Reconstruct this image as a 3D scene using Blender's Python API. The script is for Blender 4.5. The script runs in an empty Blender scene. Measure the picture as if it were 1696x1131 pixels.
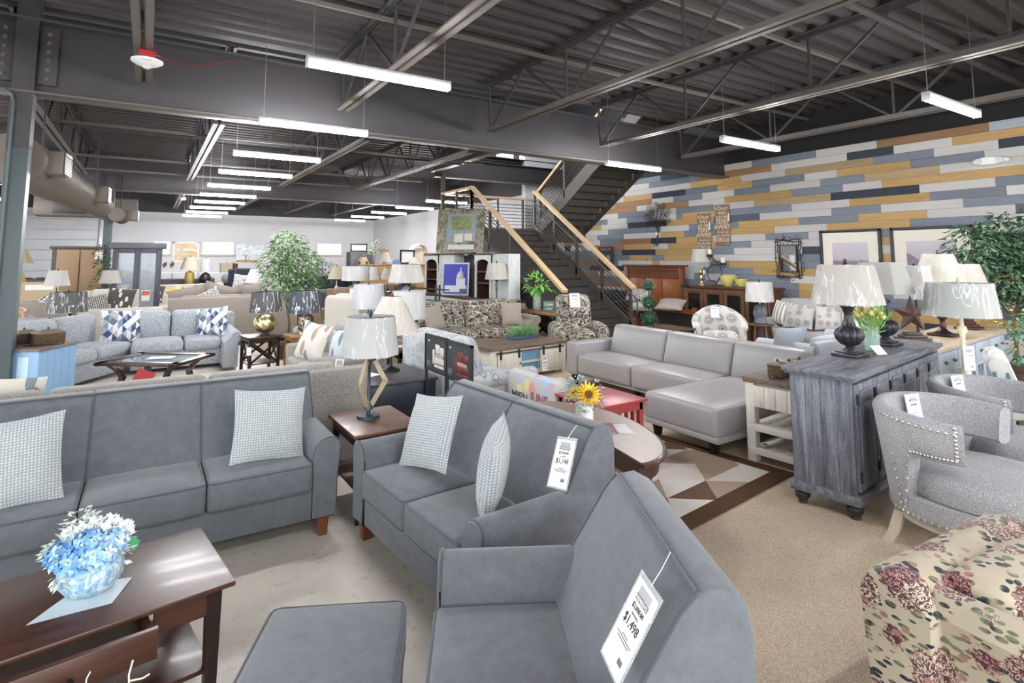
import bpy, bmesh, math, random
from mathutils import Vector, Matrix, noise
random.seed(7)
SC = bpy.context.scene
COL = SC.collection
pi = math.pi
R = math.radians

# ---------------------------------------------------------------- camera, world, exposure
cam_d = bpy.data.cameras.new('camera')
cam_d.sensor_fit = 'HORIZONTAL'
cam_d.sensor_width = 36.0
cam_d.lens = 932.0 / 1696.0 * 36.0
cam_d.shift_y = (336.0 - 565.5) / 1696.0
cam_d.clip_start = 0.05
cam_d.clip_end = 200
cam = bpy.data.objects.new('camera', cam_d)
COL.objects.link(cam)
cam.location = (0, 0, 1.8)
cam.rotation_euler = (R(90 + 5.6375), 0, R(-32.776))
SC.camera = cam

world = bpy.data.worlds.new('overcast_daylight')
SC.world = world
world.use_nodes = True
bg = world.node_tree.nodes['Background']
bg.inputs[0].default_value = (0.90, 0.95, 1.0, 1)
bg.inputs[1].default_value = 2.1

LED = 60.0
SC.view_settings.view_transform = 'Standard'
SC.view_settings.look = 'None'
SC.view_settings.exposure = 1.68
SC.view_settings.gamma = 1.0
SC.view_settings.use_curve_mapping = False
SC.cycles.max_bounces = 7
SC.cycles.diffuse_bounces = 4
SC.cycles.glossy_bounces = 3
SC.cycles.transmission_bounces = 5
SC.cycles.transparent_max_bounces = 12
SC.cycles.use_denoising = True
SC.cycles.sample_clamp_indirect = 6.0
SC.cycles.caustics_reflective = False
SC.cycles.caustics_refractive = False

# ---------------------------------------------------------------- mesh helpers
def lin(c):
    return c / 12.92 if c <= 0.04045 else ((c + 0.055) / 1.055) ** 2.4
def rgb(h):
    h = h.lstrip('#')
    return tuple(lin(int(h[i:i + 2], 16) / 255.0) for i in (0, 2, 4))

def axis_lines(h, r, k, m):
    r = min(r, h * 0.98)
    a = [-h]
    for i in range(1, k + 1):
        a.append(-h + r * i / k)
    b = h - r
    for i in range(1, m + 1):
        a.append(-b + 2 * b * i / (m + 1))
    for i in range(k, 0, -1):
        a.append(h - r * i / k)
    a.append(h)
    return a

class MB:
    """collects shapes; build() links them as one mesh object"""
    def __init__(self):
        self.v = []
        self.f = []
    def add(self, vs, fs, M=None):
        o = len(self.v)
        if M is not None:
            vs = [M @ Vector(p) for p in vs]
        self.v.extend([tuple(p) for p in vs])
        self.f.extend([tuple(i + o for i in f) for f in fs])
        return self
    def box(self, x0, x1, y0, y1, z0, z1, M=None):
        vs = [(x, y, z) for x in (x0, x1) for y in (y0, y1) for z in (z0, z1)]
        fs = [(0, 1, 3, 2), (4, 6, 7, 5), (0, 4, 5, 1), (2, 3, 7, 6), (0, 2, 6, 4), (1, 5, 7, 3)]
        return self.add(vs, fs, M)
    def soft(self, x0, x1, y0, y1, z0, z1, r=0.02, puff=0.0, k=1, m=0, M=None, puffside=0.0, fn=None):
        h = ((x1 - x0) / 2, (y1 - y0) / 2, (z1 - z0) / 2)
        c = ((x1 + x0) / 2, (y1 + y0) / 2, (z1 + z0) / 2)
        r = min(r, h[0] * .98, h[1] * .98, h[2] * .98)
        L = [axis_lines(h[i], r, k, m if h[i] > 3 * r else 0) for i in range(3)]
        idx = {}
        vs = []
        fs = []
        def vid(i, j, l):
            key = (i, j, l)
            if key in idx:
                return idx[key]
            p = [L[0][i], L[1][j], L[2][l]]
            q = [max(-(h[a] - r), min(h[a] - r, p[a])) for a in range(3)]
            d = [p[a] - q[a] for a in range(3)]
            n = math.sqrt(sum(t * t for t in d)) or 1.0
            p = [q[a] + d[a] / n * r for a in range(3)]
            if puff:
                g = (1 - (p[0] / h[0]) ** 2) * (1 - (p[1] / h[1]) ** 2)
                p[2] += puff * max(0, g) ** .7 * (p[2] / h[2])
            if puffside:
                g = (1 - (p[0] / h[0]) ** 2) * (1 - (p[2] / h[2]) ** 2)
                p[1] += puffside * max(0, g) ** .7 * (p[1] / h[1])
            p = [p[a] + c[a] for a in range(3)]
            if fn:
                p = fn(p)
            idx[key] = len(vs)
            vs.append(tuple(p))
            return idx[key]
        n = [len(t) for t in L]
        for a in range(3):
            b, e = (a + 1) % 3, (a + 2) % 3
            for s in (0, n[a] - 1):
                for i in range(n[b] - 1):
                    for j in range(n[e] - 1):
                        q = []
                        for (ii, jj) in ((i, j), (i + 1, j), (i + 1, j + 1), (i, j + 1)):
                            t = [0, 0, 0]
                            t[a] = s
                            t[b] = ii
                            t[e] = jj
                            q.append(vid(*t))
                        fs.append(tuple(q) if s else tuple(reversed(q)))
        return self.add(vs, fs, M)
    def loft(self, secs, caps=True, closed=True, M=None):
        n = len(secs[0])
        vs = [p for s in secs for p in s]
        fs = []
        for i in range(len(secs) - 1):
            for j in range(n if closed else n - 1):
                a = i * n + j
                b = i * n + (j + 1) % n
                fs.append((a, b, b + n, a + n))
        if caps:
            fs.append(tuple(reversed(range(n))))
            fs.append(tuple(range((len(secs) - 1) * n, len(secs) * n)))
        return self.add(vs, fs, M)
    def slab(self, prof, a0, a1, axis='x', r=0.03, M=None):
        """profile in the other two axes, lofted along an axis with rounded ends"""
        cx = sum(p[0] for p in prof) / len(prof)
        cy = sum(p[1] for p in prof) / len(prof)
        secs = []
        ext = max(max(abs(p[0] - cx), abs(p[1] - cy)) for p in prof)
        def S(t, inset):
            k = 1 - inset / max(ext, 1e-6)
            o = []
            for p in prof:
                u, w = cx + (p[0] - cx) * k, cy + (p[1] - cy) * k
                o.append((t, u, w) if axis == 'x' else ((u, t, w) if axis == 'y' else (u, w, t)))
            return o
        secs.append(S(a0, r))
        secs.append(S(a0 + r * .3, r * .3))
        secs.append(S(a0 + r, 0))
        secs.append(S(a1 - r, 0))
        secs.append(S(a1 - r * .3, r * .3))
        secs.append(S(a1, r))
        return self.loft(secs, M=M)
    def lathe(self, prof, n=20, c=(0, 0, 0), M=None, flute=None):
        secs = []
        for (rr, z) in prof:
            s = []
            for i in range(n):
                a = 2 * pi * i / n
                q = rr
                if flute and flute[1] < z < flute[2]:
                    q = rr * (1 - flute[3] * (0.5 + 0.5 * math.cos(flute[0] * a)) ** 2)
                s.append((c[0] + q * math.cos(a), c[1] + q * math.sin(a), c[2] + z))
            secs.append(s)
        return self.loft(secs, M=M)
    def cyl(self, p0, p1, r0, r1=None, n=10):
        return self.tube([p0, p1], r0, n, r1=r1)
    def tube(self, pts, r, n=8, closed=False, r1=None):
        pts = [Vector(p) for p in pts]
        m = len(pts)
        secs = []
        up = None
        for i, p in enumerate(pts):
            if closed:
                t = pts[(i + 1) % m] - pts[i - 1]
            else:
                t = pts[min(i + 1, m - 1)] - pts[max(i - 1, 0)]
            t.normalize()
            if up is None:
                up = Vector((0, 0, 1)) if abs(t.z) < .9 else Vector((1, 0, 0))
            s = t.cross(up)
            s.normalize()
            u = s.cross(t)
            u.normalize()
            up = u
            rr = r if r1 is None else r + (r1 - r) * i / (m - 1)
            secs.append([tuple(p + s * (rr * math.cos(2 * pi * j / n)) + u * (rr * math.sin(2 * pi * j / n))) for j in range(n)])
        if closed:
            secs.append(secs[0])
        return self.loft(secs, caps=not closed)
    def bar(self, p0, p1, w, h, up=(0, 0, 1)):
        a, b = Vector(p0), Vector(p1)
        t = (b - a).normalized()
        u = Vector(up)
        s = t.cross(u)
        if s.length < 1e-4:
            s = t.cross(Vector((1, 0, 0)))
        s.normalize()
        u = s.cross(t).normalized()
        secs = []
        for p in (a, b):
            secs.append([tuple(p + s * x * w / 2 + u * y * h / 2) for x, y in ((-1, -1), (1, -1), (1, 1), (-1, 1))])
        return self.loft(secs)
    def ball(self, c, r, n=8, sz=1.0):
        m = max(4, n // 2 + 1)
        prof = [(max(1e-4, r * math.sin(pi * i / m)), -r * sz * math.cos(pi * i / m)) for i in range(m + 1)]
        return self.lathe(prof, n, c)
    def pillow(self, w, h, t, n=9, M=None):
        vs = []
        fs = []
        def g(u):
            return max(0.0, 1 - abs(u) ** 2.6) ** .62
        for s in (1, -1):
            o = len(vs)
            for i in range(n + 1):
                for j in range(n + 1):
                    u, q = -1 + 2 * i / n, -1 + 2 * j / n
                    x = u * w / 2 * (1 - .07 * (1 - q * q) * abs(u) ** 3)
                    z = q * h / 2 * (1 - .07 * (1 - u * u) * abs(q) ** 3)
                    vs.append((x, -s * t / 2 * g(u) * g(q) - (0 if s > 0 else -.0005), z))
            for i in range(n):
                for j in range(n):
                    a = o + i * (n + 1) + j
                    q = (a, a + n + 1, a + n + 2, a + 1)
                    fs.append(q if s > 0 else tuple(reversed(q)))
        return self.add(vs, fs, M)
    def mesh(self, name, mat=None, smooth=True):
        me = bpy.data.meshes.new(name)
        me.from_pydata(self.v, [], self.f)
        if smooth:
            me.polygons.foreach_set('use_smooth', [True] * len(me.polygons))
            try:
                me.set_sharp_from_angle(angle=R(42))
            except Exception:
                pass
        if mat:
            me.materials.append(mat)
        me.update()
        return me
    def build(self, name, mat=None, parent=None, smooth=True, loc=(0, 0, 0), rot=(0, 0, 0)):
        o = bpy.data.objects.new(name, self.mesh(name, mat, smooth))
        COL.objects.link(o)
        o.location = loc
        o.rotation_euler = rot
        o.parent = parent
        return o

def thing(name, label, cat, loc=(0, 0, 0), rz=0, group=None):
    o = bpy.data.objects.new(name, None)
    COL.objects.link(o)
    o.empty_display_size = .1
    o.location = loc
    o.rotation_euler = (0, 0, R(rz))
    o['label'] = label
    o['category'] = cat
    if group:
        o['group'] = group
    return o
def tag(o, label, cat, group=None):
    o['label'] = label
    o['category'] = cat
    if group:
        o['group'] = group
    return o
def struct(o):
    o['kind'] = 'structure'
    return o
def semp(name, loc=(0, 0, 0), rz=0):
    o = bpy.data.objects.new(name, None)
    COL.objects.link(o)
    o.location = loc
    o.rotation_euler = (0, 0, R(rz))
    o['kind'] = 'structure'
    return o
def put(o, x, y, z=0, rz=None, rx=None, ry=None):
    o.location = (x, y, z)
    e = o.rotation_euler
    o.rotation_euler = (e[0] if rx is None else R(rx), e[1] if ry is None else R(ry), e[2] if rz is None else R(rz))
    return o
def copy_tree(o, parent=None):
    c = o.copy()
    COL.objects.link(c)
    c.parent = parent
    for ch in o.children:
        copy_tree(ch, c)
    return c
def dup(o, loc, rz=None, label=None, group=None):
    c = copy_tree(o)
    c.location = loc
    if rz is not None:
        c.rotation_euler = (o.rotation_euler[0], o.rotation_euler[1], R(rz))
    if label:
        c['label'] = label
    if group:
        c['group'] = group
    return c
def same(me, name, parent, loc=(0, 0, 0), rot=(0, 0, 0)):
    o = bpy.data.objects.new(name, me)
    COL.objects.link(o)
    o.parent = parent
    o.location = loc
    o.rotation_euler = rot
    return o
def text(name, body, size, parent, loc, rot, mat, align='CENTER', sx=1.0, ext=.0006):
    cu = bpy.data.curves.new(name, 'FONT')
    cu.body = body
    cu.size = size
    cu.align_x = align
    cu.extrude = ext
    cu.resolution_u = 2
    tmp = bpy.data.objects.new(name, cu)
    me = bpy.data.meshes.new_from_object(tmp)
    bpy.data.objects.remove(tmp)
    me.materials.clear()
    me.materials.append(mat)
    o = bpy.data.objects.new(name, me)
    COL.objects.link(o)
    o.parent = parent
    o.location = loc
    o.rotation_euler = rot
    o.scale = (sx, 1, 1)
    return o
def rrect(x0, x1, y0, y1, z, r=.03, k=3):
    p = []
    for cx, cy, a0 in ((x1 - r, y1 - r, 0), (x0 + r, y1 - r, 90), (x0 + r, y0 + r, 180), (x1 - r, y0 + r, 270)):
        for i in range(k + 1):
            a = R(a0 + 90 * i / k)
            p.append((cx + r * math.cos(a), cy + r * math.sin(a), z))
    return p

# ---------------------------------------------------------------- materials
MATS = {}
class NT:
    def __init__(self, name):
        self.m = bpy.data.materials.new(name)
        self.m.use_nodes = True
        self.t = self.m.node_tree
        self.n = self.t.nodes
        self.p = self.n['Principled BSDF']
        self.tc = None
    def link(self, a, b):
        self.t.links.new(a, b)
    def set(self, sock, v):
        if hasattr(v, 'is_output') or isinstance(v, bpy.types.NodeSocket):
            self.link(v, sock)
        elif isinstance(v, (tuple, list)):
            sock.default_value = tuple(v) + ((1,) if len(v) == 3 and len(sock.default_value) == 4 else ())
        else:
            sock.default_value = v
    def coord(self, kind='Object', scale=(1, 1, 1), rot=(0, 0, 0), loc=(0, 0, 0)):
        if self.tc is None:
            self.tc = self.n.new('ShaderNodeTexCoord')
        mp = self.n.new('ShaderNodeMapping')
        self.link(self.tc.outputs[kind], mp.inputs[0])
        mp.inputs['Scale'].default_value = scale
        mp.inputs['Rotation'].default_value = rot
        mp.inputs['Location'].default_value = loc
        return mp.outputs[0]
    def noise(self, vec, scale, detail=3, rough=.55, dist=0, out='Fac'):
        x = self.n.new('ShaderNodeTexNoise')
        self.link(vec, x.inputs['Vector'])
        x.inputs['Scale'].default_value = scale
        x.inputs['Detail'].default_value = detail
        x.inputs['Roughness'].default_value = rough
        x.inputs['Distortion'].default_value = dist
        return x.outputs[out]
    def voro(self, vec, scale, out='Distance', feat='F1', rnd=1.0, metric='EUCLIDEAN', dims='3D'):
        x = self.n.new('ShaderNodeTexVoronoi')
        x.voronoi_dimensions = dims
        x.feature = feat
        if feat != 'DISTANCE_TO_EDGE':
            x.distance = metric
        self.link(vec, x.inputs['Vector'])
        x.inputs['Scale'].default_value = scale
        x.inputs['Randomness'].default_value = rnd
        return x.outputs[out]
    def wave(self, vec, scale, dist=0, detail=2, axis='X', prof='SIN', dscale=1):
        x = self.n.new('ShaderNodeTexWave')
        x.bands_direction = axis
        x.wave_profile = prof
        self.link(vec, x.inputs['Vector'])
        x.inputs['Scale'].default_value = scale
        x.inputs['Distortion'].default_value = dist
        x.inputs['Detail'].default_value = detail
        x.inputs['Detail Scale'].default_value = dscale
        return x.outputs['Fac']
    def ramp(self, fac, stops, mode='LINEAR'):
        x = self.n.new('ShaderNodeValToRGB')
        x.color_ramp.interpolation = mode
        e = x.color_ramp.elements
        while len(e) < len(stops):
            e.new(.5)
        for el, (p, c) in zip(e, stops):
            el.position = p
            el.color = tuple(c) + (1,) if len(c) == 3 else c
        self.link(fac, x.inputs[0])
        return x.outputs[0]
    def mix(self, fac, a, b, mode='MIX'):
        x = self.n.new('ShaderNodeMix')
        x.data_type = 'RGBA'
        x.blend_type = mode
        self.set(x.inputs[0], fac)
        self.set(x.inputs[6], a)
        self.set(x.inputs[7], b)
        return x.outputs[2]
    def math(self, op, a, b=None, c=None):
        x = self.n.new('ShaderNodeMath')
        x.operation = op
        self.set(x.inputs[0], a)
        if b is not None:
            self.set(x.inputs[1], b)
        if c is not None:
            self.set(x.inputs[2], c)
        return x.outputs[0]
    def sep(self, vec):
        x = self.n.new('ShaderNodeSeparateXYZ')
        self.link(vec, x.inputs[0])
        return x.outputs
    def objrand(self):
        x = self.n.new('ShaderNodeObjectInfo')
        return x.outputs['Random']
    def bump(self, h, strength=.3, dist=.01):
        x = self.n.new('ShaderNodeBump')
        x.inputs['Strength'].default_value = strength
        x.inputs['Distance'].default_value = dist
        self.link(h, x.inputs['Height'])
        self.link(x.outputs[0], self.p.inputs['Normal'])
    def done(self, color, rough=.6, metal=0, spec=None, sheen=0, alpha=None, trans=0, coat=0):
        self.set(self.p.inputs['Base Color'], color)
        self.set(self.p.inputs['Roughness'], rough)
        self.p.inputs['Metallic'].default_value = metal
        if spec is not None:
            self.p.inputs['Specular IOR Level'].default_value = spec
        if sheen:
            self.p.inputs['Sheen Weight'].default_value = sheen
        if trans:
            self.p.inputs['Transmission Weight'].default_value = trans
        if coat:
            self.p.inputs['Coat Weight'].default_value = coat
            self.p.inputs['Coat Roughness'].default_value = .12
        if alpha is not None:
            self.p.inputs['Alpha'].default_value = alpha
        return self.m

def cached(fn):
    def w(*a, **k):
        key = (fn.__name__, a, tuple(sorted(k.items())))
        if key not in MATS:
            MATS[key] = fn(*a, **k)
        return MATS[key]
    return w
@cached
def plain(c, rough=.6, metal=0, spec=None, var=.06, coat=0):
    t = NT('plain_' + c)
    b = rgb(c)
    v = t.noise(t.coord(), 6, 4)
    col = t.mix(v, tuple(x * (1 - var) for x in b), tuple(min(1, x * (1 + var)) for x in b))
    return t.done(col, rough, metal, spec, coat=coat)
@cached
def fabric(c, amt=.18, scale=260, sheen=.25, mottle=.12, bump=.25):
    t = NT('fabric_' + c)
    b = rgb(c)
    co = t.coord()
    n1 = t.noise(co, scale, 2, .7)
    n2 = t.noise(co, 15, 6, .72)
    col = t.mix(n1, tuple(x * (1 - amt) for x in b), tuple(min(1, x * (1 + amt)) for x in b))
    dk = t.math('MULTIPLY_ADD', n2, mottle * 2.4, 1 - mottle * 1.2)
    col = t.mix(1.0, col, dk, 'MULTIPLY')
    t.bump(n1, bump, .002)
    return t.done(col, .92, 0, .25, sheen)
@cached
def tweed(c1, c2, c3, scale=90):
    t = NT('tweed_' + c1)
    co = t.coord()
    n = t.noise(co, scale, 3, .75)
    col = t.ramp(n, [(.34, rgb(c1)), (.5, rgb(c2)), (.66, rgb(c3))])
    t.bump(n, .5, .004)
    return t.done(col, .95, 0, .15, .2)
@cached
def leather(c):
    t = NT('leather_' + c)
    co = t.coord()
    b = rgb(c)
    n2 = t.noise(co, 4, 3)
    col = t.mix(n2, tuple(x * .94 for x in b), tuple(min(1, x * 1.05) for x in b))
    v = t.voro(co, 330, 'Distance')
    t.bump(v, .12, .001)
    return t.done(col, .38, 0, .5)
@cached
def wood(c1, c2, scale=5.0, axis='X', rough=.38, coat=.0, grain=1.0):
    t = NT('wood_' + c1)
    s = {'X': (.12, 1, 1), 'Y': (1, .12, 1), 'Z': (1, 1, .12)}[axis]
    co = t.coord('Object', s)
    w = t.noise(co, scale * 9 * grain, 5, .65, .6)
    g = t.noise(co, scale * 60, 2, .6)
    col = t.mix(w, rgb(c1), rgb(c2))
    col = t.mix(t.math('MULTIPLY', g, .35), col, rgb(c1), 'MIX')
    t.bump(g, .08, .002)
    return t.done(col, rough, 0, .5, coat=coat)
@cached
def rustic(c1, c2, c3, axis='Z'):
    t = NT('rustic_' + c1)
    s = {'X': (.1, 1, 1), 'Y': (1, .1, 1), 'Z': (1, 1, .1)}[axis]
    co = t.coord('Object', s)
    w = t.noise(co, 26, 6, .72, .5)
    saw = t.noise(t.coord('Object', (1, 1, 1)), 70, 2, .6)
    f = t.math('ADD', t.math('MULTIPLY', w, .8), t.math('MULTIPLY', saw, .2))
    col = t.ramp(f, [(.32, rgb(c1)), (.5, rgb(c2)), (.68, rgb(c3))])
    k = t.voro(t.coord('Object', (1, 1, .55)), 3.1, 'Distance')
    kn = t.ramp(k, [(.05, (1, 1, 1)), (.10, (0, 0, 0))])
    col = t.mix(kn, col, rgb('1d1b1c'))
    t.bump(w, .35, .004)
    return t.done(col, .62, 0, .35)
@cached
def metal(c, rough=.35, m=1.0):
    t = NT('metal_' + c)
    n = t.noise(t.coord(), 14, 4)
    b = rgb(c)
    return t.done(t.mix(n, tuple(x * .88 for x in b), tuple(min(1, x * 1.1) for x in b)), rough, m)
@cached
def glass(tint='e8f2f2', rough=.02, alpha=.18):
    t = NT('glass_' + tint)
    return t.done(rgb(tint), rough, 0, .6, alpha=alpha)
@cached
def emit(c, s):
    t = NT('lamp_' + c)
    t.p.inputs['Emission Color'].default_value = rgb(c) + (1,)
    t.p.inputs['Emission Strength'].default_value = s
    return t.done(rgb(c), .5)
@cached
def wrap():
    t = NT('clear_plastic_wrap')
    co = t.coord('Object', (1, 1, .22), (.25, .15, 0))
    n = t.noise(co, 15, 2, .5, .9)
    m2 = t.noise(t.coord('Object', (1, 1, .4)), 9, 2, .5)
    st = t.ramp(n, [(.53, (0, 0, 0)), (.58, (1, 1, 1)), (.63, (0, 0, 0))])  # white streaks painted into the alpha imitate highlights on the plastic
    m = t.math('MULTIPLY_ADD', t.math('MULTIPLY', st, m2), .8, .06)
    t.link(m, t.p.inputs['Alpha'])
    return t.done((.98, .99, 1.0), .25, 0, .5)
@cached
def shade_cloth(c='e9e5de'):
    t = NT('shade_' + c)
    co = t.coord()
    n = t.noise(co, 300, 2)
    b = rgb(c)
    t.bump(n, .15, .001)
    b = tuple(x * .62 for x in b)
    return t.done(t.mix(n, tuple(x * .94 for x in b), b), .9, 0, .2)
# ---------------------------------------------------------------- patterned cloth
@cached
def p_weave():
    t = NT('lattice_weave')
    x, y, z = t.sep(t.coord())
    k = 2 * pi / .030
    a = t.math('SINE', t.math('MULTIPLY', t.math('ADD', x, z), k))
    b = t.math('SINE', t.math('MULTIPLY', t.math('SUBTRACT', x, z), k))
    m = t.math('MULTIPLY', a, b)
    n = t.noise(t.coord(), 190, 2, .7)
    f = t.math('ADD', m, t.math('MULTIPLY_ADD', n, 3.0, -1.5))
    col = t.ramp(f, [(.1, rgb('98a0a2')), (.55, rgb('cfd0cc'))])
    t.bump(f, .5, .004)
    return t.done(col, .95, 0, .15, .2)
def tri_cells(q, u, v):
    """random value per triangle of a skewed grid"""
    fa, fb = q.math('FRACT', u), q.math('FRACT', v)
    cell = q.n.new('ShaderNodeCombineXYZ')
    q.link(q.math('FLOOR', u), cell.inputs[0])
    q.link(q.math('FLOOR', v), cell.inputs[1])
    q.link(q.math('GREATER_THAN', fa, fb), cell.inputs[2])
    wn = q.n.new('ShaderNodeTexWhiteNoise')
    q.link(cell.outputs[0], wn.inputs[0])
    return wn.outputs[0]
@cached
def p_triangles():
    t = NT('triangle_print')
    x, y, z = t.sep(t.coord('Object', (1, 1, 1), (0, .3, 0)))
    u = t.math('ADD', t.math('DIVIDE', x, .10), t.math('DIVIDE', z, .19))
    v = t.math('SUBTRACT', t.math('DIVIDE', z, .10), t.math('DIVIDE', x, .19))
    r = tri_cells(t, u, v)
    col = t.ramp(r, [(0, rgb('d4d4d6')), (.28, rgb('a3a7ad')), (.45, rgb('7f8da6')), (.62, rgb('3d4c6e')), (.8, rgb('6a6e77')), (.92, rgb('dad9d7'))], 'CONSTANT')
    return t.done(col, .9, 0, .15, .2)
@cached
def p_leaf(bgc='4a4744', fg='cfccc5', scale=11.0):
    t = NT('leaf_print_' + bgc)
    co = t.coord('Object', (1, .05, .48), (0, R(35), 0))
    d = t.voro(co, scale, 'Distance', rnd=.45)
    e = t.ramp(d, [(.30, rgb(fg)), (.36, rgb(bgc))])
    v = t.ramp(t.wave(co, 14, 1.5, 1, 'Z'), [(.86, (0, 0, 0)), (.95, (1, 1, 1))])
    col = t.mix(t.math('MULTIPLY', v, .35), e, rgb(bgc))
    return t.done(col, .9, 0, .15, .2)
@cached
def p_bigleaf(bg_='c9c4ba', c1='76787b', c2='93806f', scale=6.0):
    t = NT('big_leaf_print')
    co = t.coord('Object', (1.7, .05, .6), (0, R(-20), 0))
    d = t.voro(co, scale, 'Distance', rnd=.6)
    c = t.sep(t.voro(co, scale, 'Color', rnd=.6))[0]
    lf = t.ramp(c, [(0, rgb(c1)), (.35, rgb('6f7880')), (.6, rgb(c2)), (.8, rgb(bg_))], 'CONSTANT')
    m = t.ramp(d, [(.33, (1, 1, 1)), (.37, (0, 0, 0))])
    w = t.ramp(t.wave(co, 20, 2, 1, 'DIAGONAL'), [(.8, (0, 0, 0)), (.95, (.6, .6, .6))])
    col = t.mix(m, rgb(bg_), t.mix(w, lf, rgb(bg_)))
    return t.done(col, .9, 0, .15, .2)
@cached
def p_medallion(bgc='c3bfb8', fg='77777a', scale=3.6):
    t = NT('medallion_print_' + fg)
    co = t.coord('Object', (1, .35, 1))
    d = t.voro(co, scale, 'Distance', rnd=.35)
    d2 = t.voro(co, scale * 12, 'Distance', rnd=.2)
    s = t.math('SINE', t.math('MULTIPLY', d, 62))
    s = t.math('ADD', s, t.math('MULTIPLY', d2, 1.2))
    m = t.ramp(s, [(.35, rgb(bgc)), (.55, rgb(fg))])
    edge = t.ramp(d, [(.42, (1, 1, 1)), (.45, (0, 0, 0))])
    return t.done(t.mix(edge, rgb(bgc), m), .92, 0, .15, .2)
@cached
def p_floral():
    t = NT('tapestry_floral')
    co = t.coord('Object', (1, 1, 1), (0, 0, .4), (.13, .2, .07))
    base = t.mix(t.noise(co, 5, 3), rgb('93897a'), rgb('b3a995'))
    th = t.noise(t.coord('Object', (1, 1, .05)), 260, 1)
    base = t.mix(t.math('MULTIPLY', th, .25), base, rgb('a58d64'))
    wob = t.math('MULTIPLY', t.math('SUBTRACT', t.noise(co, 24, 3, .7, 1.0), .5), .42)
    # leaves in clumps around the blooms
    dl = t.voro(t.coord('Object', (1.0, 1.0, 2.4), (.5, .3, .4)), 22, 'Distance', rnd=1)
    ml = t.ramp(t.math('ADD', dl, t.math('MULTIPLY', t.noise(co, 40, 2), .15)), [(.46, (1, 1, 1)), (.50, (0, 0, 0))])
    clump = t.voro(co, 6.6, 'Distance', rnd=.95)
    near = t.ramp(clump, [(.66, (1, 1, 1)), (.76, (0, 0, 0))])
    lc = t.mix(t.ramp(t.noise(co, 14, 2), [(.42, (0, 0, 0)), (.58, (1, 1, 1))]), rgb('1f2833'), rgb('6a6d50'))
    col = t.mix(t.math('MULTIPLY', ml, near), base, lc)
    # blooms
    fl = t.math('ADD', clump, wob)
    mf = t.ramp(fl, [(.40, (1, 1, 1)), (.45, (0, 0, 0))])
    ring = t.math('SINE', t.math('MULTIPLY', t.math('ADD', clump, t.math('MULTIPLY', t.noise(co, 36, 3, .6, 2.0), .55)), 44))
    cell = t.sep(t.voro(co, 6.6, 'Color', rnd=.95))[1]
    dk = t.mix(cell, rgb('44232c'), rgb('4f3a33'))
    lt = t.mix(cell, rgb('a5736f'), rgb('cbb6a5'))
    col = t.mix(mf, col, t.mix(t.ramp(ring, [(.25, (0, 0, 0)), (.7, (1, 1, 1))]), dk, lt))
    bud = t.voro(t.coord('Object', (1, 1, 1.3), (.2, .9, .1), (.4, .1, .3)), 12.0, 'Distance')
    mb_ = t.ramp(t.math('ADD', bud, t.math('MULTIPLY', wob, .3)), [(.16, (1, 1, 1)), (.2, (0, 0, 0))])
    col = t.mix(mb_, col, t.mix(t.noise(co, 50, 2), rgb('4f2a33'), rgb('b98a78')))
    t.bump(th, .3, .002)
    return t.done(col, .95, 0, .15, .15)
@cached
def p_camo():
    t = NT('woodland_camouflage')
    co = t.coord('Object', (1, 1, 1))
    n = t.noise(co, 5.0, 4, .62, 1.4)
    col = t.ramp(n, [(.30, rgb('332e2b')), (.38, rgb('63594d')), (.46, rgb('8b8173')), (.53, rgb('585a48')), (.59, rgb('aaa498')), (.68, rgb('8f6448'))])
    v = t.voro(t.coord('Object', (1.6, 1.6, .55), (.3, .5, .1)), 5, 'Distance', 'DISTANCE_TO_EDGE')
    br = t.ramp(v, [(.025, (.95, .95, .95)), (.06, (0, 0, 0))])
    col = t.mix(br, col, rgb('201d1c'))
    v2 = t.voro(t.coord('Object', (.6, 1.5, 1.4), (.9, .2, .6)), 10, 'Distance', 'DISTANCE_TO_EDGE')
    br2 = t.ramp(v2, [(.02, (1, 1, 1)), (.05, (0, 0, 0))])
    col = t.mix(t.math('MULTIPLY', br2, .8), col, rgb('d6d2c8'))
    fine = t.noise(co, 38, 3, .7)
    col = t.mix(t.ramp(fine, [(.56, (0, 0, 0)), (.64, (.45, .45, .45))]), col, rgb('3a3532'))
    return t.done(col, .9, 0, .2)
@cached
def p_bluefloral():
    t = NT('blue_floral')
    co = t.coord('Object', (1, 1, 1), (.2, .1, .3))
    d = t.voro(co, 8.0, 'Distance', rnd=.8)
    dn = t.math('ADD', d, t.math('MULTIPLY', t.noise(co, 22, 2), .14))
    s = t.math('SINE', t.math('MULTIPLY', dn, 46))
    c = t.sep(t.voro(co, 8.0, 'Color', rnd=.8))[0]
    ink = t.ramp(c, [(0, rgb('7f90a3')), (.4, rgb('5d7690')), (.7, rgb('a3a9ad')), (.9, rgb('3a4a60'))], 'CONSTANT')
    m = t.ramp(s, [(.2, (0, 0, 0)), (.6, (1, 1, 1))])
    e = t.ramp(dn, [(.56, (1, 1, 1)), (.66, (0, 0, 0))])
    col = t.mix(t.math('MULTIPLY', m, e), rgb('b4b3b0'), ink)
    l = t.voro(t.coord('Object', (1, 1, 2), (1, .3, .5)), 12, 'Distance')
    col = t.mix(t.ramp(l, [(.2, (.8, .8, .8)), (.24, (0, 0, 0))]), col, rgb('8d9aa2'))
    return t.done(col, .92, 0, .15)
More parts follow.
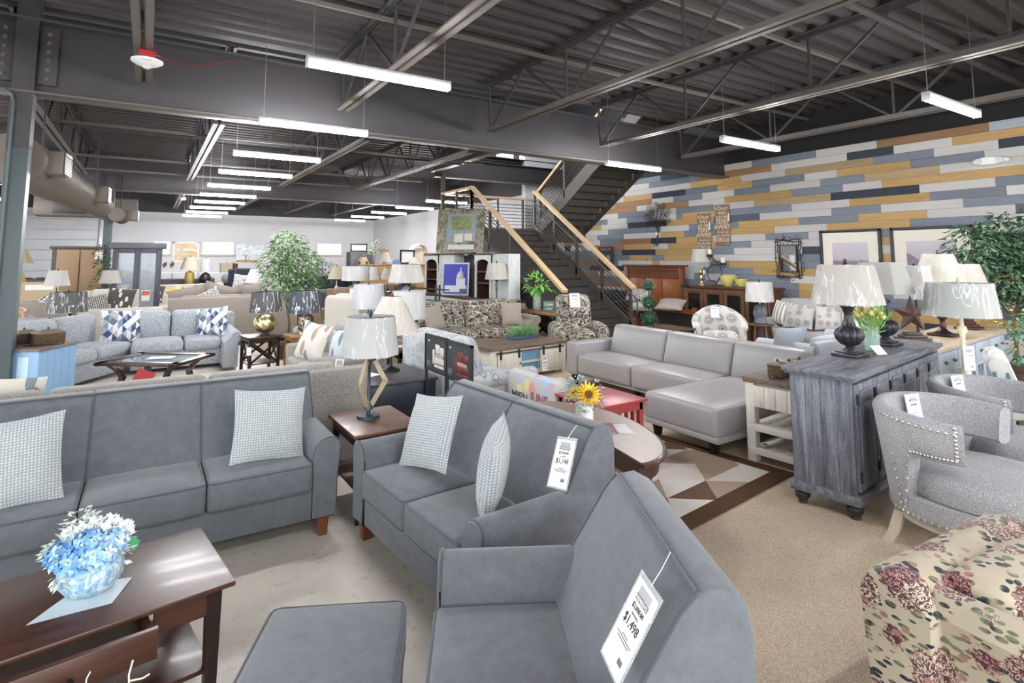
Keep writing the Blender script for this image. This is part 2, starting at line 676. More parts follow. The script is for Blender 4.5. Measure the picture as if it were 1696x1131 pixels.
@cached
def p_greensprig():
    t = NT('green_sprig_print')
    co = t.coord('Object', (1, 1, .55), (0, .3, 0))
    d = t.voro(co, 9, 'Distance', rnd=.5)
    c = t.mix(t.noise(co, 60, 2), rgb('2f6a68'), rgb('7d93a8'))
    m = t.ramp(t.math('ADD', d, t.math('MULTIPLY', t.noise(co, 50, 2), .2)), [(.30, (1, 1, 1)), (.34, (0, 0, 0))])
    dots = t.ramp(t.voro(co, 60, 'Distance'), [(.2, (.3, .3, .3)), (.3, (0, 0, 0))])
    return t.done(t.mix(m, t.mix(dots, rgb('cdccc8'), rgb('979b9c')), c), .92, 0, .15)
@cached
def p_plaid():
    t = NT('dark_plaid')
    co = t.coord()
    a = t.ramp(t.wave(co, 9, 0, 0, 'X'), [(.9, (0, 0, 0)), (.96, (1, 1, 1))])
    b = t.ramp(t.wave(co, 9, 0, 0, 'Z'), [(.9, (0, 0, 0)), (.96, (1, 1, 1))])
    return t.done(t.mix(t.math('MAXIMUM', a, b), rgb('34322f'), rgb('d6d2c8')), .9)
@cached
def p_stripe():
    t = NT('stripe_cloth')
    co = t.coord()
    a = t.wave(co, 3.4, 0, 0, 'X')
    return t.done(t.ramp(a, [(.3, rgb('9c9893')), (.4, rgb('e8e4db')), (.62, rgb('a4a09a')), (.8, rgb('e8e4db'))], 'CONSTANT'), .9)
@cached
def p_trellis():
    t = NT('red_trellis')
    co = t.coord('Object', (1, 1, 1), (0, R(45), 0))
    d = t.voro(co, 22, 'Distance', rnd=.1)
    return t.done(t.ramp(t.math('SINE', t.math('MULTIPLY', d, 30)), [(.3, rgb('c6beb4')), (.4, rgb('8a5646')), (.62, rgb('3b3a40'))], 'CONSTANT'), .9)
@cached
def p_zigzag():
    t = NT('black_white_zigzag')
    co = t.coord('Object', (1, .1, 1), (0, R(30), 0))
    return t.done(t.ramp(t.wave(co, 16, 6, 1, 'DIAGONAL', dscale=2), [(.45, rgb('e5e3de')), (.5, rgb('3a393a'))], 'CONSTANT'), .9)
@cached
def p_letters():
    t = NT('watercolour_print')
    co = t.coord()
    d = t.voro(co, 7.5, 'Distance', rnd=.9)
    c = t.sep(t.voro(co, 7.5, 'Color', rnd=.9))[0]
    blot = t.ramp(c, [(0, rgb('9fc0da')), (.25, rgb('e0cf86')), (.45, rgb('c3a9c4')), (.6, rgb('d98b86')), (.75, rgb('efeae2'))], 'CONSTANT')
    m = t.ramp(t.math('ADD', d, t.math('MULTIPLY', t.noise(co, 20, 2), .2)), [(.52, (1, 1, 1)), (.60, (0, 0, 0))])
    return t.done(t.mix(m, rgb('bdbab4'), t.mix(.25, blot, rgb('bdbab4'))), .92)

# ---------------------------------------------------------------- the building
XW, ZD, YF, YB, XL = 11.9, 4.92, 30.0, -5.2, -9.0
def m_concrete():
    t = NT('concrete')
    co = t.coord()
    a = t.noise(co, .8, 5, .6)
    b = t.noise(co, 9, 5, .65)
    col = t.mix(a, rgb('bdb5a8'), rgb('d8cfc1'))
    col = t.mix(t.math('MULTIPLY', t.ramp(b, [(.56, (0, 0, 0)), (.72, (1, 1, 1))]), .45), col, rgb('75716c'))
    s = t.ramp(t.noise(co, 45, 2, .6), [(.70, (0, 0, 0)), (.76, (1, 1, 1))])
    col = t.mix(t.math('MULTIPLY', s, .5), col, rgb('5e5a57'))
    cr = t.voro(co, .33, 'Distance', 'DISTANCE_TO_EDGE')
    col = t.mix(t.ramp(cr, [(.0006, (.4, .4, .4)), (.0014, (0, 0, 0))]), col, rgb('7a756f'))
    return t.done(col, t.ramp(b, [(.3, (.28, .28, .28)), (.7, (.5, .5, .5))]), 0, .4)
def m_carpet():
    t = NT('carpet')
    co = t.coord()
    n = t.noise(co, 210, 3, .8)
    p = t.noise(co, 1.6, 4, .6)
    col = t.ramp(n, [(.32, rgb('8d7c6a')), (.5, rgb('c6b29a')), (.66, rgb('ebdcc6'))])
    col = t.mix(1.0, col, t.ramp(p, [(.3, (.86, .86, .86)), (.7, (1.05, 1.05, 1.05))]), 'MULTIPLY')
    t.bump(n, .8, .006)
    return t.done(col, .97, 0, .1)
struct(MB().box(XL, 1.9, YB, YF, -.12, 0).build('floor', m_concrete(), smooth=False))
cp = struct(MB().box(1.9, XW, YB, YF, -.12, .012).build('floor_carpet', m_carpet(), smooth=False))
cp['label'] = 'beige speckled loop carpet'

M_STEEL = plain('3f3c3e', .55, 0, .4)
M_STEEL2 = plain('625c57', .5, 0, .4)
M_DECK = plain('413d3e', .6, 0, .3)
M_BLACK = plain('18181a', .5)
M_WHITEWALL = plain('cbcbcd', .8, 0, .2, .02)
# corrugated roof deck, open above the stair
def deck(mb, x0, x1, y0, y1, z):
    p = .30
    pts = []
    y = y0
    while y < y1 - 1e-6:
        for dy, dz in ((0, 0), (.11, 0), (.15, .07), (.26, .07)):
            if y + dy <= y1:
                pts.append((y + dy, z + dz))
        y += p
    pts.append((y1, z))
    a = [(x0, q, w) for q, w in pts]
    b = [(x1, q, w) for q, w in pts]
    n = len(pts)
    mb.add(a + b, [(i, i + 1, n + i + 1, n + i) for i in range(n - 1)])
mb = MB()
deck(mb, XL, XW, YB, 8.7, ZD)
deck(mb, XL, 7.0, 8.7, YF, ZD)
deck(mb, 7.0, XW, 15.2, YF, ZD)
struct(mb.build('ceiling', M_DECK, smooth=False))
struct(MB().box(XL - .2, XW + .6, YB - .2, 8.7, ZD + .09, ZD + .12).box(XL - .2, 7.0, 8.7, YF + .2, ZD + .09, ZD + .12).box(7.0, XW + .6, 15.2, YF + .2, ZD + .09, ZD + .12).build('ceiling_slab', M_DECK, smooth=False))

# right wall: dark wall carrying painted and bare planks
wr = struct(MB().box(XW + .03, XW + .3, YB, 15.2, -.1, 8.2).build('wall_right', plain('262527', .8), smooth=False))
PC = {'w': ('bdbab6', 'd0cdc9'), 'b': ('6e7681', '868d97'), 'l': ('a9b6c0', 'bcc7ce'), 'n': ('2f3743', '3d444f'), 'd': ('565c65', '656a72'),
      'g': ('a5834f', 'cbaa76'), 't': ('9c8464', 'bda583'), 'r': ('86664c', 'b08a64')}
@cached
def plank_mat(c):
    a, b = PC[c]
    t = NT('plank_' + c)
    co = t.coord('Object', (1, .1, 1))
    r = t.objrand()
    cv = t.n.new('ShaderNodeCombineXYZ')
    t.link(t.math('MULTIPLY', r, 40), cv.inputs[1])
    vm = t.n.new('ShaderNodeVectorMath')
    t.link(co, vm.inputs[0])
    t.link(cv.outputs[0], vm.inputs[1])
    g = t.noise(vm.outputs[0], 16, 5, .65, .5)
    col = t.mix(g, rgb(a), rgb(b))
    br = t.math('MULTIPLY_ADD', r, .22, .88)
    col = t.mix(1.0, col, br, 'MULTIPLY')
    mp = t.n.new('ShaderNodeMapping')
    mp.inputs['Scale'].default_value = (1, 3.5, 1)
    t.link(vm.outputs[0], mp.inputs[0])
    k = t.voro(mp.outputs[0], 3.0, 'Distance')
    lim = .06 if c in 'gtr' else .035
    col = t.mix(t.ramp(k, [(lim * .5, (.85, .85, .85)), (lim, (0, 0, 0))]), col, rgb('3a2a1c') if c in 'gtr' else rgb('4a4a4c'))
    t.bump(g, .15, .003)
    return t.done(col, .6, 0, .3)
ROWS = "9.84r 8.78w 8.00b 6.47w 5.27r 3.51l|9.84b 9.55r 7.51w 5.84n 4.98w 4.04g|10.73w 9.82g 8.30w 7.18t 5.34b 4.33w 3.40n|11.16n 9.99b 8.98g 8.01b 6.75w 6.06g 4.71b 3.60w|11.17w 10.40b 9.45w 8.51b 7.56w 6.41b 5.53t 4.26w|10.96r 9.89w 8.79g 7.05b 5.96w 5.22g|11.08w 10.32b 9.11w 7.98t 6.21n 4.60w|11.18w 10.31b 10.13g 9.04b 7.07w 5.84g 4.44b 3.35w|10.65g 9.13d 7.85w 6.21b 5.27w 3.95b|10.88w 9.90b 8.42g 6.92b 5.69g 4.51w 3.25d|10.87g 10.07b 9.06g 7.50w 6.32g 4.79b 3.56w|11.25n 10.34g 9.14w 7.73b 6.72w 5.51b 4.52w|11.21w 10.63g 9.08b 8.10w 5.70g 4.71w|11.09g 9.47b 8.57w 6.88n 5.91w 4.36b|11.22b 10.77g 9.16w 7.01b 5.92w 5.33g 4.19w|11.22g 10.95w 9.29b 8.73g 7.40w 6.93b 5.44w 4.03b|11.47b 10.32w 9.49b 8.07g 6.00b 4.57g|11.23w 9.78b 9.42w 8.56b 7.18w 5.36b 4.05w|11.24b 9.12w 8.12b 6.99g 5.47w 4.23n|10.78g 8.75w 7.74b 6.99g 5.81b 4.60w"
PZ, ZT = .15787, 4.106
rnd = random.Random(3)
far_planks = MB()
def plank_geo(y0, y1, z1, dx, mb=None):
    mb = mb or MB()
    c = .003
    x = XW - dx
    a, b, e, f = y0 + .001, y1 - .001, z1 - PZ + .001, z1 - .001
    vs = [(XW + .03, a, e), (XW + .03, b, e), (XW + .03, b, f), (XW + .03, a, f),
          (x + c, a, e), (x + c, b, e), (x + c, b, f), (x + c, a, f),
          (x, a + c, e + c), (x, b - c, e + c), (x, b - c, f - c), (x, a + c, f - c)]
    q = []
    for o in (0, 4):
        for i in range(4):
            j = (i + 1) % 4
            q.append((o + i, o + j, o + 4 + j, o + 4 + i))
    q.append((8, 9, 10, 11))
    return mb.add(vs, q)
n_pl = 0
for ri, row in enumerate(ROWS.split('|')):
    ent = [(float(e[:-1]), e[-1]) for e in row.split()]
    y = ent[0][0]
    while y < 14.6:
        y += rnd.uniform(.8, 1.6)
        ent.insert(0, (min(y, 15.2), rnd.choice('wbgwbrwgnb')))
    y = ent[-1][0] - rnd.uniform(.9, 1.6)
    ends = [e[0] for e in ent[1:]] + [y]
    pl = [(b_, a_[0], a_[1]) for a_, b_ in zip(ent, ends)]
    while y > 2.0:
        y2 = y - rnd.uniform(.8, 1.6)
        pl.append((y2, y, rnd.choice('wbgwbtwgnb')))
        y = y2
    pl.append((YB, y, 'w'))
    for (y0, y1, c) in pl:
        if y1 - y0 < .02:
            continue
        plank_geo(y0, y1, ZT - ri * PZ, rnd.uniform(0, .006)).build('plank', plank_mat(c), wr, smooth=False)
        n_pl += 1
for ri in range(20, 26):
    if ri > 22:
        plank_geo(YB, 15.2, ZT - ri * PZ, .002, far_planks)
        continue
    plank_geo(YB, 2.4, ZT - ri * PZ, .002, far_planks)
    plank_geo(7.6, 15.2, ZT - ri * PZ, .002, far_planks)
    y = 2.4
    while y < 7.6:
        y2 = min(7.6, y + rnd.uniform(.9, 1.7))
        plank_geo(y, y2, ZT - ri * PZ, rnd.uniform(0, .006)).build('plank', plank_mat(rnd.choice('wbgbdtwgn')), wr, smooth=False)
        n_pl += 1
        y = y2

o = far_planks.build('lower_planks', plank_mat('w'), wr, smooth=False)
o['kind'] = 'stuff'

# far and rear walls
X2 = 10.3
struct(MB().box(XL, XW + .3, YF, YF + .2, 0, 3.88).build('wall_far', M_WHITEWALL, smooth=False))
struct(MB().box(XL, XW + .3, YF + .02, YF + .2, 3.88, ZD + .1).build('wall_far_upper', plain('3a383a', .8), smooth=False))
struct(MB().box(X2, X2 + .2, 15.4, YF, 0, 3.88).build('wall_side', M_WHITEWALL, smooth=False))
struct(MB().box(X2 + .02, X2 + .2, 15.4, YF, 3.88, ZD + .1).build('wall_side_upper', plain('3a383a', .8), smooth=False))
struct(MB().box(X2, XW + .3, 15.2, 15.4, 0, 8.2).build('wall_stair', M_WHITEWALL, smooth=False))
# storefront: big glazed openings behind and to the left of the camera
wl = MB().box(XL - .2, XL, YB, YF, 0, .4).box(XL - .2, XL, YB, YF, 3.6, ZD + .1)
for y in (YB, -1.5, 2.2, 5.9, 9.6, 13.3):
    wl.box(XL - .2, XL, y, y + .18, .4, 3.6)
wl.box(XL - .2, XL, 17, YF, .4, 3.6)
struct(wl.build('wall_left', M_WHITEWALL, smooth=False))
wb = MB().box(XL, XW + .3, YB - .2, YB, 0, .35).box(XL, XW + .3, YB - .2, YB, 3.7, ZD + .1)
for x in (XL, -6, -3, 0, 3, 6, 9, XW):
    wb.box(x, x + .16, YB - .2, YB, .35, 3.7)
struct(wb.build('wall_back', M_WHITEWALL, smooth=False))
struct(MB().box(-60, 60, -60, 60, -.3, -.13).build('ground_outside', plain('a5a5a3', .9), smooth=False))

# upper storey seen through the stair opening
struct(MB().box(6.9, XW + .3, 8.5, 8.7, ZD + .05, 8.2).build('wall_upper_near', plain('8a8684', .8), smooth=False))
struct(MB().box(6.7, 6.9, 8.5, 19.2, 7.0, 8.2).box(6.7, XW + .3, 19.0, 19.2, ZD + .1, 8.2).build('wall_upper_far', M_WHITEWALL, smooth=False))
struct(MB().box(6.7, XW + .4, 8.5, 19.3, 8.2, 8.35).build('ceiling_upper', plain('d9d6d2', .8), smooth=False))

# ---------------------------------------------------------------- steel
def ibeam(name, axis, a0, a1, pos, z0, z1, fw=.3, tf=.03, tw=.025):
    o = semp(name)
    def bx(nm, h0, h1, w):
        m = MB()
        if axis == 'x':
            m.soft(a0, a1, pos - w / 2, pos + w / 2, h0, h1, .004)
        else:
            m.soft(pos - w / 2, pos + w / 2, a0, a1, h0, h1, .004)
        m.build(nm, M_STEEL2 if nm == 'bottom_flange' else M_STEEL, o)
    bx('bottom_flange', z0, z0 + tf, fw)
    bx('web', z0 + tf, z1 - tf, tw)
    bx('top_flange', z1 - tf, z1, fw)
    return o
YG, YG2 = 8.76, 20.0
g1 = ibeam('trim_1', 'x', XL, XW, YG, 3.77, 4.70)
g2 = ibeam('trim_2', 'x', XL, X2, YG2, 3.77, 4.70)
ibeam('trim_3', 'y', 8.9, 15.2, 7.0, 4.35, 4.92, .2)
ibeam('trim_4', 'x', 7.0, XW, 15.1, 4.2, 4.80, .2)

M_COLUMN = plain('4c5759', .5)
def column(x, y, z1, nm):
    o = semp(nm, (x, y, 0))
    w, d = .105, .12
    zs = min(3.1, z1 - .6)
    MB().soft(-w, w, -d, -d + .02, 0, zs, .003).build('front_flange', M_COLUMN, o)
    MB().soft(-w, w, -d, -d + .02, zs, z1, .003).build('painted_front_flange', M_STEEL, o)
    MB().soft(-w, w, d - .02, d, 0, z1, .003).build('rear_flange', M_COLUMN, o)
    MB().box(-.01, .01, -d + .02, d - .02, 0, z1).build('column_web', M_STEEL, o)
    MB().box(w - .012, w, -d + .02, d - .02, 0, zs).build('side_plate', M_COLUMN, o)
    MB().box(w - .012, w, -d + .02, d - .02, zs, z1).build('painted_side_plate', M_STEEL, o)
    return o
c1 = column(-1.36, YG - .02, ZD, 'trim_5')
MB().tube([(-.06, -.15, 0), (-.06, -.15, 3.62), (-.08, -.15, 3.72), (-.16, -.15, 3.78), (-.9, -.15, 3.80)], .016, 8).build('conduit', M_COLUMN, c1)
c2 = column(-1.0, YG2 - .3, 4.2, 'trim_6')
bolt = MB().lathe([(.028, 0), (.028, .012), (.018, .014), (.018, .03), (.001, .032)], 6).mesh('bolt', M_STEEL2)
for sx, nm in ((1, 'bolt_plate'), (-1, 'bolt_plate')):
    x0 = .11 if sx > 0 else -.30
    pl = MB().soft(x0, x0 + .19, -.045, -.015, 3.9, 4.62, .003).build(nm, M_STEEL, c1)
    for k in range(6):
        same(bolt, 'bolt', pl, (x0 + .095, -.045, 3.98 + k * .112), (R(90), 0, 0))

def joist(name, y0, y1, cut, nseg, z0=4.02, z1=4.84):
    """open-web joist along y; bottom chord stops short by cut"""
    o = semp(name)
    top = MB().box(-.075, -.012, y0, y1, z1 + .06, z1 + .075).box(-.024, -.012, y0, y1, z1, z1 + .075).box(.012, .075, y0, y1, z1 + .06, z1 + .075).box(.012, .024, y0, y1, z1, z1 + .075)
    top.build('top_chord', M_STEEL, o, smooth=False)
    for s in (-1, 1):
        m = MB()
        a, b = sorted((s * .012, s * .09))
        m.box(a, b, y0 + cut, y1 - cut, z0, z0 + .012)
        a, b = sorted((s * .012, s * .024))
        m.box(a, b, y0 + cut, y1 - cut, z0, z0 + .09)
        m.build('bottom_chord', M_STEEL2, o, smooth=False)
    L = (y1 - y0 - 2 * cut)
    st = L / nseg
    d1 = MB().bar((0, 0, 0), (0, st / 2, z1 - z0), .035, .035).mesh('web_bar', M_STEEL, False)
    d2 = MB().bar((0, 0, z1 - z0), (0, st / 2, 0), .035, .035).mesh('web_bar', M_STEEL, False)
    vv = MB().bar((0, 0, 0), (0, 0, z1 - z0), .03, .03).mesh('web_post', M_STEEL, False)
    for i in range(nseg):
        ya = y0 + cut + i * st
        same(d1, 'web_bar', o, (0, ya, z0 + .03))
        same(d2, 'web_bar', o, (0, ya + st / 2, z0 + .03))
        same(vv, 'web_post', o, (0, ya, z0 + .03))
    e1 = MB().bar((0, y1 - cut, z0 + .04), (0, y1 - .1, z1 + .02), .035, .035).build('web_bar', M_STEEL, o, smooth=False)
    return o
jn = joist('trim_7', -4.6, 8.55, .15, 6)
jn.location.x = -.16
for i, x in enumerate((2.36, 4.96, 7.53, 9.95, -2.75, -5.3)):
    c = copy_tree(jn)
    c.location.x = x
jf = joist('trim_8', 9.0, 19.85, 1.35, 5)
jf.location.x = .88
for x in (3.35, 5.6, -1.55, -4.2):
    c = copy_tree(jf)
    c.location.x = x
jt = joist('trim_9', 20.2, 29.9, .5, 4)
jt.location.x = .9
for x in (3.3, 5.6, 7.9, -1.5):
    c = copy_tree(jt)
    c.location.x = x
# bridging bars and sprinkler pipes that cross the joists
def xbar(name, y, z, x0, x1, r, m=None):
    return struct(MB().tube([(x0, y, z), (x1, y, z)], r, 10).build(name, m or M_STEEL, smooth=True))
for i, y in enumerate((1.2, 4.3, 6.6)):
    struct(MB().bar((XL, y, 4.80), (XW, y, 4.80), .05, .05).build('trim_%d' % (10 + i), M_STEEL2, smooth=False))
for i, y in enumerate((12.2, 16.0, 18.4)):
    struct(MB().bar((XL, y, 4.16), (7.0, y, 4.16), .045, .045).build('trim_%d' % (20 + i), M_STEEL2, smooth=False))
xbar('trim_30', 3.0, 4.60, 5.2, XW, .045)
xbar('trim_31', 5.6, 4.72, XL, 1.35, .04)
xbar('trim_32', 13.4, 4.35, XL, 7.0, .045)
# ---------------------------------------------------------------- strip lights
M_LED = emit('fbfbff', LED)
M_ALU = plain('c8cacc', .4, .3)
M_WIRE = metal('9a9a9c', .4)
def strip_light(label, x, y, z=3.54, L=1.40, top=ZD):
    t = thing('ceiling_light', label, 'light', (x, y, z), 0, 'suspended strip lights')
    MB().soft(-L / 2, L / 2, -.04, .04, .02, .06, .008).build('housing', M_ALU, t)
    MB().soft(-L / 2 + .01, L / 2 - .01, -.04, .04, -.035, .02, .02, k=2).build('diffuser', M_LED, t)
    for s in (-1, 1):
        MB().soft(s * L / 2 - .008, s * L / 2 + .008, -.043, .043, -.038, .062, .005).build('end_cap', M_ALU, t)
        MB().tube([(s * (L / 2 - .05), 0, .06), (s * (L / 2 - .05), 0, top - z)], .004, 5).build('hanging_wire', M_WIRE, t)
    return t
order = ['nearest', 'second', 'third', 'fourth', 'fifth', 'sixth', 'seventh', 'eighth', 'ninth', 'farthest']
ys = [5.08, 7.66, 10.25, 12.6, 15.1, 17.4, 19.6, 21.9, 24.2, 26.4]
for n, y in zip(order, ys):
    strip_light('suspended white strip light, %s in the long left row' % n, 1.80, y)
for n, y in (('rightmost, over the plank wall planters', 2.58), ('in front of the plank wall above the wooden signs', 5.17), ('just in front of the staircase under the girder', 7.66)):
    strip_light('suspended white strip light ' + n, 7.70, y)
for n, y in zip(['first', 'second', 'third', 'fourth', 'last'], (15.7, 18.2, 20.7, 23.2, 25.7)):
    strip_light('suspended white strip light, %s of the right row toward the far wall' % n, 7.70, y)
for x, a in ((1.8, 'long left'), (7.7, 'right'), (-4.2, 'leftmost')):
    for y, b in ((-3.2, 'by the storefront glass'), (-.4, 'overhead')):
        strip_light('suspended white strip light of the %s row behind the viewpoint, %s' % (a, b), x, y)
for y, a in ((2.4, 'nearest'), (7.66, 'second'), (12.6, 'third'), (17.4, 'fourth'), (22, 'farthest')):
    strip_light('suspended white strip light, %s in the row beyond the steel column' % a, -4.2, y)
for y, a in ((11.5, 'above the stair'), (17.5, 'farther in')):  # unseen strip lights, added to brighten the storey above the stair
    strip_light('added unseen white strip light on the upper storey ceiling ' + a, 8.6, y, 7.6, 1.46, 8.2)

# fire alarm under the left joist
t = thing('fire_alarm', 'red and white round fire alarm strobe under the left joist', 'alarm', (-.12, 7.05, 4.02))
MB().soft(-.075, .075, -.05, .05, -.10, 0, .006).build('back_box', plain('a8252a', .5), t)
MB().lathe([(.06, -.165), (.10, -.155), (.148, -.125), (.15, -.105), (.10, -.10), (.001, -.10)], 28).build('housing', plain('e6e6e4', .4), t)
MB().lathe([(.001, -.20), (.03, -.195), (.045, -.18), (.05, -.16)], 16).build('strobe_lens', glass('dfe6ea', .05, .6), t)
text('lettering', 'FIRE', .05, t, (0, -.142, -.142), (R(62), 0, 0), plain('b0262b', .5))
MB().tube([(.08, 0, -.03), (.25, .6, .1), (.6, 1.2, .3), (1.0, 1.5, .55)], .006, 5).build('red_cable', plain('8c2b2b', .5), t)
# smoke detector on the far joist
t = thing('smoke_detector', 'small round white detector under a far joist', 'detector', (.95, 23.5, 4.0))
MB().lathe([(.001, -.10), (.06, -.10), (.10, -.06), (.10, 0)], 16).build('body', plain('e4e4e4', .5), t)

# spiral duct with grille boxes
M_DUCT = plain('6f665d', .5, .2, .4)
t = thing('air_duct', 'large taupe spiral air duct running along the left side', 'duct', (-1.38, 10.2, 3.02), -3.7)
for (ya, yb, r0) in ((-1.2, 1.2, .31), (1.2, 3.9, .28), (3.9, 6.0, .24), (8.9, 10.3, .19)):
    prof = []
    y = ya
    while y < yb - .05:
        for dy, dr in ((0, 0), (.05, 0), (.062, .009), (.075, 0)):
            prof.append((r0 + dr, y + dy))
        y += .085
    secs = [[(q * math.cos(2 * pi * j / 36), yy, q * math.sin(2 * pi * j / 36)) for j in range(36)] for q, yy in prof]
    MB().loft(secs).build('spiral_pipe', M_DUCT, t)
for y in (-.75, 3.3, 9.4):
    g = MB().soft(.16, .46, y - .22, y + .22, -.14, .16, .01).build('outlet_box', M_DUCT, t)
    MB().soft(.46, .475, y - .21, y + .21, -.13, .15, .004).build('outlet_frame', plain('4a443f', .5), g)
    MB().box(.474, .48, y - .21, y + .21, .13, .15).box(.474, .48, y - .21, y + .21, -.13, -.11).box(.474, .48, y - .21, y - .19, -.13, .15).box(.474, .48, y + .19, y + .21, -.13, .15).build('outlet_rim', plain('b9b0a6', .5), g, smooth=False)
    for k in range(6):
        MB().box(.476, .482, y - .18, y + .18, -.105 + k * .042, -.085 + k * .042).build('grille_slat', plain('2a2726', .5), g, smooth=False)
for y in (.2, 2.6, 5.2, 9.8):
    MB().tube([(0, y, .2), (0, y, 1.88)], .012, 6).build('hanger_rod', M_STEEL, t)
t2 = thing('ceiling_heater', 'taupe ceiling unit hung below the duct by the overhead door', 'heater', (-2.9, 24, 2.95))
MB().soft(-.3, 2.5, -.5, .5, .25, .9, .02).build('casing', plain('5d554e', .5), t2)
MB().soft(.2, 1.1, -.53, -.5, .33, .82, .01).build('intake', plain('35302e', .4), t2)
MB().tube([(.1, 0, .9), (.1, 0, 1.9)], .02, 6).build('hanger_rod', M_STEEL, t2)
MB().tube([(2.2, 0, .9), (2.2, 0, 1.9)], .02, 6).build('hanger_rod', M_STEEL, t2)

# ---------------------------------------------------------------- far wall openings
M_PANE = glass('dbe9f2', .05, .5)
def transom(n, x0, x1, z0=2.0, z1=2.55):
    o = semp('window_%d' % n, (0, YF, 0))
    f = MB()
    for a in ((x0 - .05, x1 + .05, z1, z1 + .05), (x0 - .05, x0, z0, z1), (x1, x1 + .05, z0, z1)):
        f.box(a[0], a[1], -.05, 0, a[2], a[3])
    f.build('window_frame', plain('cfcfcf', .6), o, smooth=False)
    MB().box(x0, x1, -.035, -.02, z0, z1).build('pane', emit('dcecf7', .24), o, smooth=False)
    sl = MB().box(x0, x1, -.05, -.036, 0, .012).mesh('blind_slat', plain('d5dee4', .6), False)
    for k in range(7):
        same(sl, 'blind_slat', o, (0, 0, z0 + .03 + k * (z1 - z0 - .05) / 7))
    MB().soft(x0 - .08, x1 + .08, -.10, 0, z0 - .09, z0 - .02, .006).build('window_sill', plain('c3ada0', .6), o)
transom(1, .2, .80)
transom(2, 2.13, 3.42)
transom(3, 7.35, 8.55)
# overhead door
o = semp('door_1', (-3.6, YF, 0))
M_OH = plain('d2d4d8', .6)
pn = MB().soft(-2.6, 1.75, -.06, -.02, 0, .42, .012).mesh('panel', M_OH)
for k in range(8):
    same(pn, 'panel', o, (0, 0, .01 + k * .43))
MB().soft(1.78, 1.92, -.12, 0, 0, 3.55, .01).build('door_track', plain('e0e0e2', .4, .3), o)
MB().soft(-2.6, 1.92, -.12, 0, 3.46, 3.56, .01).build('door_header', plain('d8d8da', .4), o)
MB().soft(-.75, -.69, -.10, -.06, 2.6, 3.4, .004).build('lock_bar', plain('3a3a3c', .5), o)

# ---------------------------------------------------------------- staircase
M_ST = plain('4c4741', .5, 0, .45)
M_STD = plain('3f3b38', .5)
M_RAIL = wood('c4a37c', 'd8bc96', 6, 'Y', .4)
st = semp('staircase')
Z1 = 2.62
xA, xB, y0s, y1s = 7.16, 9.2, 9.15, 13.1
ntr = 15
run = (y1s - y0s) / ntr
rise = Z1 / (ntr + 1)
tr = MB().soft(xA + .06, xB - .06, 0, run + .03, -.045, 0, .006).mesh('tread', M_STD)
rs = MB().box(xA + .06, xB - .06, run, run + .012, 0, rise).mesh('riser', M_STD, False)
for i in range(ntr):
    same(tr, 'tread', st, (0, y0s + i * run, (i + 1) * rise))
    same(rs, 'riser', st, (0, y0s + (i - 1) * run, i * rise))
def stringer(x, y0, z0, y1, z1, h, w=.06):
    return MB().add([(x + sx * w / 2, y, z + q) for (y, z) in ((y0, z0), (y1, z1)) for sx in (-1, 1) for q in (-h / 2, h / 2)],
                    [(0, 1, 3, 2), (4, 6, 7, 5), (0, 4, 5, 1), (2, 3, 7, 6), (0, 2, 6, 4), (1, 5, 7, 3)]).build('stringer', M_ST, st, smooth=False)
stringer(xA, y0s - .1, .02, y1s, Z1 - .03, .38)
stringer(xB, y0s - .1, .02, y1s, Z1 - .03, .38)
# landing
MB().box(xA, 11.05, y1s, 14.9, Z1 - .10, Z1).build('landing', M_STD, st, smooth=False)
MB().box(xA, 11.05, y1s - .03, y1s + .03, Z1 - .36, Z1 - .1).build('landing_beam', M_ST, st, smooth=False)
MB().box(xA - .03, xA + .03, y1s, 14.9, Z1 - .36, Z1).build('landing_beam', M_ST, st, smooth=False)
for px, py in ((xA, 14.85), (11.0, 14.85), (xA, y1s + .05), (xB + .1, y1s + .05)):
    MB().box(px - .05, px + .05, py - .05, py + .05, 0, Z1 - .1).build('landing_post', M_ST, st, smooth=False)
# flight two climbs back toward the girder
xC, xD = 9.4, 11.0
n2 = 18
run2 = .265
rise2 = .169
tr2 = MB().soft(xC + .05, xD - .05, 0, run2 + .03, -.045, 0, .006).mesh('tread', M_ST)
rs2 = MB().box(xC + .05, xD - .05, 0, .012, 0, rise2).mesh('riser', M_ST, False)
for i in range(n2):
    same(tr2, 'tread', st, (0, y1s - (i + 1) * run2, Z1 + (i + 1) * rise2))
    same(rs2, 'riser', st, (0, y1s - i * run2, Z1 + i * rise2))
yE, zE = y1s - n2 * run2, Z1 + n2 * rise2
stringer(xC, y1s + .1, Z1 + .0, yE, zE + .06, .42)
stringer(xD, y1s + .1, Z1 + .0, yE, zE + .06, .42)
# railings
def rail(x, p0, p1, top=1.05, wood_=True, nm='railing', posts=5):
    (ya, za), (yb, zb) = p0, p1
    L = math.hypot(yb - ya, zb - za)
    for k in range(posts):
        f = k / (posts - 1)
        y, z = ya + (yb - ya) * f, za + (zb - za) * f
        MB().box(x - .03, x + .03, y - .03, y + .03, z, z + top).build('rail_post', M_ST, st, smooth=False)
    for k in range(8):
        h = .13 + k * .105
        MB().tube([(x, ya, za + h), (x, yb, zb + h)], .011, 6).build('rail_bar', M_ST, st)
    MB().bar((x, ya, za + top), (x, yb, zb + top), .05, .04).build('rail_top_plate', M_ST, st, smooth=False)
    if wood_:
        d = -1 if yb > ya else 1
        s = (zb - za) / (yb - ya)
        e = .12
        MB().bar((x, ya + d * e, za + top + .04 + d * e * s), (x, yb, zb + top + .04), .14, .06).build('handrail', M_RAIL, st, smooth=False)
rail(xA, (y0s + .1, .15), (y1s, Z1 + .02), 1.02)
rail(xB, (y0s + .2, .15), (y1s, Z1 + .02), 1.02)
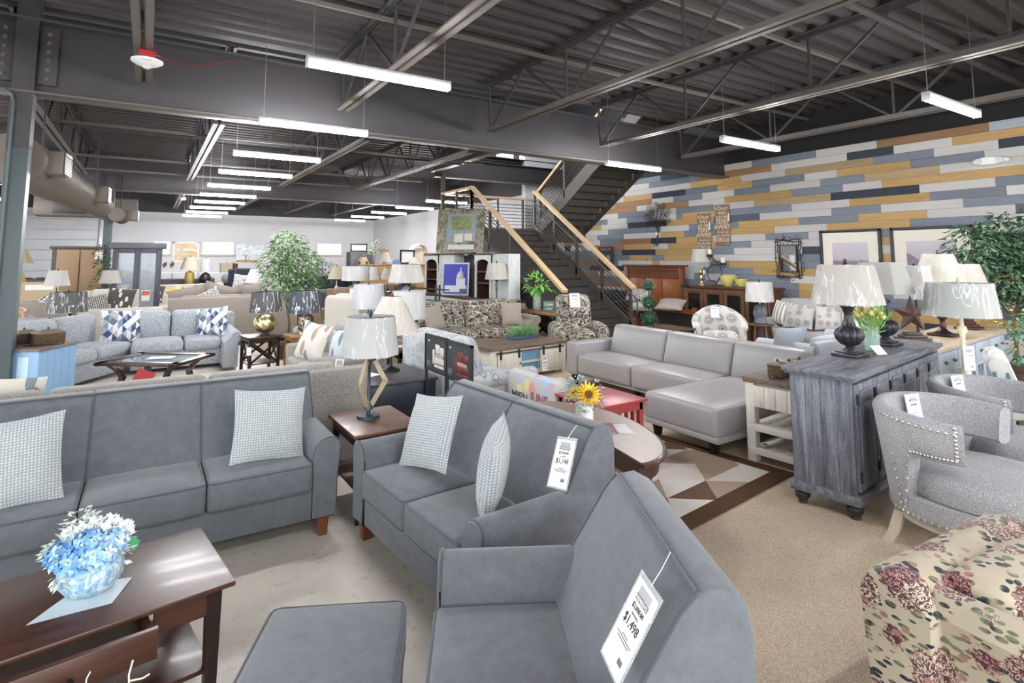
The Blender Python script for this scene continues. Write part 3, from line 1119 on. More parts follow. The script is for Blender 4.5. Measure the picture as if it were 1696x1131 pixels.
rail(xC, (y1s, Z1 + .1), (yE + .2, zE), 1.0)
# landing railing with dark infill plates
for (a, b, nm) in (((xA, y1s), (xA, 14.85), 2), ((xA, 14.85), (10.9, 14.85), 4)):
    for k in range(8):
        h = Z1 + .13 + k * .105
        MB().tube([(a[0], a[1], h), (b[0], b[1], h)], .011, 6).build('rail_bar', M_ST, st)
    MB().bar((a[0], a[1], Z1 + 1.06), (b[0], b[1], Z1 + 1.06), .14, .06).build('handrail', M_RAIL, st, smooth=False)
    for k in range(nm + 1):
        f = k / nm
        MB().box(a[0] + (b[0] - a[0]) * f - .03, a[0] + (b[0] - a[0]) * f + .03, a[1] + (b[1] - a[1]) * f - .03, a[1] + (b[1] - a[1]) * f + .03, Z1, Z1 + 1.04).build('rail_post', M_ST, st, smooth=False)
MB().box(xA - .05, xA + .05, 14.8, 14.9, Z1, 4.35).build('hanger_post', M_ST, st, smooth=False)
# small tube handrails
def trail(x, pts, r=.02):
    MB().tube([(x, p[0], p[1]) for p in pts], r, 8).build('tube_handrail', M_ST, st)
trail(xB - .12, [(y0s - .12, .62), (y0s - .12, .9), (y0s + .05, 1.02), (y1s, Z1 + .84)])
trail(xD + .14, [(y1s - .2, Z1 + .42), (yE + .5, zE + .55)])
for i in range(5):
    f = .12 + i * .18
    y = y1s - f * n2 * run2
    z = Z1 + .42 + (y1s - .2 - y) * (zE + .55 - Z1 - .42) / (y1s - .2 - yE - .5)
    MB().bar((xD + .03, y, z - .10), (xD + .14, y, z), .02, .02).build('rail_bracket', M_ST, st, smooth=False)
# books and boxes upstairs
t = thing('bookcase', 'dark wooden bookcase on the upper floor seen past the stair', 'bookcase', (10.2, 16.3, ZD + .12), 0)
for a in ((-.5, -.46, -.18, .18, 0, 1.5), (.46, .5, -.18, .18, 0, 1.5)):
    MB().box(*a).build('side_panel', wood('3a2a20', '4b382b'), t, smooth=False)
for z in (0, .45, .95, 1.46):
    MB().box(-.5, .5, -.18, .18, z, z + .04).build('shelf', wood('3a2a20', '4b382b'), t, smooth=False)
# ---------------------------------------------------------------- furniture kit
M_GREY = fabric('5f6266', .22, 200, .25, .36)
M_PIPE = fabric('4a4d51', .12, 240)
M_LEGW = wood('5a2f1c', '7c4427', 8, 'Z', .35)
M_DKWOOD = wood('2c1b16', '4a2d24', 6, 'X', .38, .15)
M_DKLEG = wood('1f1412', '33211c', 6, 'Z', .35)
M_PAPER = plain('eceae6', .7, 0, .2, .01)
M_INK = plain('2b2a2c', .7, var=0)
M_INKS = plain('77757a', .7, var=0)
M_CLEAR = glass('e6ebee', .06, .30)

def taper_leg(x, y, h, w=.055, w1=.035, splay=(0, 0)):
    s = [[(x + splay[0] + a * w1 / 2, y + splay[1] + b * w1 / 2, 0) for a, b in ((-1, -1), (1, -1), (1, 1), (-1, 1))],
         [(x + a * w / 2, y + b * w / 2, h) for a, b in ((-1, -1), (1, -1), (1, 1), (-1, 1))]]
    return MB().loft(s)
def cushion(nm, x0, x1, y0, y1, z0, z1, mat, par, r=.035, puff=.02, pipe=None, m=3, puffside=0, fn=None):
    c = MB().soft(x0, x1, y0, y1, z0, z1, r, puff, 2, m, puffside=puffside, fn=fn).build(nm, mat, par)
    if pipe:
        d = .007
        for z in (z1 - r * .25, z0 + r * .25):
            MB().tube(rrect(x0 + d, x1 - d, y0 + d, y1 - d, z, r, 2), .0065, 6, True).build('piping', pipe, c)
    return c
def flare_arm(par, xi, xo, y0, y1, z0, z1, mat, pipe):
    """flared arm: inner face near xi, outer face flaring to xo at the top"""
    s = 1 if xo > xi else -1
    w = abs(xo - xi)
    prof = [(0, z0), (w * .86, z0), (w * .90, (z0 + z1) / 2), (w * 1.0, z1 - .075), (w * .97, z1 - .035), (w * .83, z1 - .008), (w * .6, z1), (w * .33, z1 - .012), (w * .10, z1 - .045), (0, z1 - .10)]
    pr = [(xi + s * a, b) for a, b in prof]
    if s < 0:
        pr = pr[::-1]
    a = MB().slab(pr, y0, y1, 'y', .02).build('arm', mat, par)
    ring = [(p[0], y0 + .012, p[1]) for p in pr]
    MB().tube(ring, .0065, 6, True).build('piping', pipe, a)
    return a
def grey_seat(name, label, cat, seats, cw, loc, rz, group=None):
    t = thing(name, label, cat, loc, rz, group)
    wi = seats * cw
    aw = .15
    w = wi + 2 * aw
    MB().soft(-w / 2 + .02, w / 2 - .02, -.435, .44, .12, .31, .015).build('base', M_GREY, t)
    for i in range(seats):
        x0 = -wi / 2 + i * cw
        cushion('seat_cushion', x0 + .003, x0 + cw - .003, -.465, .06, .305, .475, M_GREY, t, .03, .018, M_PIPE)
    bw = (w - .05) / seats
    for i in range(seats):
        a = -w / 2 + .025 + i * bw
        b = a + bw
        if seats == 3:
            e = [-w / 2 + .025, -cw / 2, cw / 2, w / 2 - .025]
            a, b = e[i], e[i + 1]
        prof = [(-.02, .42), (.44, .14), (.455, .80), (.43, .895), (.36, .93), (.285, .915), (.245, .86)]
        prof = [(-.02, .42), (.10, .30), (.45, .14), (.458, .80), (.435, .895), (.37, .932), (.30, .92), (.25, .865), (.10, .62)]
        bk = MB().slab(prof, a, b, 'x', .012).build('back_panel', M_GREY, t)
        MB().tube([(a, -.02 + .002, .42), (a, .10, .62), (a, .25, .865), (a, .30, .92)], .0065, 6).build('piping', M_PIPE, bk)
        MB().tube([(a, .295, .922), (b, .295, .922)], .0065, 6).build('piping', M_PIPE, bk)
        if i == seats - 1:
            MB().tube([(b, -.018, .42), (b, .10, .62), (b, .25, .865), (b, .30, .92)], .0065, 6).build('piping', M_PIPE, bk)
    flare_arm(t, -wi / 2, -w / 2 - .02, -.455, .30, .125, .625, M_GREY, M_PIPE)
    flare_arm(t, wi / 2, w / 2 + .02, -.455, .30, .125, .625, M_GREY, M_PIPE)
    for sx in (-1, 1):
        taper_leg(sx * (w / 2 - .07), -.39, .125, .075, .05).build('leg', M_LEGW, t)
        taper_leg(sx * (w / 2 - .07), .38, .125, .075, .05).build('leg', M_LEGW, t)
    return t
def pillow(label, mat, x, y, z, w=.45, h=.45, t=.15, rz=0, rx=-14, ry=0, group='throw pillows', nm='throw_pillow'):
    o = MB().pillow(w, h, t).build(nm, mat)
    tag(o, label, 'pillow', group)
    return put(o, x, y, z, rz, rx, ry)
def price_tag(label, lines, x, y, z, rz=0, rx=0, ry=0, w=.15, h=.27, string=None, logo='HANSEN\'S'):
    t = thing('price_tag', label, 'price tag', (x, y, z), 0, 'paper price tags')
    put(t, x, y, z, rz, rx, ry)
    MB().soft(-w / 2, w / 2, -.001, .001, -h / 2, h / 2, .0009).build('sleeve', M_CLEAR, t)
    MB().box(-w * .44, w * .44, -.0022, -.0012, -h * .47, h * .44).build('card', M_PAPER, t, smooth=False)
    e = (R(90), 0, 0)
    if logo:
        MB().soft(-w * .24, w * .24, -.0032, -.0022, h * .30, h * .40, .0004).build('logo_arch', plain('a9acaf', .7), t)
        MB().box(-w * .26, w * .26, -.0034, -.0022, h * .245, h * .305).build('logo_band', plain('6b6368', .7), t, smooth=False)
        text('logo_text', logo, h * .06, t, (0, -.0040, h * .255), e, M_PAPER)
    for (s, sz, zz, dark) in lines:
        text('print', s, h * sz, t, (0, -.0030, h * zz), e, M_INK if dark else M_INKS, sx=.9)
    for k, zz in enumerate((-.12, -.15, -.18)):
        ww = (.12, .32, .25)[k]
        MB().box(-w * ww, w * ww, -.0030, -.0022, h * zz, h * (zz + .012)).build('print_line', M_INKS, t, smooth=False)
    for k in range(6):
        MB().box(w * (.12 + k * .03), w * (.135 + k * .03), -.0030, -.0022, -h * .36, -h * .30).build('bar_mark', M_INK, t, smooth=False)
    if string:
        MB().tube([(0, 0, h * .47)] + string, .0012, 5).build('string', plain('e8e8e8', .5), t)
    return t

WRAPON = True
def lamp(label, x, y, z, base, shade, cloth='e6e2da', wrapped=True, fin='3a3634', cat='lamp', nm='table_lamp', flut=0, square=False, lining=None, inner='f2eee4', group=None):
    """base: list of (part name, material, profile or MB, [flute]); shade: (r_bottom, r_top, z0, z1)"""
    t = thing(nm, label, cat, (x, y, z), 0, group or 'lamps for sale')
    for b in base:
        if isinstance(b[2], MB):
            b[2].build(b[0], b[1], t)
        else:
            MB().lathe(b[2], 48 if len(b) > 3 else 20, flute=b[3] if len(b) > 3 else None).build(b[0], b[1], t)
    rb, rt, z0, z1 = shade
    n = 40 if flut else 28
    def shell(off, th):
        secs = []
        for rr, zz in ((rb + off, z0), ((rb + rt) / 2 + off, (z0 + z1) / 2), (rt + off, z1), (rt + off - th, z1), ((rb + rt) / 2 + off - th, (z0 + z1) / 2), (rb + off - th, z0), (rb + off, z0)):
            s = []
            for i in range(n):
                a = 2 * pi * i / n + (pi / n)
                q = rr
                if flut:
                    q = rr * (1 + flut * (1 if i % 2 else -1))
                if square:
                    q = rr * min(1 / max(abs(math.cos(a)), abs(math.sin(a))), 1.28)
                s.append((q * math.cos(a), q * math.sin(a), zz))
            secs.append(s)
        return MB().loft(secs, caps=False)
    sh = shell(0, .004).build('lamp_shade', shade_cloth(cloth), t)
    if wrapped:
        m = MB()
        secs = []
        for k in range(7):
            f = k / 6
            rr = rb + (rt - rb) * f
            s = []
            for i in range(36):
                a = 2 * pi * i / 36
                q = rr * (1.02 + .014 * math.sin(7 * a + 5 * f + x * 3) + .010 * math.sin(13 * a - 9 * f + y))
                if square:
                    q = rr * (1.03 * min(1 / max(abs(math.cos(a)), abs(math.sin(a))), 1.28))
                s.append((q * math.cos(a), q * math.sin(a), z0 - .006 + (z1 - z0 + .012) * f))
            secs.append(s)
        m.loft(secs, caps=False).build('plastic_wrap', wrap(), sh)
    MB().tube([(-rt * .98, 0, z1 - .012), (rt * .98, 0, z1 - .012)], .003, 5).build('shade_spider', metal('8a8580'), sh)
    MB().lathe([(.004, z0 - .04), (.004, z1 - .01), (.012, z1), (.018, z1 + .02), (.010, z1 + .03), (.012, z1 + .042), (.001, z1 + .055)], 10).build('finial', plain(fin, .4), t)
    return t
def table(name, label, cat, w, d, h, loc, rz=0, mtop=None, mleg=None, legw=.05, tt=.028, apron=.09, over=.03, shelf=None, leg_taper=1.0, mapron=None, group=None):
    t = thing(name, label, cat, loc, rz, group)
    mtop = mtop or M_DKWOOD
    mleg = mleg or M_DKLEG
    MB().soft(-w / 2, w / 2, -d / 2, d / 2, h - tt, h, .005).build('table_top', mtop, t)
    for sx in (-1, 1):
        for sy in (-1, 1):
            taper_leg(sx * (w / 2 - over - legw / 2), sy * (d / 2 - over - legw / 2), h - tt, legw, legw * leg_taper).build('leg', mleg, t)
    if apron:
        a, b = w / 2 - over - .008, d / 2 - over - .008
        for q in ((-a, a, -b - .008, -b + .012), (-a, a, b - .012, b + .008)):
            MB().box(q[0], q[1], q[2], q[3], h - tt - apron, h - tt).build('apron', mapron or mleg, t, smooth=False)
        for q in ((-a - .008, -a + .012, -b, b), (a - .012, a + .008, -b, b)):
            MB().box(q[0], q[1], q[2], q[3], h - tt - apron, h - tt).build('apron', mapron or mleg, t, smooth=False)
    if shelf:
        MB().soft(-w / 2 + over + .01, w / 2 - over - .01, -d / 2 + over + .01, d / 2 - over - .01, shelf, shelf + .02, .004).build('shelf', mtop, t)
    return t
def roll_prof(xi, s, w, z0, z1, r):
    """rolled arm section, list of (x,z)"""
    p = [(xi, z0), (xi + s * w * .8, z0), (xi + s * w * .8, z1 - 2 * r + .02)]
    cx, cz = xi + s * (w - r), z1 - r
    for i in range(11):
        a = R(-60 + 240 * i / 10)
        p.append((cx + s * r * math.cos(a), cz + r * math.sin(a)))
    p.append((xi, z1 - 2 * r))
    return p if s > 0 else p[::-1]
def sofa(label, w, d, seats, mat, loc, rz, seat_h=.47, arm_h=.62, back_h=.88, arm='roll', aw=.22, legs=True, nm='sofa', cat='sofa', back='cushion', mat2=None, mat3=None, legm=None, group=None, curve=0, bc=None):
    """seat faces local -y"""
    t = thing(nm, label, cat, loc, rz, group)
    m2 = mat2 or mat
    m3 = mat3 or mat
    wi = w - 2 * aw if arm else w
    z0 = .10 if legs else .02
    MB().soft(-w / 2 + .02, w / 2 - .02, -d / 2 + .04, d / 2, z0, seat_h - .15, .02).build('base', mat, t)
    cw = wi / seats
    for i in range(seats):
        x0 = -wi / 2 + i * cw
        cushion('seat_cushion', x0 + .003, x0 + cw - .003, -d / 2, d / 2 - .28, seat_h - .16, seat_h, m2, t, .045, .03)
    prof = [(d / 2 - .26, seat_h - .1), (d / 2 - .02, z0), (d / 2, back_h - .08), (d / 2 - .03, back_h - .02), (d / 2 - .09, back_h), (d / 2 - .14, back_h - .03)]
    MB().slab(prof, -w / 2 + (.03 if arm else 0), w / 2 - (.03 if arm else 0), 'x', .03).build('backrest', mat, t)
    if back == 'cushion':
        n = bc or seats
        cb = wi / n
        for i in range(n):
            x0 = -wi / 2 + i * cb
            def fn(p):
                q = (p[2] - seat_h) / max(.1, back_h - seat_h)
                return (p[0], p[1] + .12 * q, p[2])
            cushion('back_cushion', x0 + .004, x0 + cb - .004, d / 2 - .42, d / 2 - .20, seat_h - .02, back_h + .03, m2, t, .07, 0, None, 3, .05, fn)
    if arm:
        for s in (-1, 1):
            if arm == 'roll':
                pr = roll_prof(s * wi / 2, s, aw, z0, arm_h, .085)
                MB().slab(pr, -d / 2 + .02, d / 2 - .08, 'y', .02).build('arm', m3, t)
            else:
                a, b = sorted((s * wi / 2, s * w / 2))
                MB().soft(a, b, -d / 2 + .01, d / 2 - .06, z0, arm_h, .04, .01, 2, 2).build('arm', m3, t)
    if legs:
        for sx in (-1, 1):
            for y in (-d / 2 + .09, d / 2 - .08):
                taper_leg(sx * (w / 2 - .08), y, z0 + .01, .06, .04).build('leg', legm or M_DKLEG, t)
    return t
def leaf_cloud(n, pts, size, name, mat, parent, seed=1, droop=.5, aspect=.42):
    """foliage: n folded leaves scattered around the given (centre, radius) blobs"""
    r = random.Random(seed)
    vs, fs = [], []
    tot = sum(b[1] ** 2 for b in pts)
    for (c, rad, *sq) in pts:
        k = max(1, int(n * rad * rad / tot))
        sz = sq[0] if sq else 1.0
        for _ in range(k):
            while True:
                d = Vector((r.uniform(-1, 1), r.uniform(-1, 1), r.uniform(-1, 1)))
                if .05 < d.length < 1:
                    break
            d = d.normalized() * (d.length ** .45)
            p = Vector(c) + Vector((d.x * rad, d.y * rad, d.z * rad * sz))
            u = Vector((d.x + r.uniform(-.6, .6), d.y + r.uniform(-.6, .6), d.z * .3 - droop + r.uniform(-.4, .4))).normalized()
            s = u.cross(Vector((r.uniform(-.3, .3), r.uniform(-.3, .3), 1))).normalized()
            nn = u.cross(s)
            L = size * r.uniform(.7, 1.25)
            W = L * aspect
            o = len(vs)
            vs += [tuple(p), tuple(p + u * L * .45 + s * W / 2 + nn * W * .12), tuple(p + u * L), tuple(p + u * L * .45 - s * W / 2 + nn * W * .12), tuple(p + u * L * .5 - nn * W * .05)]
            fs += [(o, o + 1, o + 4), (o + 1, o + 2, o + 4), (o + 2, o + 3, o + 4), (o + 3, o, o + 4)]
    me = bpy.data.meshes.new(name)
    me.from_pydata(vs, [], fs)
    me.materials.append(mat)
    ob = bpy.data.objects.new(name, me)
    COL.objects.link(ob)
    ob.parent = parent
    ob['kind'] = 'stuff'
    return ob
@cached
def leafmat(a, b, c=None):
    t = NT('leaf_' + a)
    n = t.noise(t.coord(), 23, 2, .6)
    st = [(.36, rgb(a)), (.56, rgb(b))]
    if c:
        st.append((.66, rgb(c)))
    return t.done(t.ramp(n, st), .55, 0, .4)
# ---------------------------------------------------------------- foreground seating
grey_seat('sofa', 'grey three-seat sofa with tapered wooden legs at left behind the coffee table', 'sofa', 3, .61, (.06, 4.34, 0), 0)
grey_seat('loveseat', 'grey two-seat loveseat with a price tag on its back', 'loveseat', 2, .595, (1.715, 3.09, 0), -86).scale = (1, 1, .972)
grey_seat('armchair', 'grey armchair in the foreground with its back turned to the carpet', 'armchair', 1, .62, (1.265, 1.63, 0), -119).scale = (1, 1, .965)
t = thing('ottoman', 'grey upholstered ottoman in front of the grey armchair', 'ottoman', (.56, 2.06, 0), -27)
MB().soft(-.25, .25, -.32, .32, .12, .30, .015).build('base', M_GREY, t)
cushion('seat_cushion', -.262, .262, -.332, .332, .29, .45, M_GREY, t, .035, .022, M_PIPE)
for sx in (-1, 1):
    for sy in (-1, 1):
        taper_leg(sx * .19, sy * .26, .125, .06, .045).build('leg', M_LEGW, t)
WV = p_weave()
pillow('white and grey lattice weave pillow at the left of the grey sofa', WV, -.57, 4.12, .70, .47, .47, .15, 4, -20, -3)
pillow('white and grey lattice weave pillow at the right end of the grey sofa', WV, .74, 4.14, .70, .46, .46, .15, 2, -20, 5)
pillow('white lattice weave pillow lying back at the far end of the loveseat', WV, 1.58, 3.42, .70, .46, .46, .15, -74, -24, -7)
pillow('white lattice weave pillow standing on edge by the near arm of the loveseat', WV, 1.62, 2.70, .69, .45, .45, .16, -128, -8, 3)
price_tag('price tag reading $1,148 hanging on the grey loveseat back', [('$1,550.00', .075, .16, True), ('SALE PRICE', .035, .10, False), ('$1,148', .14, -.02, True)], 1.83, 2.37, .765, -80, -28, -7, .14, .25, [(.01, .02, .17), (.0, .05, .20)])
price_tag('price tag reading $1,498 hanging on the grey armchair back', [('$2,000.00', .075, .16, True), ('SALE PRICE', .035, .10, False), ('$1,498', .14, -.02, True)], 1.19, 1.235, .775, -112, -30, 4, .14, .255, [(-.02, .02, .17), (-.06, .05, .21)])

# coffee table with drawer and lower shelf
t = thing('coffee_table', 'dark walnut coffee table with a drawer carrying a blue flower vase', 'table', (-.30, 2.905, 0), 8)
M_WAL = wood('200f0a', '603826', 3.0, 'X', .38, .1)
W_, D_, Hh = 1.28, .62, .48
MB().soft(-W_ / 2, W_ / 2, -D_ / 2, D_ / 2, Hh - .022, Hh, .006).build('table_top', M_WAL, t)
for sx in (-1, 1):
    for sy in (-1, 1):
        taper_leg(sx * (W_ / 2 - .07), sy * (D_ / 2 - .06), Hh - .022, .055, .042).build('leg', M_DKLEG, t)
for sy in (-1, 1):
    for a, b in ((-.57, -.36), (.36, .57)) if sy < 0 else ((-.57, .57),):
        MB().box(a, b, sy * .26 - .01, sy * .26 + .01, .36, Hh - .022).build('apron', M_WAL, t, smooth=False)
for sx in (-1, 1):
    MB().box(sx * .565 - .01, sx * .565 + .01, -.25, .25, .36, Hh - .022).build('apron', M_WAL, t, smooth=False)
d = MB().soft(-.355, .355, -.40, -.375, .345, .452, .004).box(-.34, -.325, -.375, .1, .36, .44).box(.325, .34, -.375, .1, .36, .44).build('drawer', M_WAL, t)
MB().box(-.33, .33, -.375, .1, .355, .365).build('drawer_bottom', wood('8a7a6a', 'a89a8a', 4, 'X', .4), d, smooth=False)
MB().bar((-.11, -.425, .385), (.11, -.425, .385), .012, .016).bar((-.10, -.425, .385), (-.10, -.40, .385), .012, .014).bar((.10, -.425, .385), (.10, -.40, .385), .012, .014).build('handle', plain('23201f', .35, .6), d, smooth=False)
MB().soft(-.57, .57, -.25, .25, .13, .15, .004).build('shelf', M_WAL, t)
t = thing('hang_tag', 'clear sleeve tag with red and green print tied to the coffee table drawer', 'tag', (-.10, 2.43, .25), 8)
MB().soft(-.085, .085, -.001, .001, -.16, .13, .0009).build('sleeve', M_CLEAR, t)
MB().box(-.06, .06, -.004, -.002, -.16, .02).build('green_card', plain('2e7a5c', .6), t, smooth=False)
MB().box(-.045, .045, -.006, -.004, -.16, .005).build('red_label', plain('d05a60', .6), t, smooth=False)
MB().tube([(0, 0, .13), (.004, -.004, .18), (.012, -.01, .20)], .002, 5).build('string', plain('e8e6e0', .7), t)
t = thing('hang_tag', 'plain white card tied with twine to the coffee table drawer', 'tag', (.04, 2.43, .24), 8)
MB().box(-.05, .05, -.001, .001, -.14, .02).build('card', M_PAPER, t, smooth=False)
MB().tube([(-.02, 0, .01), (-.015, -.006, .08), (-.02, -.004, .16), (-.01, .0, .20)], .003, 5).tube([(-.017, -.004, .14), (.02, -.01, .135), (.04, -.01, .14)], .003, 5).build('twine', plain('d9cfb8', .8), t)

# hydrangea vase
t = thing('flower_vase', 'blue and white ceramic vase of blue hydrangeas and white roses', 'vase', (-.125, 2.93, .482), 20)
def m_vase():
    q = NT('marbled_ceramic')
    n = q.noise(q.coord(), 26, 5, .7, 1.2)
    return q.done(q.ramp(n, [(.4, rgb('6f97b5')), (.5, rgb('a7c0cc')), (.6, rgb('cfd8da'))]), .35, 0, .5)
v = MB().lathe([(.055, 0), (.095, .01), (.125, .05), (.128, .09), (.108, .125), (.085, .14), (.078, .135), (.09, .12), (.001, .10)], 28)
v.build('vase_body', m_vase(), t)
rr = random.Random(5)
def petals(nf, rad, ps, mat, nm, c, par, cup=.4, sq=.8):
    m = MB()
    for i in range(nf):
        z = 1 - 1.55 * (i + .5) / nf
        a = i * 2.39996
        rq = math.sqrt(max(0, 1 - z * z))
        n = Vector((rq * math.cos(a), rq * math.sin(a), z * sq))
        p = n * rad
        n.normalize()
        u = n.orthogonal().normalized()
        w = n.cross(u)
        rot = rr.uniform(0, pi)
        for k in range(4):
            b = rot + k * pi / 2
            d1 = u * math.cos(b) + w * math.sin(b)
            d2 = u * math.cos(b + .75) + w * math.sin(b + .75)
            d0 = u * math.cos(b - .75) + w * math.sin(b - .75)
            q = p + n * rr.uniform(0, .006)
            m.add([q, q + d0 * ps * .75 + n * ps * cup * .5, q + d1 * ps * 1.1 + n * ps * cup, q + d2 * ps * .75 + n * ps * cup * .5], [(0, 1, 2, 3)])
    o = m.build(nm, mat, par, smooth=False)
    o.location = c
    return o
BLU = [leafmat('5d97cf', '9cc3e4', 'd8e8f2'), leafmat('7fb0dc', 'bcd7ea', 'e6eef2'), leafmat('4f8bc9', '86b4de', 'cfe2d8')]
for i, (x, y, z) in enumerate(((-.085, -.06, .16), (.0, -.085, .165), (-.105, .025, .175), (-.03, -.02, .205), (.06, -.045, .185))):
    petals(42, .058, .021, BLU[i % 3], 'hydrangea_bloom', (x, y, z), t)
WHT = leafmat('dfe4e6', 'f0f0ee', 'f8f6f2')
def rose(c, r, par):
    m = MB()
    for k in range(5):
        n = 5 + k * 2
        for i in range(n):
            a = 2 * pi * i / n + k * .7
            rr_ = r * (.18 + .2 * k)
            w = 2.6 * rr_ / n + .01
            h = r * (1.05 - .14 * k)
            d = Vector((math.cos(a), math.sin(a), 0))
            s = Vector((-math.sin(a), math.cos(a), 0))
            b = d * rr_ * .6
            m.add([b - s * w * .6, b + s * w * .6, d * rr_ * 1.2 + s * w + Vector((0, 0, h)), d * rr_ * 1.35 + Vector((0, 0, h * 1.08)), d * rr_ * 1.2 - s * w + Vector((0, 0, h))], [(0, 1, 2, 3, 4)])
    o = m.build('white_rose', WHT, par, smooth=False)
    o.location = c
    o.rotation_euler = (rr.uniform(-.3, .3), rr.uniform(-.3, .4), 0)
for c in ((.0, .055, .22), (.065, .03, .215), (.105, .0, .19), (-.045, .075, .205), (.085, .075, .185)):
    petals(26, .036, .024, WHT, 'white_rose', (c[0], c[1], c[2] + .015), t, .9)
leaf_cloud(420, [((-.02, .08, .26), .07), ((-.10, .03, .19), .07), ((.02, .10, .19), .07), ((.10, .06, .15), .07), ((-.12, -.06, .13), .04), ((.07, -.07, .14), .05)], .035, 'dusty_foliage', leafmat('a8bab0', 'c9d3c6', 'dfe3da'), t, 4, .2, .6)
m = MB()
m.add([(.10, .03, .16), (.16, .0, .17), (.19, -.02, .14), (.15, -.06, .12), (.13, -.02, .14)], [(0, 1, 4), (1, 2, 4), (2, 3, 4), (3, 0, 4)])
m.build('leaf', leafmat('2f7a4e', '4b9a66'), t, smooth=False)
t.scale = (.88, .88, .9)
o = tag(MB().add([(-.20, -.12, 0), (.05, -.17, 0), (.14, -.02, .004), (-.02, .06, .001)], [(0, 1, 2, 3)]).add([(-.20, -.12, .0006), (.05, -.17, .0006), (.14, -.02, .0046), (-.02, .06, .0016)], [(3, 2, 1, 0)]).build('paper_sheet', plain('c3cfd4', .7), smooth=False), 'crumpled white paper lying under the flower vase', 'paper')
put(o, -.125, 2.93, .4805, 10)

# end table and tripod lamp
t = table('end_table', 'brown wooden end table between the grey sofa and loveseat', 'table', .50, .66, .60, (1.49, 4.23, 0), 0, wood('4f3023', '75503c', 4, 'Y', .42, .1), M_DKLEG, .04, .026, .07, .03, .20, .8)
M_GUN = metal('4a5058', .45, .6)
M_WASH = wood('8d7f66', 'b9ab8e', 9, 'Z', .6)
b1 = MB().lathe([(.085, 0), (.085, .022), (.03, .025), (.001, .026)], 28)
stem = MB().lathe([(.016, .025), (.016, .055), (.034, .06), (.034, .075), (.012, .12), (.012, .40), (.02, .41), (.055, .43), (.03, .47), (.02, .50), (.012, .56), (.001, .56)], 16)
legs = []
for k in range(3):
    a = R(90 + k * 120 + 12)
    dx, dy = math.cos(a), math.sin(a)
    legs.append(('wooden_strut', M_WASH, MB().bar((dx * .02, dy * .02, .09), (dx * .125, dy * .125, .27), .02, .035, (dx, dy, 0)).bar((dx * .125, dy * .125, .26), (dx * .03, dy * .03, .44), .02, .035, (dx, dy, 0))))
t = lamp('table lamp with a wooden diamond tripod base and white drum shade on the end table', 1.47, 4.30, .60, [('foot', M_GUN, b1), ('stem', M_GUN, stem)] + legs, (.215, .185, .47, .755), 'dcdcd8', fin='3b4450')

# half-oval table with sunflower pot
t = thing('console_table', 'dark wood half-oval table behind the loveseat', 'table', (2.765, 3.365, 0), -11.5)
def half(a, b, z, n=24):
    return [(a * math.cos(R(-90 + 180 * i / n)), b * math.sin(R(-90 + 180 * i / n)), z) for i in range(n + 1)]
M_TOPW = wood('7d675a', '9a8577', 3, 'Y', .34, .15)  # top lighter than the dark wood: reflected light put into its colour
MB().loft([half(.455, .795, .542), half(.455, .795, .555)]).build('table_top', M_TOPW, t)
MB().loft([half(.47, .81, .52), half(.485, .825, .53), half(.485, .825, .54), half(.472, .812, .551)]).build('edge_moulding', M_DKWOOD, t)
MB().loft([half(.43, .77, .43), half(.43, .77, .52)]).build('apron', M_DKWOOD, t)
for (x, y) in ((.035, -.755), (.035, .755), (.36, -.32), (.36, .32)):
    taper_leg(x, y, .44, .06, .04).build('leg', M_DKLEG, t)
o = tag(MB().add([(-.13, -.08, 0), (.12, -.06, 0), (.11, .08, .002), (-.10, .07, .001), (-.13, -.08, .001), (.12, -.06, .001), (.11, .08, .003), (-.10, .07, .002)], [(3, 2, 1, 0), (4, 5, 6, 7)]).build('leaflet', plain('c9c6c4', .5), smooth=False), 'grey printed leaflet on the half-oval table', 'leaflet')
put(o, 2.98, 3.16, .5555, 60)
o = tag(MB().add([(-.12, -.13, 0), (.12, -.05, 0), (.03, .12, .001), (-.12, -.13, .002), (.12, -.05, .002), (.03, .12, .003)], [(2, 1, 0), (3, 4, 5)]).build('leaflet', plain('7d3b44', .5), smooth=False), 'dark red folded leaflet beside the sunflower pot', 'leaflet')
put(o, 2.90, 3.26, .5585, 40)
t = thing('sunflower_pot', 'white ribbed pot of yellow sunflowers on the half-oval table', 'potted flowers', (2.885, 3.45, .5555), 0)
pr = [(.055, 0), (.062, .005)]
for k in range(6):
    pr += [(.066 + k * .001, .012 + k * .02), (.0635 + k * .001, .022 + k * .02)]
pr += [(.073, .135), (.066, .135), (.064, .12), (.001, .12)]
MB().lathe(pr, 24).build('pot', plain('ebe8e2', .45), t)
def sunflower(c, r, tilt, az):
    m = MB()
    for ring, (n, rl, up) in enumerate(((18, 1.0, .12), (16, .84, .42), (12, .6, .8))):
        for i in range(n):
            a = 2 * pi * i / n + ring * .2
            d = Vector((math.cos(a), math.sin(a), 0))
            s = Vector((-math.sin(a), math.cos(a), 0))
            L = r * rl
            z = Vector((0, 0, 1))
            m.add([d * r * .28, d * L * .65 + s * r * .11 + z * L * up * .6, d * L + z * L * up, d * L * .65 - s * r * .11 + z * L * up * .6], [(0, 1, 2, 3)])
    o = m.build('petals', leafmat('d8a81e', 'f0cf3a', 'f6e27a'), t, smooth=False)
    o.location = c
    o.rotation_euler = (R(tilt), 0, R(az))
    MB().lathe([(.001, .0), (r * .27, .0), (r * .28, r * .1), (r * .18, r * .16), (.001, r * .12)], 14).build('seed_disc', plain('6b4a1c', .9), o)
sunflower((.0, -.05, .21), .105, 50, -30)
sunflower((-.07, .03, .21), .075, 35, -90)
sunflower((.07, .02, .21), .075, 40, 40)
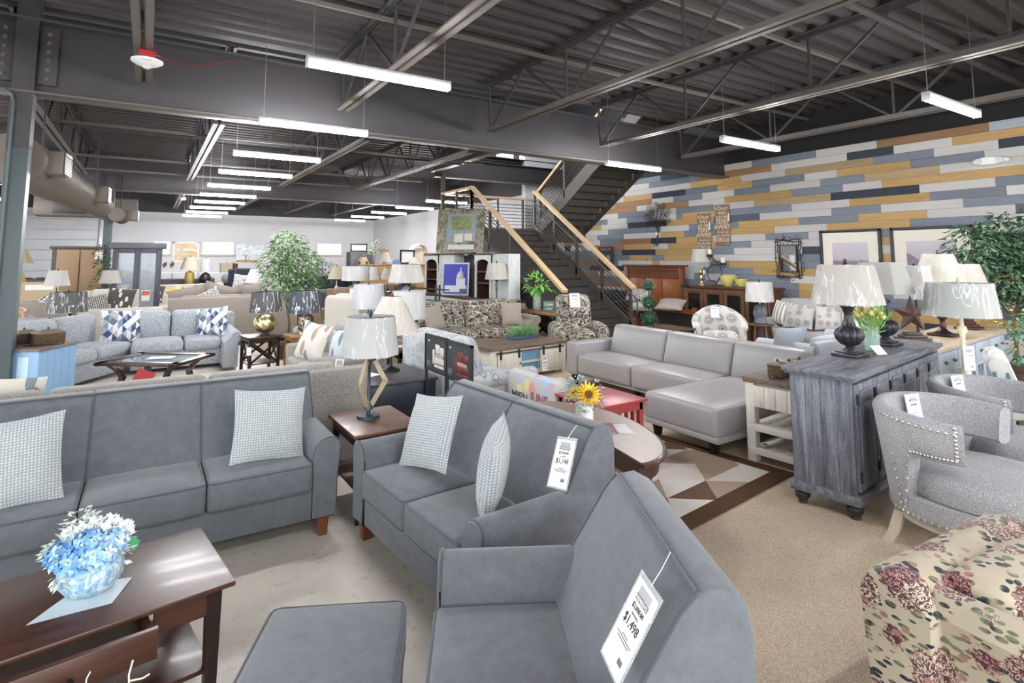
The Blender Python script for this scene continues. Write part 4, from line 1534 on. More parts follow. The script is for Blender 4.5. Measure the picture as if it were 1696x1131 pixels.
leaf_cloud(420, [((-.13, .02, .22), .06), ((.13, .02, .22), .06), ((.0, .09, .25), .08), ((.05, -.08, .16), .05), ((-.06, -.07, .15), .05)], .03, 'eucalyptus', leafmat('6f9488', '9fbab0', 'cfdcd2'), t, 8, .0, .6)

# red side table
M_RED = plain('a84848', .35, 0, .5)
t = table('side_table', 'red painted slatted side table beside the leather sectional', 'table', .58, .62, .55, (3.55, 4.02, 0), 0, M_RED, M_RED, .045, .024, .07, .03, None)
for k in range(5):
    for sy in (-1, 1):
        MB().box(-.16 + k * .08 - .009, -.16 + k * .08 + .009, sy * .255 - .008, sy * .255 + .008, .12, .47).build('slat', M_RED, t, smooth=False)
    for sx in (-1, 1):
        MB().box(sx * .235 - .008, sx * .235 + .008, -.16 + k * .08 - .009, -.16 + k * .08 + .009, .12, .47).build('slat', M_RED, t, smooth=False)
for sy in (-1, 1):
    MB().box(-.23, .23, sy * .255 - .012, sy * .255 + .012, .09, .125).build('stretcher', M_RED, t, smooth=False)
for sx in (-1, 1):
    MB().box(sx * .235 - .012, sx * .235 + .012, -.25, .25, .09, .125).build('stretcher', M_RED, t, smooth=False)

# ---------------------------------------------------------------- grey leather sectional with chaise, faces -x
ML = leather('9b9796')
MLP = leather('86817f')
t = thing('sectional_sofa', 'grey leather sectional with a chaise on the geometric rug', 'sofa', (5.25, 4.97, 0), -90)
# local: width along x (local -x = far end after turning), front = -y ; far end is world +y = local -x
MB().soft(-1.58, 1.60, -.02, .90, .14, .20, .02).soft(.70, 1.60, -.90, .2, .14, .20, .02).build('base', ML, t)
for (a, b) in ((-1.40, -.36), (-.35, .69)):
    cushion('seat_cushion', a, b, -.06, .60, .18, .45, ML, t, .05, .02, None)
cushion('chaise_cushion', .70, 1.58, -.90, .60, .18, .45, ML, t, .05, .02, None, 4)
def lean(p):
    return (p[0], p[1] + .30 * max(0, p[2] - .40), p[2])
for (a, b) in ((-1.38, -.37), (-.36, .66), (.67, 1.55)):
    cushion('back_cushion', a, b, .52, .70, .40, .83, ML, t, .05, 0, None, 3, .03, lean)
MB().soft(-1.58, 1.58, .66, .86, .16, .62, .05, 0, 2, 1, fn=lean).build('backrest', ML, t)
MB().soft(-1.62, -1.40, -.08, .78, .16, .60, .03, .006, 2, 2).build('arm', ML, t)
MB().soft(1.57, 1.62, .30, .80, .18, .56, .02, .006, 2, 1).build('arm', ML, t)
for (x, y) in ((-1.50, 0), (-1.50, .8), (1.5, .8), (1.48, -.80), (.80, -.80), (-.3, .0)):
    s = MB().loft([[(x + a * .018, y + b * .028, 0) for a, b in ((-1, -1), (1, -1), (1, 1), (-1, 1))], [(x + a * .026, y + b * .055, .145) for a, b in ((-1, -1), (1, -1), (1, 1), (-1, 1))]])
    s.build('leg', plain('24242a', .4, .4), t)
price_tag('crumpled price tag showing 2.0 on the right end of the leather sectional', [('2,0', .22, .0, True)], 5.42, 3.42, .66, -62, -20, 14, .17, .26)

# rug
def m_rug():
    q = NT('geometric_rug')
    co = q.coord()
    x, y, z = q.sep(co)
    n = q.noise(co, 160, 2, .7)
    # diamonds cut into triangles
    u = q.math('DIVIDE', x, .26)
    w = q.math('DIVIDE', y, .26)
    a = q.math('ADD', u, w)
    b = q.math('SUBTRACT', u, w)
    rv = tri_cells(q, q.math('MULTIPLY', a, .5), q.math('MULTIPLY', b, .5))
    col = q.ramp(rv, [(0, rgb('d9d2c8')), (.30, rgb('a99482')), (.55, rgb('6d5544')), (.72, rgb('d2cabe'))], 'CONSTANT')
    ex = q.math('GREATER_THAN', q.math('ABSOLUTE', x), .84)
    ey = q.math('GREATER_THAN', q.math('ABSOLUTE', y), 1.02)
    col = q.mix(q.math('MAXIMUM', ex, ey), col, rgb('59412f'))
    col = q.mix(q.math('MULTIPLY', n, .25), col, rgb('3c2d22'))
    q.bump(n, .7, .006)
    return q.done(col, .97, 0, .1)
o = tag(MB().soft(-.98, .98, -1.16, 1.16, 0, .016, .007).build('area_rug', m_rug()), 'brown and cream geometric area rug under the chaise', 'rug')
put(o, 3.50, 3.86, .0125, 7)
# ---------------------------------------------------------------- white shelf table, boxes
M_CREAM = rustic('b3ab9c', 'cdc7bb', 'd9d5cc', 'Z')
M_CREAMP = plain('d0cabe', .55)
M_BRTOP = rustic('4a3c33', '6b5a4d', '847263', 'X')
t = thing('shelf_table', 'white farmhouse side table with two shelves and a brown plank top', 'table', (5.03, 3.02, 0), 6)
w, d, h = .42, .29, .74
for k in range(5):
    MB().soft(-w + .168 * k + .001, -w + .168 * (k + 1) - .001, -d, d, h - .045, h, .004).build('top_plank', M_BRTOP, t)
for sx in (-1, 1):
    for sy in (-1, 1):
        MB().soft(sx * (w - .055) - .04, sx * (w - .055) + .04, sy * (d - .055) - .04, sy * (d - .055) + .04, 0, h - .045, .004).build('leg', M_CREAMP, t)
MB().box(-w + .06, w - .06, -d + .02, d - .02, h - .26, h - .05).build('drawer_box', M_CREAM, t, smooth=False)
for k in range(4):
    MB().soft(-w + .012, -w + .022, -d + .09 + .10 * k, -d + .188 + .10 * k, h - .25, h - .065, .003).build('front_board', M_CREAM, t)
for z in (.10, .30):
    for k in range(4):
        MB().soft(-w + .03, w - .03, -d + .03 + k * .13, -d + .157 + k * .13, z, z + .03, .003).build('shelf_plank', M_CREAM, t)
    MB().soft(-w + .012, -w + .05, -d + .02, d - .02, z - .02, z + .04, .003).build('shelf_rail', M_CREAMP, t)
MB().bar((-w + .06, -d + .05, .34), (-w + .1, d - .05, .33), .02, .004).build('cross_brace', M_CREAMP, t, smooth=False)
def carved_box(label, x, y, z, w, d, h, rz, body='7d6a45', lid='5b4a35'):
    t = thing('trinket_box', label, 'box', (x, y, z), rz, 'carved trinket boxes')
    tt = NT('carved_' + body)
    co = tt.coord()
    z2 = tt.wave(co, 26, 8, 2, 'Z', dscale=4)
    tt.bump(z2, .8, .006)
    mm = tt.done(tt.mix(z2, rgb('3b3022'), rgb(body)), .4, .5)
    MB().soft(-w / 2, w / 2, -d / 2, d / 2, .02, h * .72, .006).build('box_body', mm, t)
    l = MB().loft([rrect(-w / 2 - .006, w / 2 + .006, -d / 2 - .006, d / 2 + .006, h * .72, .01), rrect(-w / 2 - .006, w / 2 + .006, -d / 2 - .006, d / 2 + .006, h * .78, .01), rrect(-w / 4, w / 4, -d / 4, d / 4, h * .92, .01), rrect(-.012, .012, -.012, .012, h * .95, .01)]).build('lid', plain(lid, .5, .3, var=.3), t)
    MB().ball((0, 0, h * 1.0), .014, 8).build('knob', plain('4a3d2c', .4, .5), l)
    for sx in (-1, 1):
        for sy in (-1, 1):
            MB().ball((sx * (w / 2 - .015), sy * (d / 2 - .015), .012), .012, 6).build('foot', plain('4a3d2c', .4, .5), t)
    return t
carved_box('bronze carved trinket box at the front of the white shelf table', 4.78, 3.04, .7405, .15, .13, .155, 12)
carved_box('flat carved trinket box in the middle of the white shelf table', 5.0, 3.07, .7405, .16, .14, .13, 18)
carved_box('low carved trinket box at the back of the white shelf table', 5.22, 3.10, .7405, .19, .16, .12, 22, '5f5544')

# ---------------------------------------------------------------- rustic grey sideboard, fronts face -y
M_RG = rustic('3a3a40', '686a72', '8d9097', 'Z')
M_RGX = rustic('3d3c41', '66676d', '85878c', 'X')
t = thing('sideboard', 'distressed grey wooden sideboard with carved doors and turned feet', 'sideboard', (5.23, 2.47, 0), 8)
L, D, h = 2.24, .46, 1.0
x0, x1 = -L / 2, L / 2
for k in range(4):
    MB().soft(x0 + .02, x0 + .045, -D / 2 + .02 + k * .105, -D / 2 + .123 + k * .105, .16, .95, .002).build('side_board', M_RG, t)
MB().box(x0 + .045, x1 - .02, -D / 2 + .03, D / 2 - .01, .16, .95).build('carcass', M_RG, t, smooth=False)
MB().soft(x0 - .03, x1 + .03, -D / 2 - .03, D / 2 + .02, .965, 1.0, .006).soft(x0 - .012, x1 + .012, -D / 2 - .012, D / 2 + .01, .945, .966, .008).build('table_top', M_RGX, t)
MB().soft(x0 - .005, x1 + .005, -D / 2 - .005, D / 2, .11, .175, .01).build('plinth', M_RGX, t)
nd = 6
dw = (L - .08) / nd
for k in range(nd):
    a = x0 + .04 + k * dw
    dd = MB().soft(a + .008, a + dw - .008, -D / 2 - .002, -D / 2 + .03, .20, .92, .004).build('door', M_RG, t)
    MB().soft(a + .05, a + dw - .05, -D / 2 - .009, -D / 2 + .0, .25, .76, .006).build('door_panel', M_RG, dd)
    MB().soft(a + .05, a + dw - .05, -D / 2 - .012, -D / 2 + .0, .79, .875, .008).build('carved_panel', rustic('403f41', '66666a', '828287', 'X'), dd)
    for z in (.30, .82):
        MB().box(a + .002, a + .016, -D / 2 - .012, -D / 2, z - .035, z + .035).build('hinge', plain('1d1d1f', .5), dd, smooth=False)
foot = MB().lathe([(.018, 0), (.03, .012), (.026, .03), (.05, .06), (.055, .085), (.04, .105), (.045, .115), (.001, .116)], 16).mesh('foot', plain('2d2a2c', .5))
for (x, y) in ((x0 + .06, -D / 2 + .05), (x0 + .06, D / 2 - .06), (x1 - .06, -D / 2 + .05), (x1 - .06, D / 2 - .06)):
    same(foot, 'foot', t, (x, y, 0))
M_EBONY = plain('2a2a2e', .35, 0, .5, .25)
def urn_base():
    sq = MB().soft(-.105, .105, -.105, .105, 0, .03, .006).soft(-.08, .08, -.08, .08, .03, .045, .006)
    return [('plinth', M_EBONY, sq),
            ('urn', M_EBONY, [(.055, .045), (.05, .06), (.03, .075), (.035, .085), (.07, .10), (.105, .14), (.115, .175), (.10, .215), (.06, .24), (.055, .245), (.05, .255), (.034, .30), (.03, .34), (.045, .39), (.062, .405), (.062, .415), (.03, .42), (.012, .45), (.001, .45)], (12, .09, .238, .16))]
lamp('black fluted urn lamp with a wrapped oval shade at the sideboard front', 4.90, 2.47, 1.0, urn_base(), (.272, .205, .43, .745), 'ddd6cc')
lamp('black fluted urn lamp with a pale panelled bell shade behind the tulips', 5.80, 2.60, 1.0, urn_base(), (.215, .15, .48, .765), 'd6d3cd', wrapped=False, square=True)
# tulips
t = thing('tulip_vase', 'square glass vase of cream tulips between the black urn lamps', 'vase', (5.34, 2.50, 1.0), 20)
m = MB().soft(-.055, .055, -.055, .055, 0, .215, .006)
m.build('glass_vase', glass('cfe6df', .03, .32), t)
MB().soft(-.047, .047, -.047, .047, .01, .13, .006).build('water', glass('a9cfc4', .03, .35), t)
rq = random.Random(11)
for k in range(26):
    a, q = rq.uniform(0, 2 * pi), rq.uniform(.03, .15)
    tx, ty, tz = q * math.cos(a), q * math.sin(a), rq.uniform(.30, .40) - q * .35
    MB().tube([(tx * .2, ty * .2, .02), (tx * .5, ty * .5, tz * .6), (tx, ty, tz)], .004, 5).build('stem', leafmat('6f9a4a', '90b768'), t)
    b = MB().lathe([(.004, 0), (.018, .012), (.022, .028), (.015, .048), (.004, .058)], 6).build('tulip_head', leafmat('b9bb5e', 'dcd58a', 'e3b98a') if k % 3 else leafmat('c98d62', 'e2c58c', 'd9d98c'), t)
    b.location = (tx, ty, tz - .005)
    b.rotation_euler = (ty * -4, tx * 4, 0)
leaf_cloud(60, [((0, 0, .26), .11)], .12, 'leaves', leafmat('5f9550', '8bbb6a'), t, 3, -.8, .2)
o = tag(MB().box(-.05, .05, -.001, .001, 0, .10).build('card', M_PAPER, smooth=False), 'small white card leaning beside the tulip vase', 'card')
put(o, 5.20, 2.36, 1.001, -20, -50)

# ---------------------------------------------------------------- blue-grey buffet behind
M_BG = plain('9aa6b0', .45)
t = thing('buffet', 'long blue-grey buffet with drawers and lattice doors behind the sideboard', 'buffet', (7.75, 2.86, 0), 5)
L, D, h = 2.55, .55, .92
x0 = -L / 2
MB().soft(-L / 2, L / 2, -D / 2, D / 2, .08, .88, .006).build('carcass', M_BG, t)
MB().soft(-L / 2 - .03, L / 2 + .03, -D / 2 - .03, D / 2 + .02, .88, .92, .006).build('table_top', wood('a3937d', 'c4b49c', 3, 'X', .4), t)
for k in range(4):
    a = x0 + .03 + k * (L - .06) / 4
    b = a + (L - .06) / 4
    dr = MB().soft(a + .01, b - .01, -D / 2 - .014, -D / 2 + .01, .68, .86, .005).build('drawer', M_BG, t)
    for q in (.28, .72):
        MB().ball((a + (b - a) * q, -D / 2 - .03, .77), .018, 8).build('knob', plain('6a6f75', .3, .8), dr)
    for j in range(2):
        c, e = a + j * (b - a) / 2, a + (j + 1) * (b - a) / 2
        do = MB().soft(c + .01, c + .04, -D / 2 - .014, -D / 2 + .01, .12, .66, .004).soft(e - .04, e - .01, -D / 2 - .014, -D / 2 + .01, .12, .66, .004).soft(c + .03, e - .03, -D / 2 - .014, -D / 2 + .01, .12, .16, .004).soft(c + .03, e - .03, -D / 2 - .014, -D / 2 + .01, .62, .66, .004).build('door_frame', M_BG, t)
        MB().box(c + .04, e - .04, -D / 2 - .003, -D / 2 + .006, .16, .62).build('pane', plain('3a434c', .15), do, smooth=False)
        for (p, q) in (((c + .04, .16), ((c + e) / 2, .62)), ((e - .04, .16), ((c + e) / 2, .62)), ((c + .04, .62), ((c + e) / 2, .16)), ((e - .04, .62), ((c + e) / 2, .16))):
            MB().bar((p[0], -D / 2 - .008, p[1]), (q[0], -D / 2 - .008, q[1]), .012, .01).build('lattice_bar', M_BG, do, smooth=False)
for sx in (-1, 1):
    for sy in (-1, 1):
        MB().soft(sx * (L / 2 - .05) - .035, sx * (L / 2 - .05) + .035, sy * (D / 2 - .05) - .035, sy * (D / 2 - .05) + .035, 0, .09, .006).build('foot', M_BG, t)
def star(mb, c, r, th, n=5, rot=90):
    pts = []
    for i in range(2 * n):
        a = R(rot + 180 * i / n)
        q = r if i % 2 == 0 else r * .42
        pts.append((c[0] + q * math.cos(a), c[1], c[2] + q * math.sin(a)))
    vs = pts + [(c[0], c[1] - th, c[2]), (c[0], c[1] + th, c[2])]
    fs = []
    for i in range(2 * n):
        j = (i + 1) % (2 * n)
        fs += [(i, j, 2 * n), (j, i, 2 * n + 1)]
    mb.add(vs, fs)
t = thing('star_sculpture', 'dark metal barn star on a stepped base on the buffet', 'sculpture', (6.98, 2.86, .92), -38)
m = MB()
star(m, (0, 0, .28), .21, .06)
m.build('star', plain('5a4740', .4, .7, var=.3), t, smooth=False)
MB().soft(-.15, .15, -.09, .09, 0, .03, .004).soft(-.115, .115, -.07, .07, .03, .06, .004).soft(-.08, .08, -.05, .05, .06, .09, .004).build('stepped_base', plain('4a3a33', .45, .3), t)
M_COPPER = plain('3c2a28', .3, .5, var=.3)
def chalice():
    return [('plinth', M_COPPER, MB().soft(-.12, .12, -.12, .12, 0, .03, .006)),
            ('urn', M_COPPER, [(.10, .03), (.05, .06), (.03, .09), (.035, .12), (.022, .15), (.03, .18), (.06, .22), (.10, .29), (.11, .33), (.05, .335), (.012, .36), (.012, .5), (.001, .5)], (14, .18, .335, .14))]
lamp('copper urn lamp with a tall cream wrapped coolie shade on the buffet', 7.70, 2.84, .92, chalice(), (.29, .145, .52, .93), 'e4ddcd')
lamp('table lamp with a slanted white wrapped shade behind the metal star', 7.30, 2.93, .92, [('stem', M_COPPER, [(.07, 0), (.07, .02), (.015, .03), (.015, .5), (.001, .5)])], (.17, .12, .43, .80), 'e0dcd6', square=True)
t = lamp('dark stepped-base lamp with a wide wrapped shade at the right end of the buffet', 8.70, 2.93, .92, [('stepped_base', plain('4a332a', .4, .4), MB().soft(-.12, .12, -.12, .12, 0, .03, .004).soft(-.09, .09, -.09, .09, .03, .06, .004).soft(-.06, .06, -.06, .06, .06, .09, .004)), ('stem', plain('4a332a', .4, .4), [(.05, .09), (.07, .2), (.03, .28), (.012, .3), (.012, .5), (.001, .5)])], (.25, .15, .48, .81), 'dcd0c2')

# cream floor lamp with price card
M_IV = plain('dcd3b4', .45)
t = lamp('cream floor lamp with a wrapped drum shade and a price card behind the barrel chairs', 6.05, 2.09, 0,
         [('base', M_IV, [(.10, 0), (.10, .02), (.06, .04), (.02, .06), (.02, .08)]), ('pole', M_IV, [(.018, .06), (.022, .70), (.036, .73), (.045, .80), (.042, .83), (.02, .86), (.02, 1.13), (.04, 1.17), (.035, 1.20), (.016, 1.22), (.016, 1.5), (.001, 1.5)])],
         (.28, .24, 1.30, 1.585), 'd9dcd6', fin='d9cfae', nm='floor_lamp')
price_tag('price card with a dark arch hung on the cream floor lamp pole', [('FLOOR LAMP', .06, .1, False)], 6.01, 2.04, .94, -35, 0, 0, .10, .21, None, 'HANSEN\'S')

# ---------------------------------------------------------------- barrel chairs, open toward -y
M_LINEN = tweed('727273', '98989a', 'bcbcbc', 190)
M_LIME = wood('a99a88', 'c6b8a5', 8, 'Z', .55)
M_NAIL = metal('d3d0ca', .3)
def barrel(label, loc, rz, grp='grey barrel chairs'):
    t = thing('barrel_chair', label, 'armchair', loc, rz, grp)
    n = 40
    ro, ri = .42, .33
    def pt(a, rr, z, k=0):
        return (rr * math.sin(a) * 1.0, rr * math.cos(a) * .98 - .02, z)
    secs = []
    A = R(112)
    def top(a):
        return .79 - .03 * (abs(a) / A) ** 2
    def low(a):
        # raised arm with an open gap over the seat toward the front
        q = abs(a) / A
        if q < .52:
            return .20
        s = min(1, (q - .52) / .16)
        return .20 + (.55 - .20) * (s * s * (3 - 2 * s))
    for i in range(n + 1):
        a = -A + 2 * A * i / n
        zt, zl = top(a), low(a)
        e = 1.0
        if i in (0, n):
            e = .0
        zo = ro - .05 * (1 - (zl - .2) / .6)
        def rad(z):
            f = (z - .2) / .6
            return ro - .07 * (1 - f)
        def inn(z):
            return rad(z) - .085
        ring = [pt(a, rad(zl) - .02, zl), pt(a, rad(zl), zl + .02), pt(a, rad((zl + zt) / 2), (zl + zt) / 2), pt(a, rad(zt), zt - .035), pt(a, rad(zt) - .02, zt - .006), pt(a, rad(zt) - .045, zt),
                pt(a, inn(zt) + .02, zt - .006), pt(a, inn(zt), zt - .035), pt(a, inn((zl + zt) / 2), (zl + zt) / 2), pt(a, inn(zl), zl + .02), pt(a, inn(zl) + .02, zl)]
        secs.append(ring)
    bk = MB().loft(secs).build('curved_back', M_LINEN, t)
    # seat
    sl = []
    for (z, k) in ((.30, .93), (.32, 1.0), (.40, 1.03), (.45, 1.0), (.475, .9), (.485, .6), (.488, .2)):
        sl.append([(.335 * k * math.sin(a), .36 * k * math.cos(a) - .10 - .06 * (1 - math.cos(a)) * .5, z) for a in [2 * pi * i / 32 for i in range(32)]])
    MB().loft(sl).build('seat_cushion', M_LINEN, t)
    MB().loft([[(.37 * math.sin(2 * pi * i / 32), .385 * math.cos(2 * pi * i / 32) - .06, z) for i in range(32)] for z in (.20, .31)]).build('seat_base', M_LINEN, t)
    MB().loft([[(.355 * math.sin(2 * pi * i / 32), .37 * math.cos(2 * pi * i / 32) - .06, z) for i in range(32)] for z in (.165, .20)]).build('wooden_rail', M_LIME, t)
    for sx in (-1, 1):
        for (y, sp) in ((.20, .06), (-.30, -.03)):
            MB().loft([[(sx * .25 + sx * .05 * q + a * .022, y + sp * q + b * .026, z) for a, b in ((-1, -1), (1, -1), (1, 1), (-1, 1))] for z, q in ((0, 1.0), (.08, .45), (.19, 0))]).build('leg', M_LIME, t)
    # nail heads along the edges
    nm = MB().lathe([(.009, 0), (.008, .004), (.001, .007)], 7).mesh('nail_head', M_NAIL)
    def rad(z):
        return ro - .07 * (1 - (z - .2) / .6)
    def nail(a, z):
        p = pt(a, rad(z) + .001, z)
        same(nm, 'nail_head', bk, p, (R(90), 0, pi - a))
    k = 44
    for i in range(k + 1):
        a = -A * .95 + 2 * A * .95 * i / k
        nail(a, top(a) - .045)
    for s in (-1, 1):
        for j in range(9):
            nail(s * A * .955, .585 + j * .021)
        for j in range(20):
            a = s * A * (.95 - .44 * j / 19)
            nail(a, low(a) + .028)
        for j in range(7):
            nail(s * A * .495, .25 + j * .045)
    for i in range(40):
        a = -A * .9 + 2 * A * .9 * i / 39
        p = (.372 * math.sin(a), .387 * math.cos(a) - .06, .215)
        same(nm, 'nail_head', bk, p, (R(90), 0, pi - a))
    t.scale = (1.1, 1.1, 1.09)
    return t
barrel('grey linen barrel chair with nail heads nearest the floral armchair', (4.40, 1.61, 0), 2)
barrel('grey linen barrel chair with nail heads, the one farther back', (5.42, 1.68, 0), 2)
price_tag('clear price tag on the back of the front barrel chair', [('$798.00', .10, .1, True)], 4.54, 1.88, .76, -12, -8, 0, .15, .20)
price_tag('clear price tag on the back of the rear barrel chair', [('$798.00', .10, .1, True)], 5.50, 1.95, .78, -12, -8, 0, .15, .18)
price_tag('small pink print tag hanging at the arm end of the front barrel chair', [], 4.84, 1.31, .70, -60, 0, 0, .06, .16, None, None)

# ---------------------------------------------------------------- floral tub chair at the lower right, faces -y
M_FL = p_floral()
t = thing('armchair', 'cream armchair covered in floral tapestry in the lower right corner', 'armchair', (2.64, .64, 0), -4)
MB().soft(-.40, .40, -.42, .40, .08, .36, .03).build('base', M_FL, t)
cushion('seat_cushion', -.27, .27, -.44, .18, .34, .50, M_FL, t, .05, .03)
cushion('back_cushion', -.28, .28, .10, .28, .44, .80, M_FL, t, .06, 0, None, 3, .04)
MB().slab([(.24, .30), (.42, .08), (.46, .70), (.43, .77), (.36, .80), (.27, .775), (.22, .70)], -.47, .47, 'x', .04).build('backrest', M_FL, t)
for s in (-1, 1):
    pr = [(s * .27, .08), (s * .40, .08), (s * .41, .64), (s * .43, .70), (s * .40, .755), (s * .34, .77), (s * .28, .74), (s * .265, .66)]
    if s < 0:
        pr = pr[::-1]
    MB().slab(pr, -.44, .30, 'y', .03).build('arm', M_FL, t)
for sx in (-1, 1):
    for y in (-.35, .36):
        taper_leg(sx * .34, y, .09, .06, .045).build('leg', M_DKLEG, t)
t.scale = (1, 1, .91)

# white chair with green sprigs
t = thing('accent_chair', 'white accent chair with green sprig print behind the barrel chairs', 'chair', (6.95, 1.70, 0), 20)
M_GS = p_greensprig()
MB().soft(-.33, .33, -.36, .30, .22, .46, .06, .03, 2, 3).build('seat_cushion', M_GS, t)
MB().slab([(.20, .38), (.36, .36), (.52, .86), (.49, .92), (.43, .94), (.36, .90)], -.33, .33, 'x', .05).build('backrest', M_GS, t)
for sx in (-1, 1):
    for y in (-.28, .28):
        taper_leg(sx * .27, y, .24, .045, .03).build('leg', M_DKLEG, t)
# ---------------------------------------------------------------- behind the grey sofa, left half
M_TAN = tweed('66625d', '8b8680', 'a9a49c', 120)
M_TWEED = tweed('6a7077', '989da2', 'c6c9cb', 75)
M_CREAMF = fabric('bfb9ae', .1, 200, .2, .05)
M_TAUPE = fabric('8a8178', .14, 200, .3, .12)
M_LTGREY = fabric('a7a7a8', .12, 220, .3, .08)
M_NAVY = fabric('252a38', .2, 220, .3)
M_BROWN = fabric('7a6550', .16, 200, .3, .14)
M_DKGRN = fabric('4a4a46', .14, 200, .3)
sofa('tan tweed sofa turned away, back to back with the grey sofa', 3.5, 1.0, 3, M_TAN, (-.05, 5.42, 0), 180, .47, .64, .87, 'roll', .26)
sofa('tan tweed loveseat facing left with a leaf pillow beside the dark cube table', 1.55, .95, 2, M_TAN, (2.15, 7.75, 0), -90, .47, .62, .90, 'roll', .24, nm='loveseat', cat='loveseat')
pillow('cream pillow printed with grey and brown leaves on the tan loveseat', p_bigleaf(), 1.90, 7.85, .70, .5, .5, .16, -60, -18, 8)
pillow('grey blue leaf pillow on the near end of the tan loveseat', p_bigleaf('b5bcc0', '6f8393', '4f6678'), 2.12, 7.28, .68, .46, .46, .16, -70, -16, -8)
pillow('cream leaf print pillow at the left end of the tan sofa', p_bigleaf(), -.84, 5.62, .72, .5, .46, .16, 175, -18, -4)
price_tag('white price tag reading 348 leaning on the tan loveseat', [('$348', .2, .1, True)], 2.0, 6.955, .50, 0, 0, 8, .12, .2)

# tweed sectional: straight run and an angled wedge on the left
t = thing('sectional_sofa', 'blue-grey tweed sectional with an angled left end and triangle pillows', 'sofa', (0, 0, 0), 0)
MT = M_TWEED
MB().soft(-.15, 1.36, 10.7, 11.75, .06, .34, .03).build('base', MT, t)
for a, b in ((-.15, .56), (.57, 1.10)):
    cushion('seat_cushion', a, b, 10.62, 11.35, .32, .49, MT, t, .06, .03)
for a, b in ((-.32, .38), (.39, 1.12)):
    cushion('back_cushion', a, b, 11.22, 11.48, .44, .92, MT, t, .09, 0, None, 3, .07)
MB().soft(-.3, 1.38, 11.45, 11.75, .06, .84, .05).build('backrest', MT, t)
pr = roll_prof(1.10, 1, .26, .06, .63, .085)
MB().slab(pr, 10.2, 11.6, 'y', .03).build('arm', MT, t)
Mw = Matrix.Translation((-.15, 10.95, 0)) @ Matrix.Rotation(R(58), 4, 'Z')
# wedge section: local x runs along the front edge toward the viewer side, y into the seat
def W(mb_, *a, **k):
    mb_.soft(*a, M=Mw, **k)
    return mb_
W(MB(), -1.45, .0, .02, 1.0, .06, .34, r=.03).build('base', MT, t)
for a, b in ((-1.42, -.75), (-.74, -.0)):
    W(MB(), a, b, -.03, .72, .32, .49, r=.06, puff=.03, k=2, m=3).build('seat_cushion', MT, t)
for a, b in ((-1.42, -.70), (-.69, .10)):
    W(MB(), a, b, .62, .86, .44, .92, r=.09, k=2, m=3, puffside=.07).build('back_cushion', MT, t)
W(MB(), -1.45, .30, .84, 1.06, .06, .84, r=.05).build('backrest', MT, t)
pillow('blue and white triangle print pillow on the wedge of the tweed sectional', p_triangles(), -.30, 11.12, .72, .56, .52, .16, 12, -14, 2)
pillow('blue and white triangle print pillow by the right arm of the tweed sectional', p_triangles(), .98, 10.98, .72, .5, .5, .16, -22, -14, -6)

# dark coffee table with curved feet
t = thing('coffee_table', 'dark coffee table with a glass top and curved legs by the tweed sectional', 'table', (.18, 9.04, 0), -36)
w, d = .55, .42
f = MB()
for q in ((-w, w, -d, -d + .12), (-w, w, d - .12, d), (-w, -w + .12, -d, d), (w - .12, w, -d, d)):
    MB().soft(q[0], q[1], q[2], q[3], .44, .48, .006).build('top_frame', M_DKWOOD, t)
MB().box(-w + .1, w - .1, -d + .1, d - .1, .462, .47).build('glass_panel', glass('8fa2ac', .03, .55), t, smooth=False)
for sx in (-1, 1):
    for sy in (-1, 1):
        MB().loft([[(sx * (w - .12 - o) + a * .03, sy * (d - .10 - o * .6) + b * .03, z) for a, b in ((-1, -1), (1, -1), (1, 1), (-1, 1))] for z, o in ((0, .0), (.06, .02), (.16, .11), (.27, .14), (.36, .09), (.44, .0))]).build('leg', M_DKWOOD, t)
MB().soft(-w + .15, w - .15, -d + .12, d - .12, .10, .13, .005).build('shelf', M_DKWOOD, t)
o = tag(MB().box(-.10, .10, -.002, .002, -.12, .12).build('hang_tag', plain('9d2b31', .5), smooth=False), 'red square tag hanging on the glass-topped coffee table', 'tag')
put(o, .02, 8.38, .32, -10, 0, 25)
o = tag(MB().box(-.15, .15, -.1, .1, 0, .002).build('leaflet', M_PAPER, smooth=False), 'white leaflet lying on the glass-topped coffee table', 'leaflet')
put(o, .22, 9.0, .4815, -20)

# blue cabinet by the column
t = thing('cabinet', 'light blue cabinet with a brown top beside the steel column', 'cabinet', (-1.07, 9.0, 0), 63)
M_LB = plain('86a9c9', .5)
MB().soft(-.33, .33, -.24, .24, .02, .72, .006).build('body', M_LB, t)
MB().soft(-.35, .35, -.26, .26, .72, .75, .006).build('table_top', rustic('5d5147', '7b6c60', '8f8174', 'X'), t)
for k in range(5):
    MB().box(-.325 + k * .13, -.325 + k * .13 + .126, -.246, -.24, .06, .70).build('board', M_LB, t, smooth=False)
MB().box(-.337, -.333, -.14, -.02, .35, .66).build('label_sheet', plain('b9d2e6', .5), t, smooth=False)
carved_box('dark carved trinket box at the left on the blue cabinet', -1.22, 9.08, .75, .26, .18, .20, 40, '4a443c', '8a7a6a')
carved_box('bronze panelled trinket box at the right on the blue cabinet', -.98, 8.98, .75, .30, .18, .20, 30, '7d6e50', '8a7a6a')

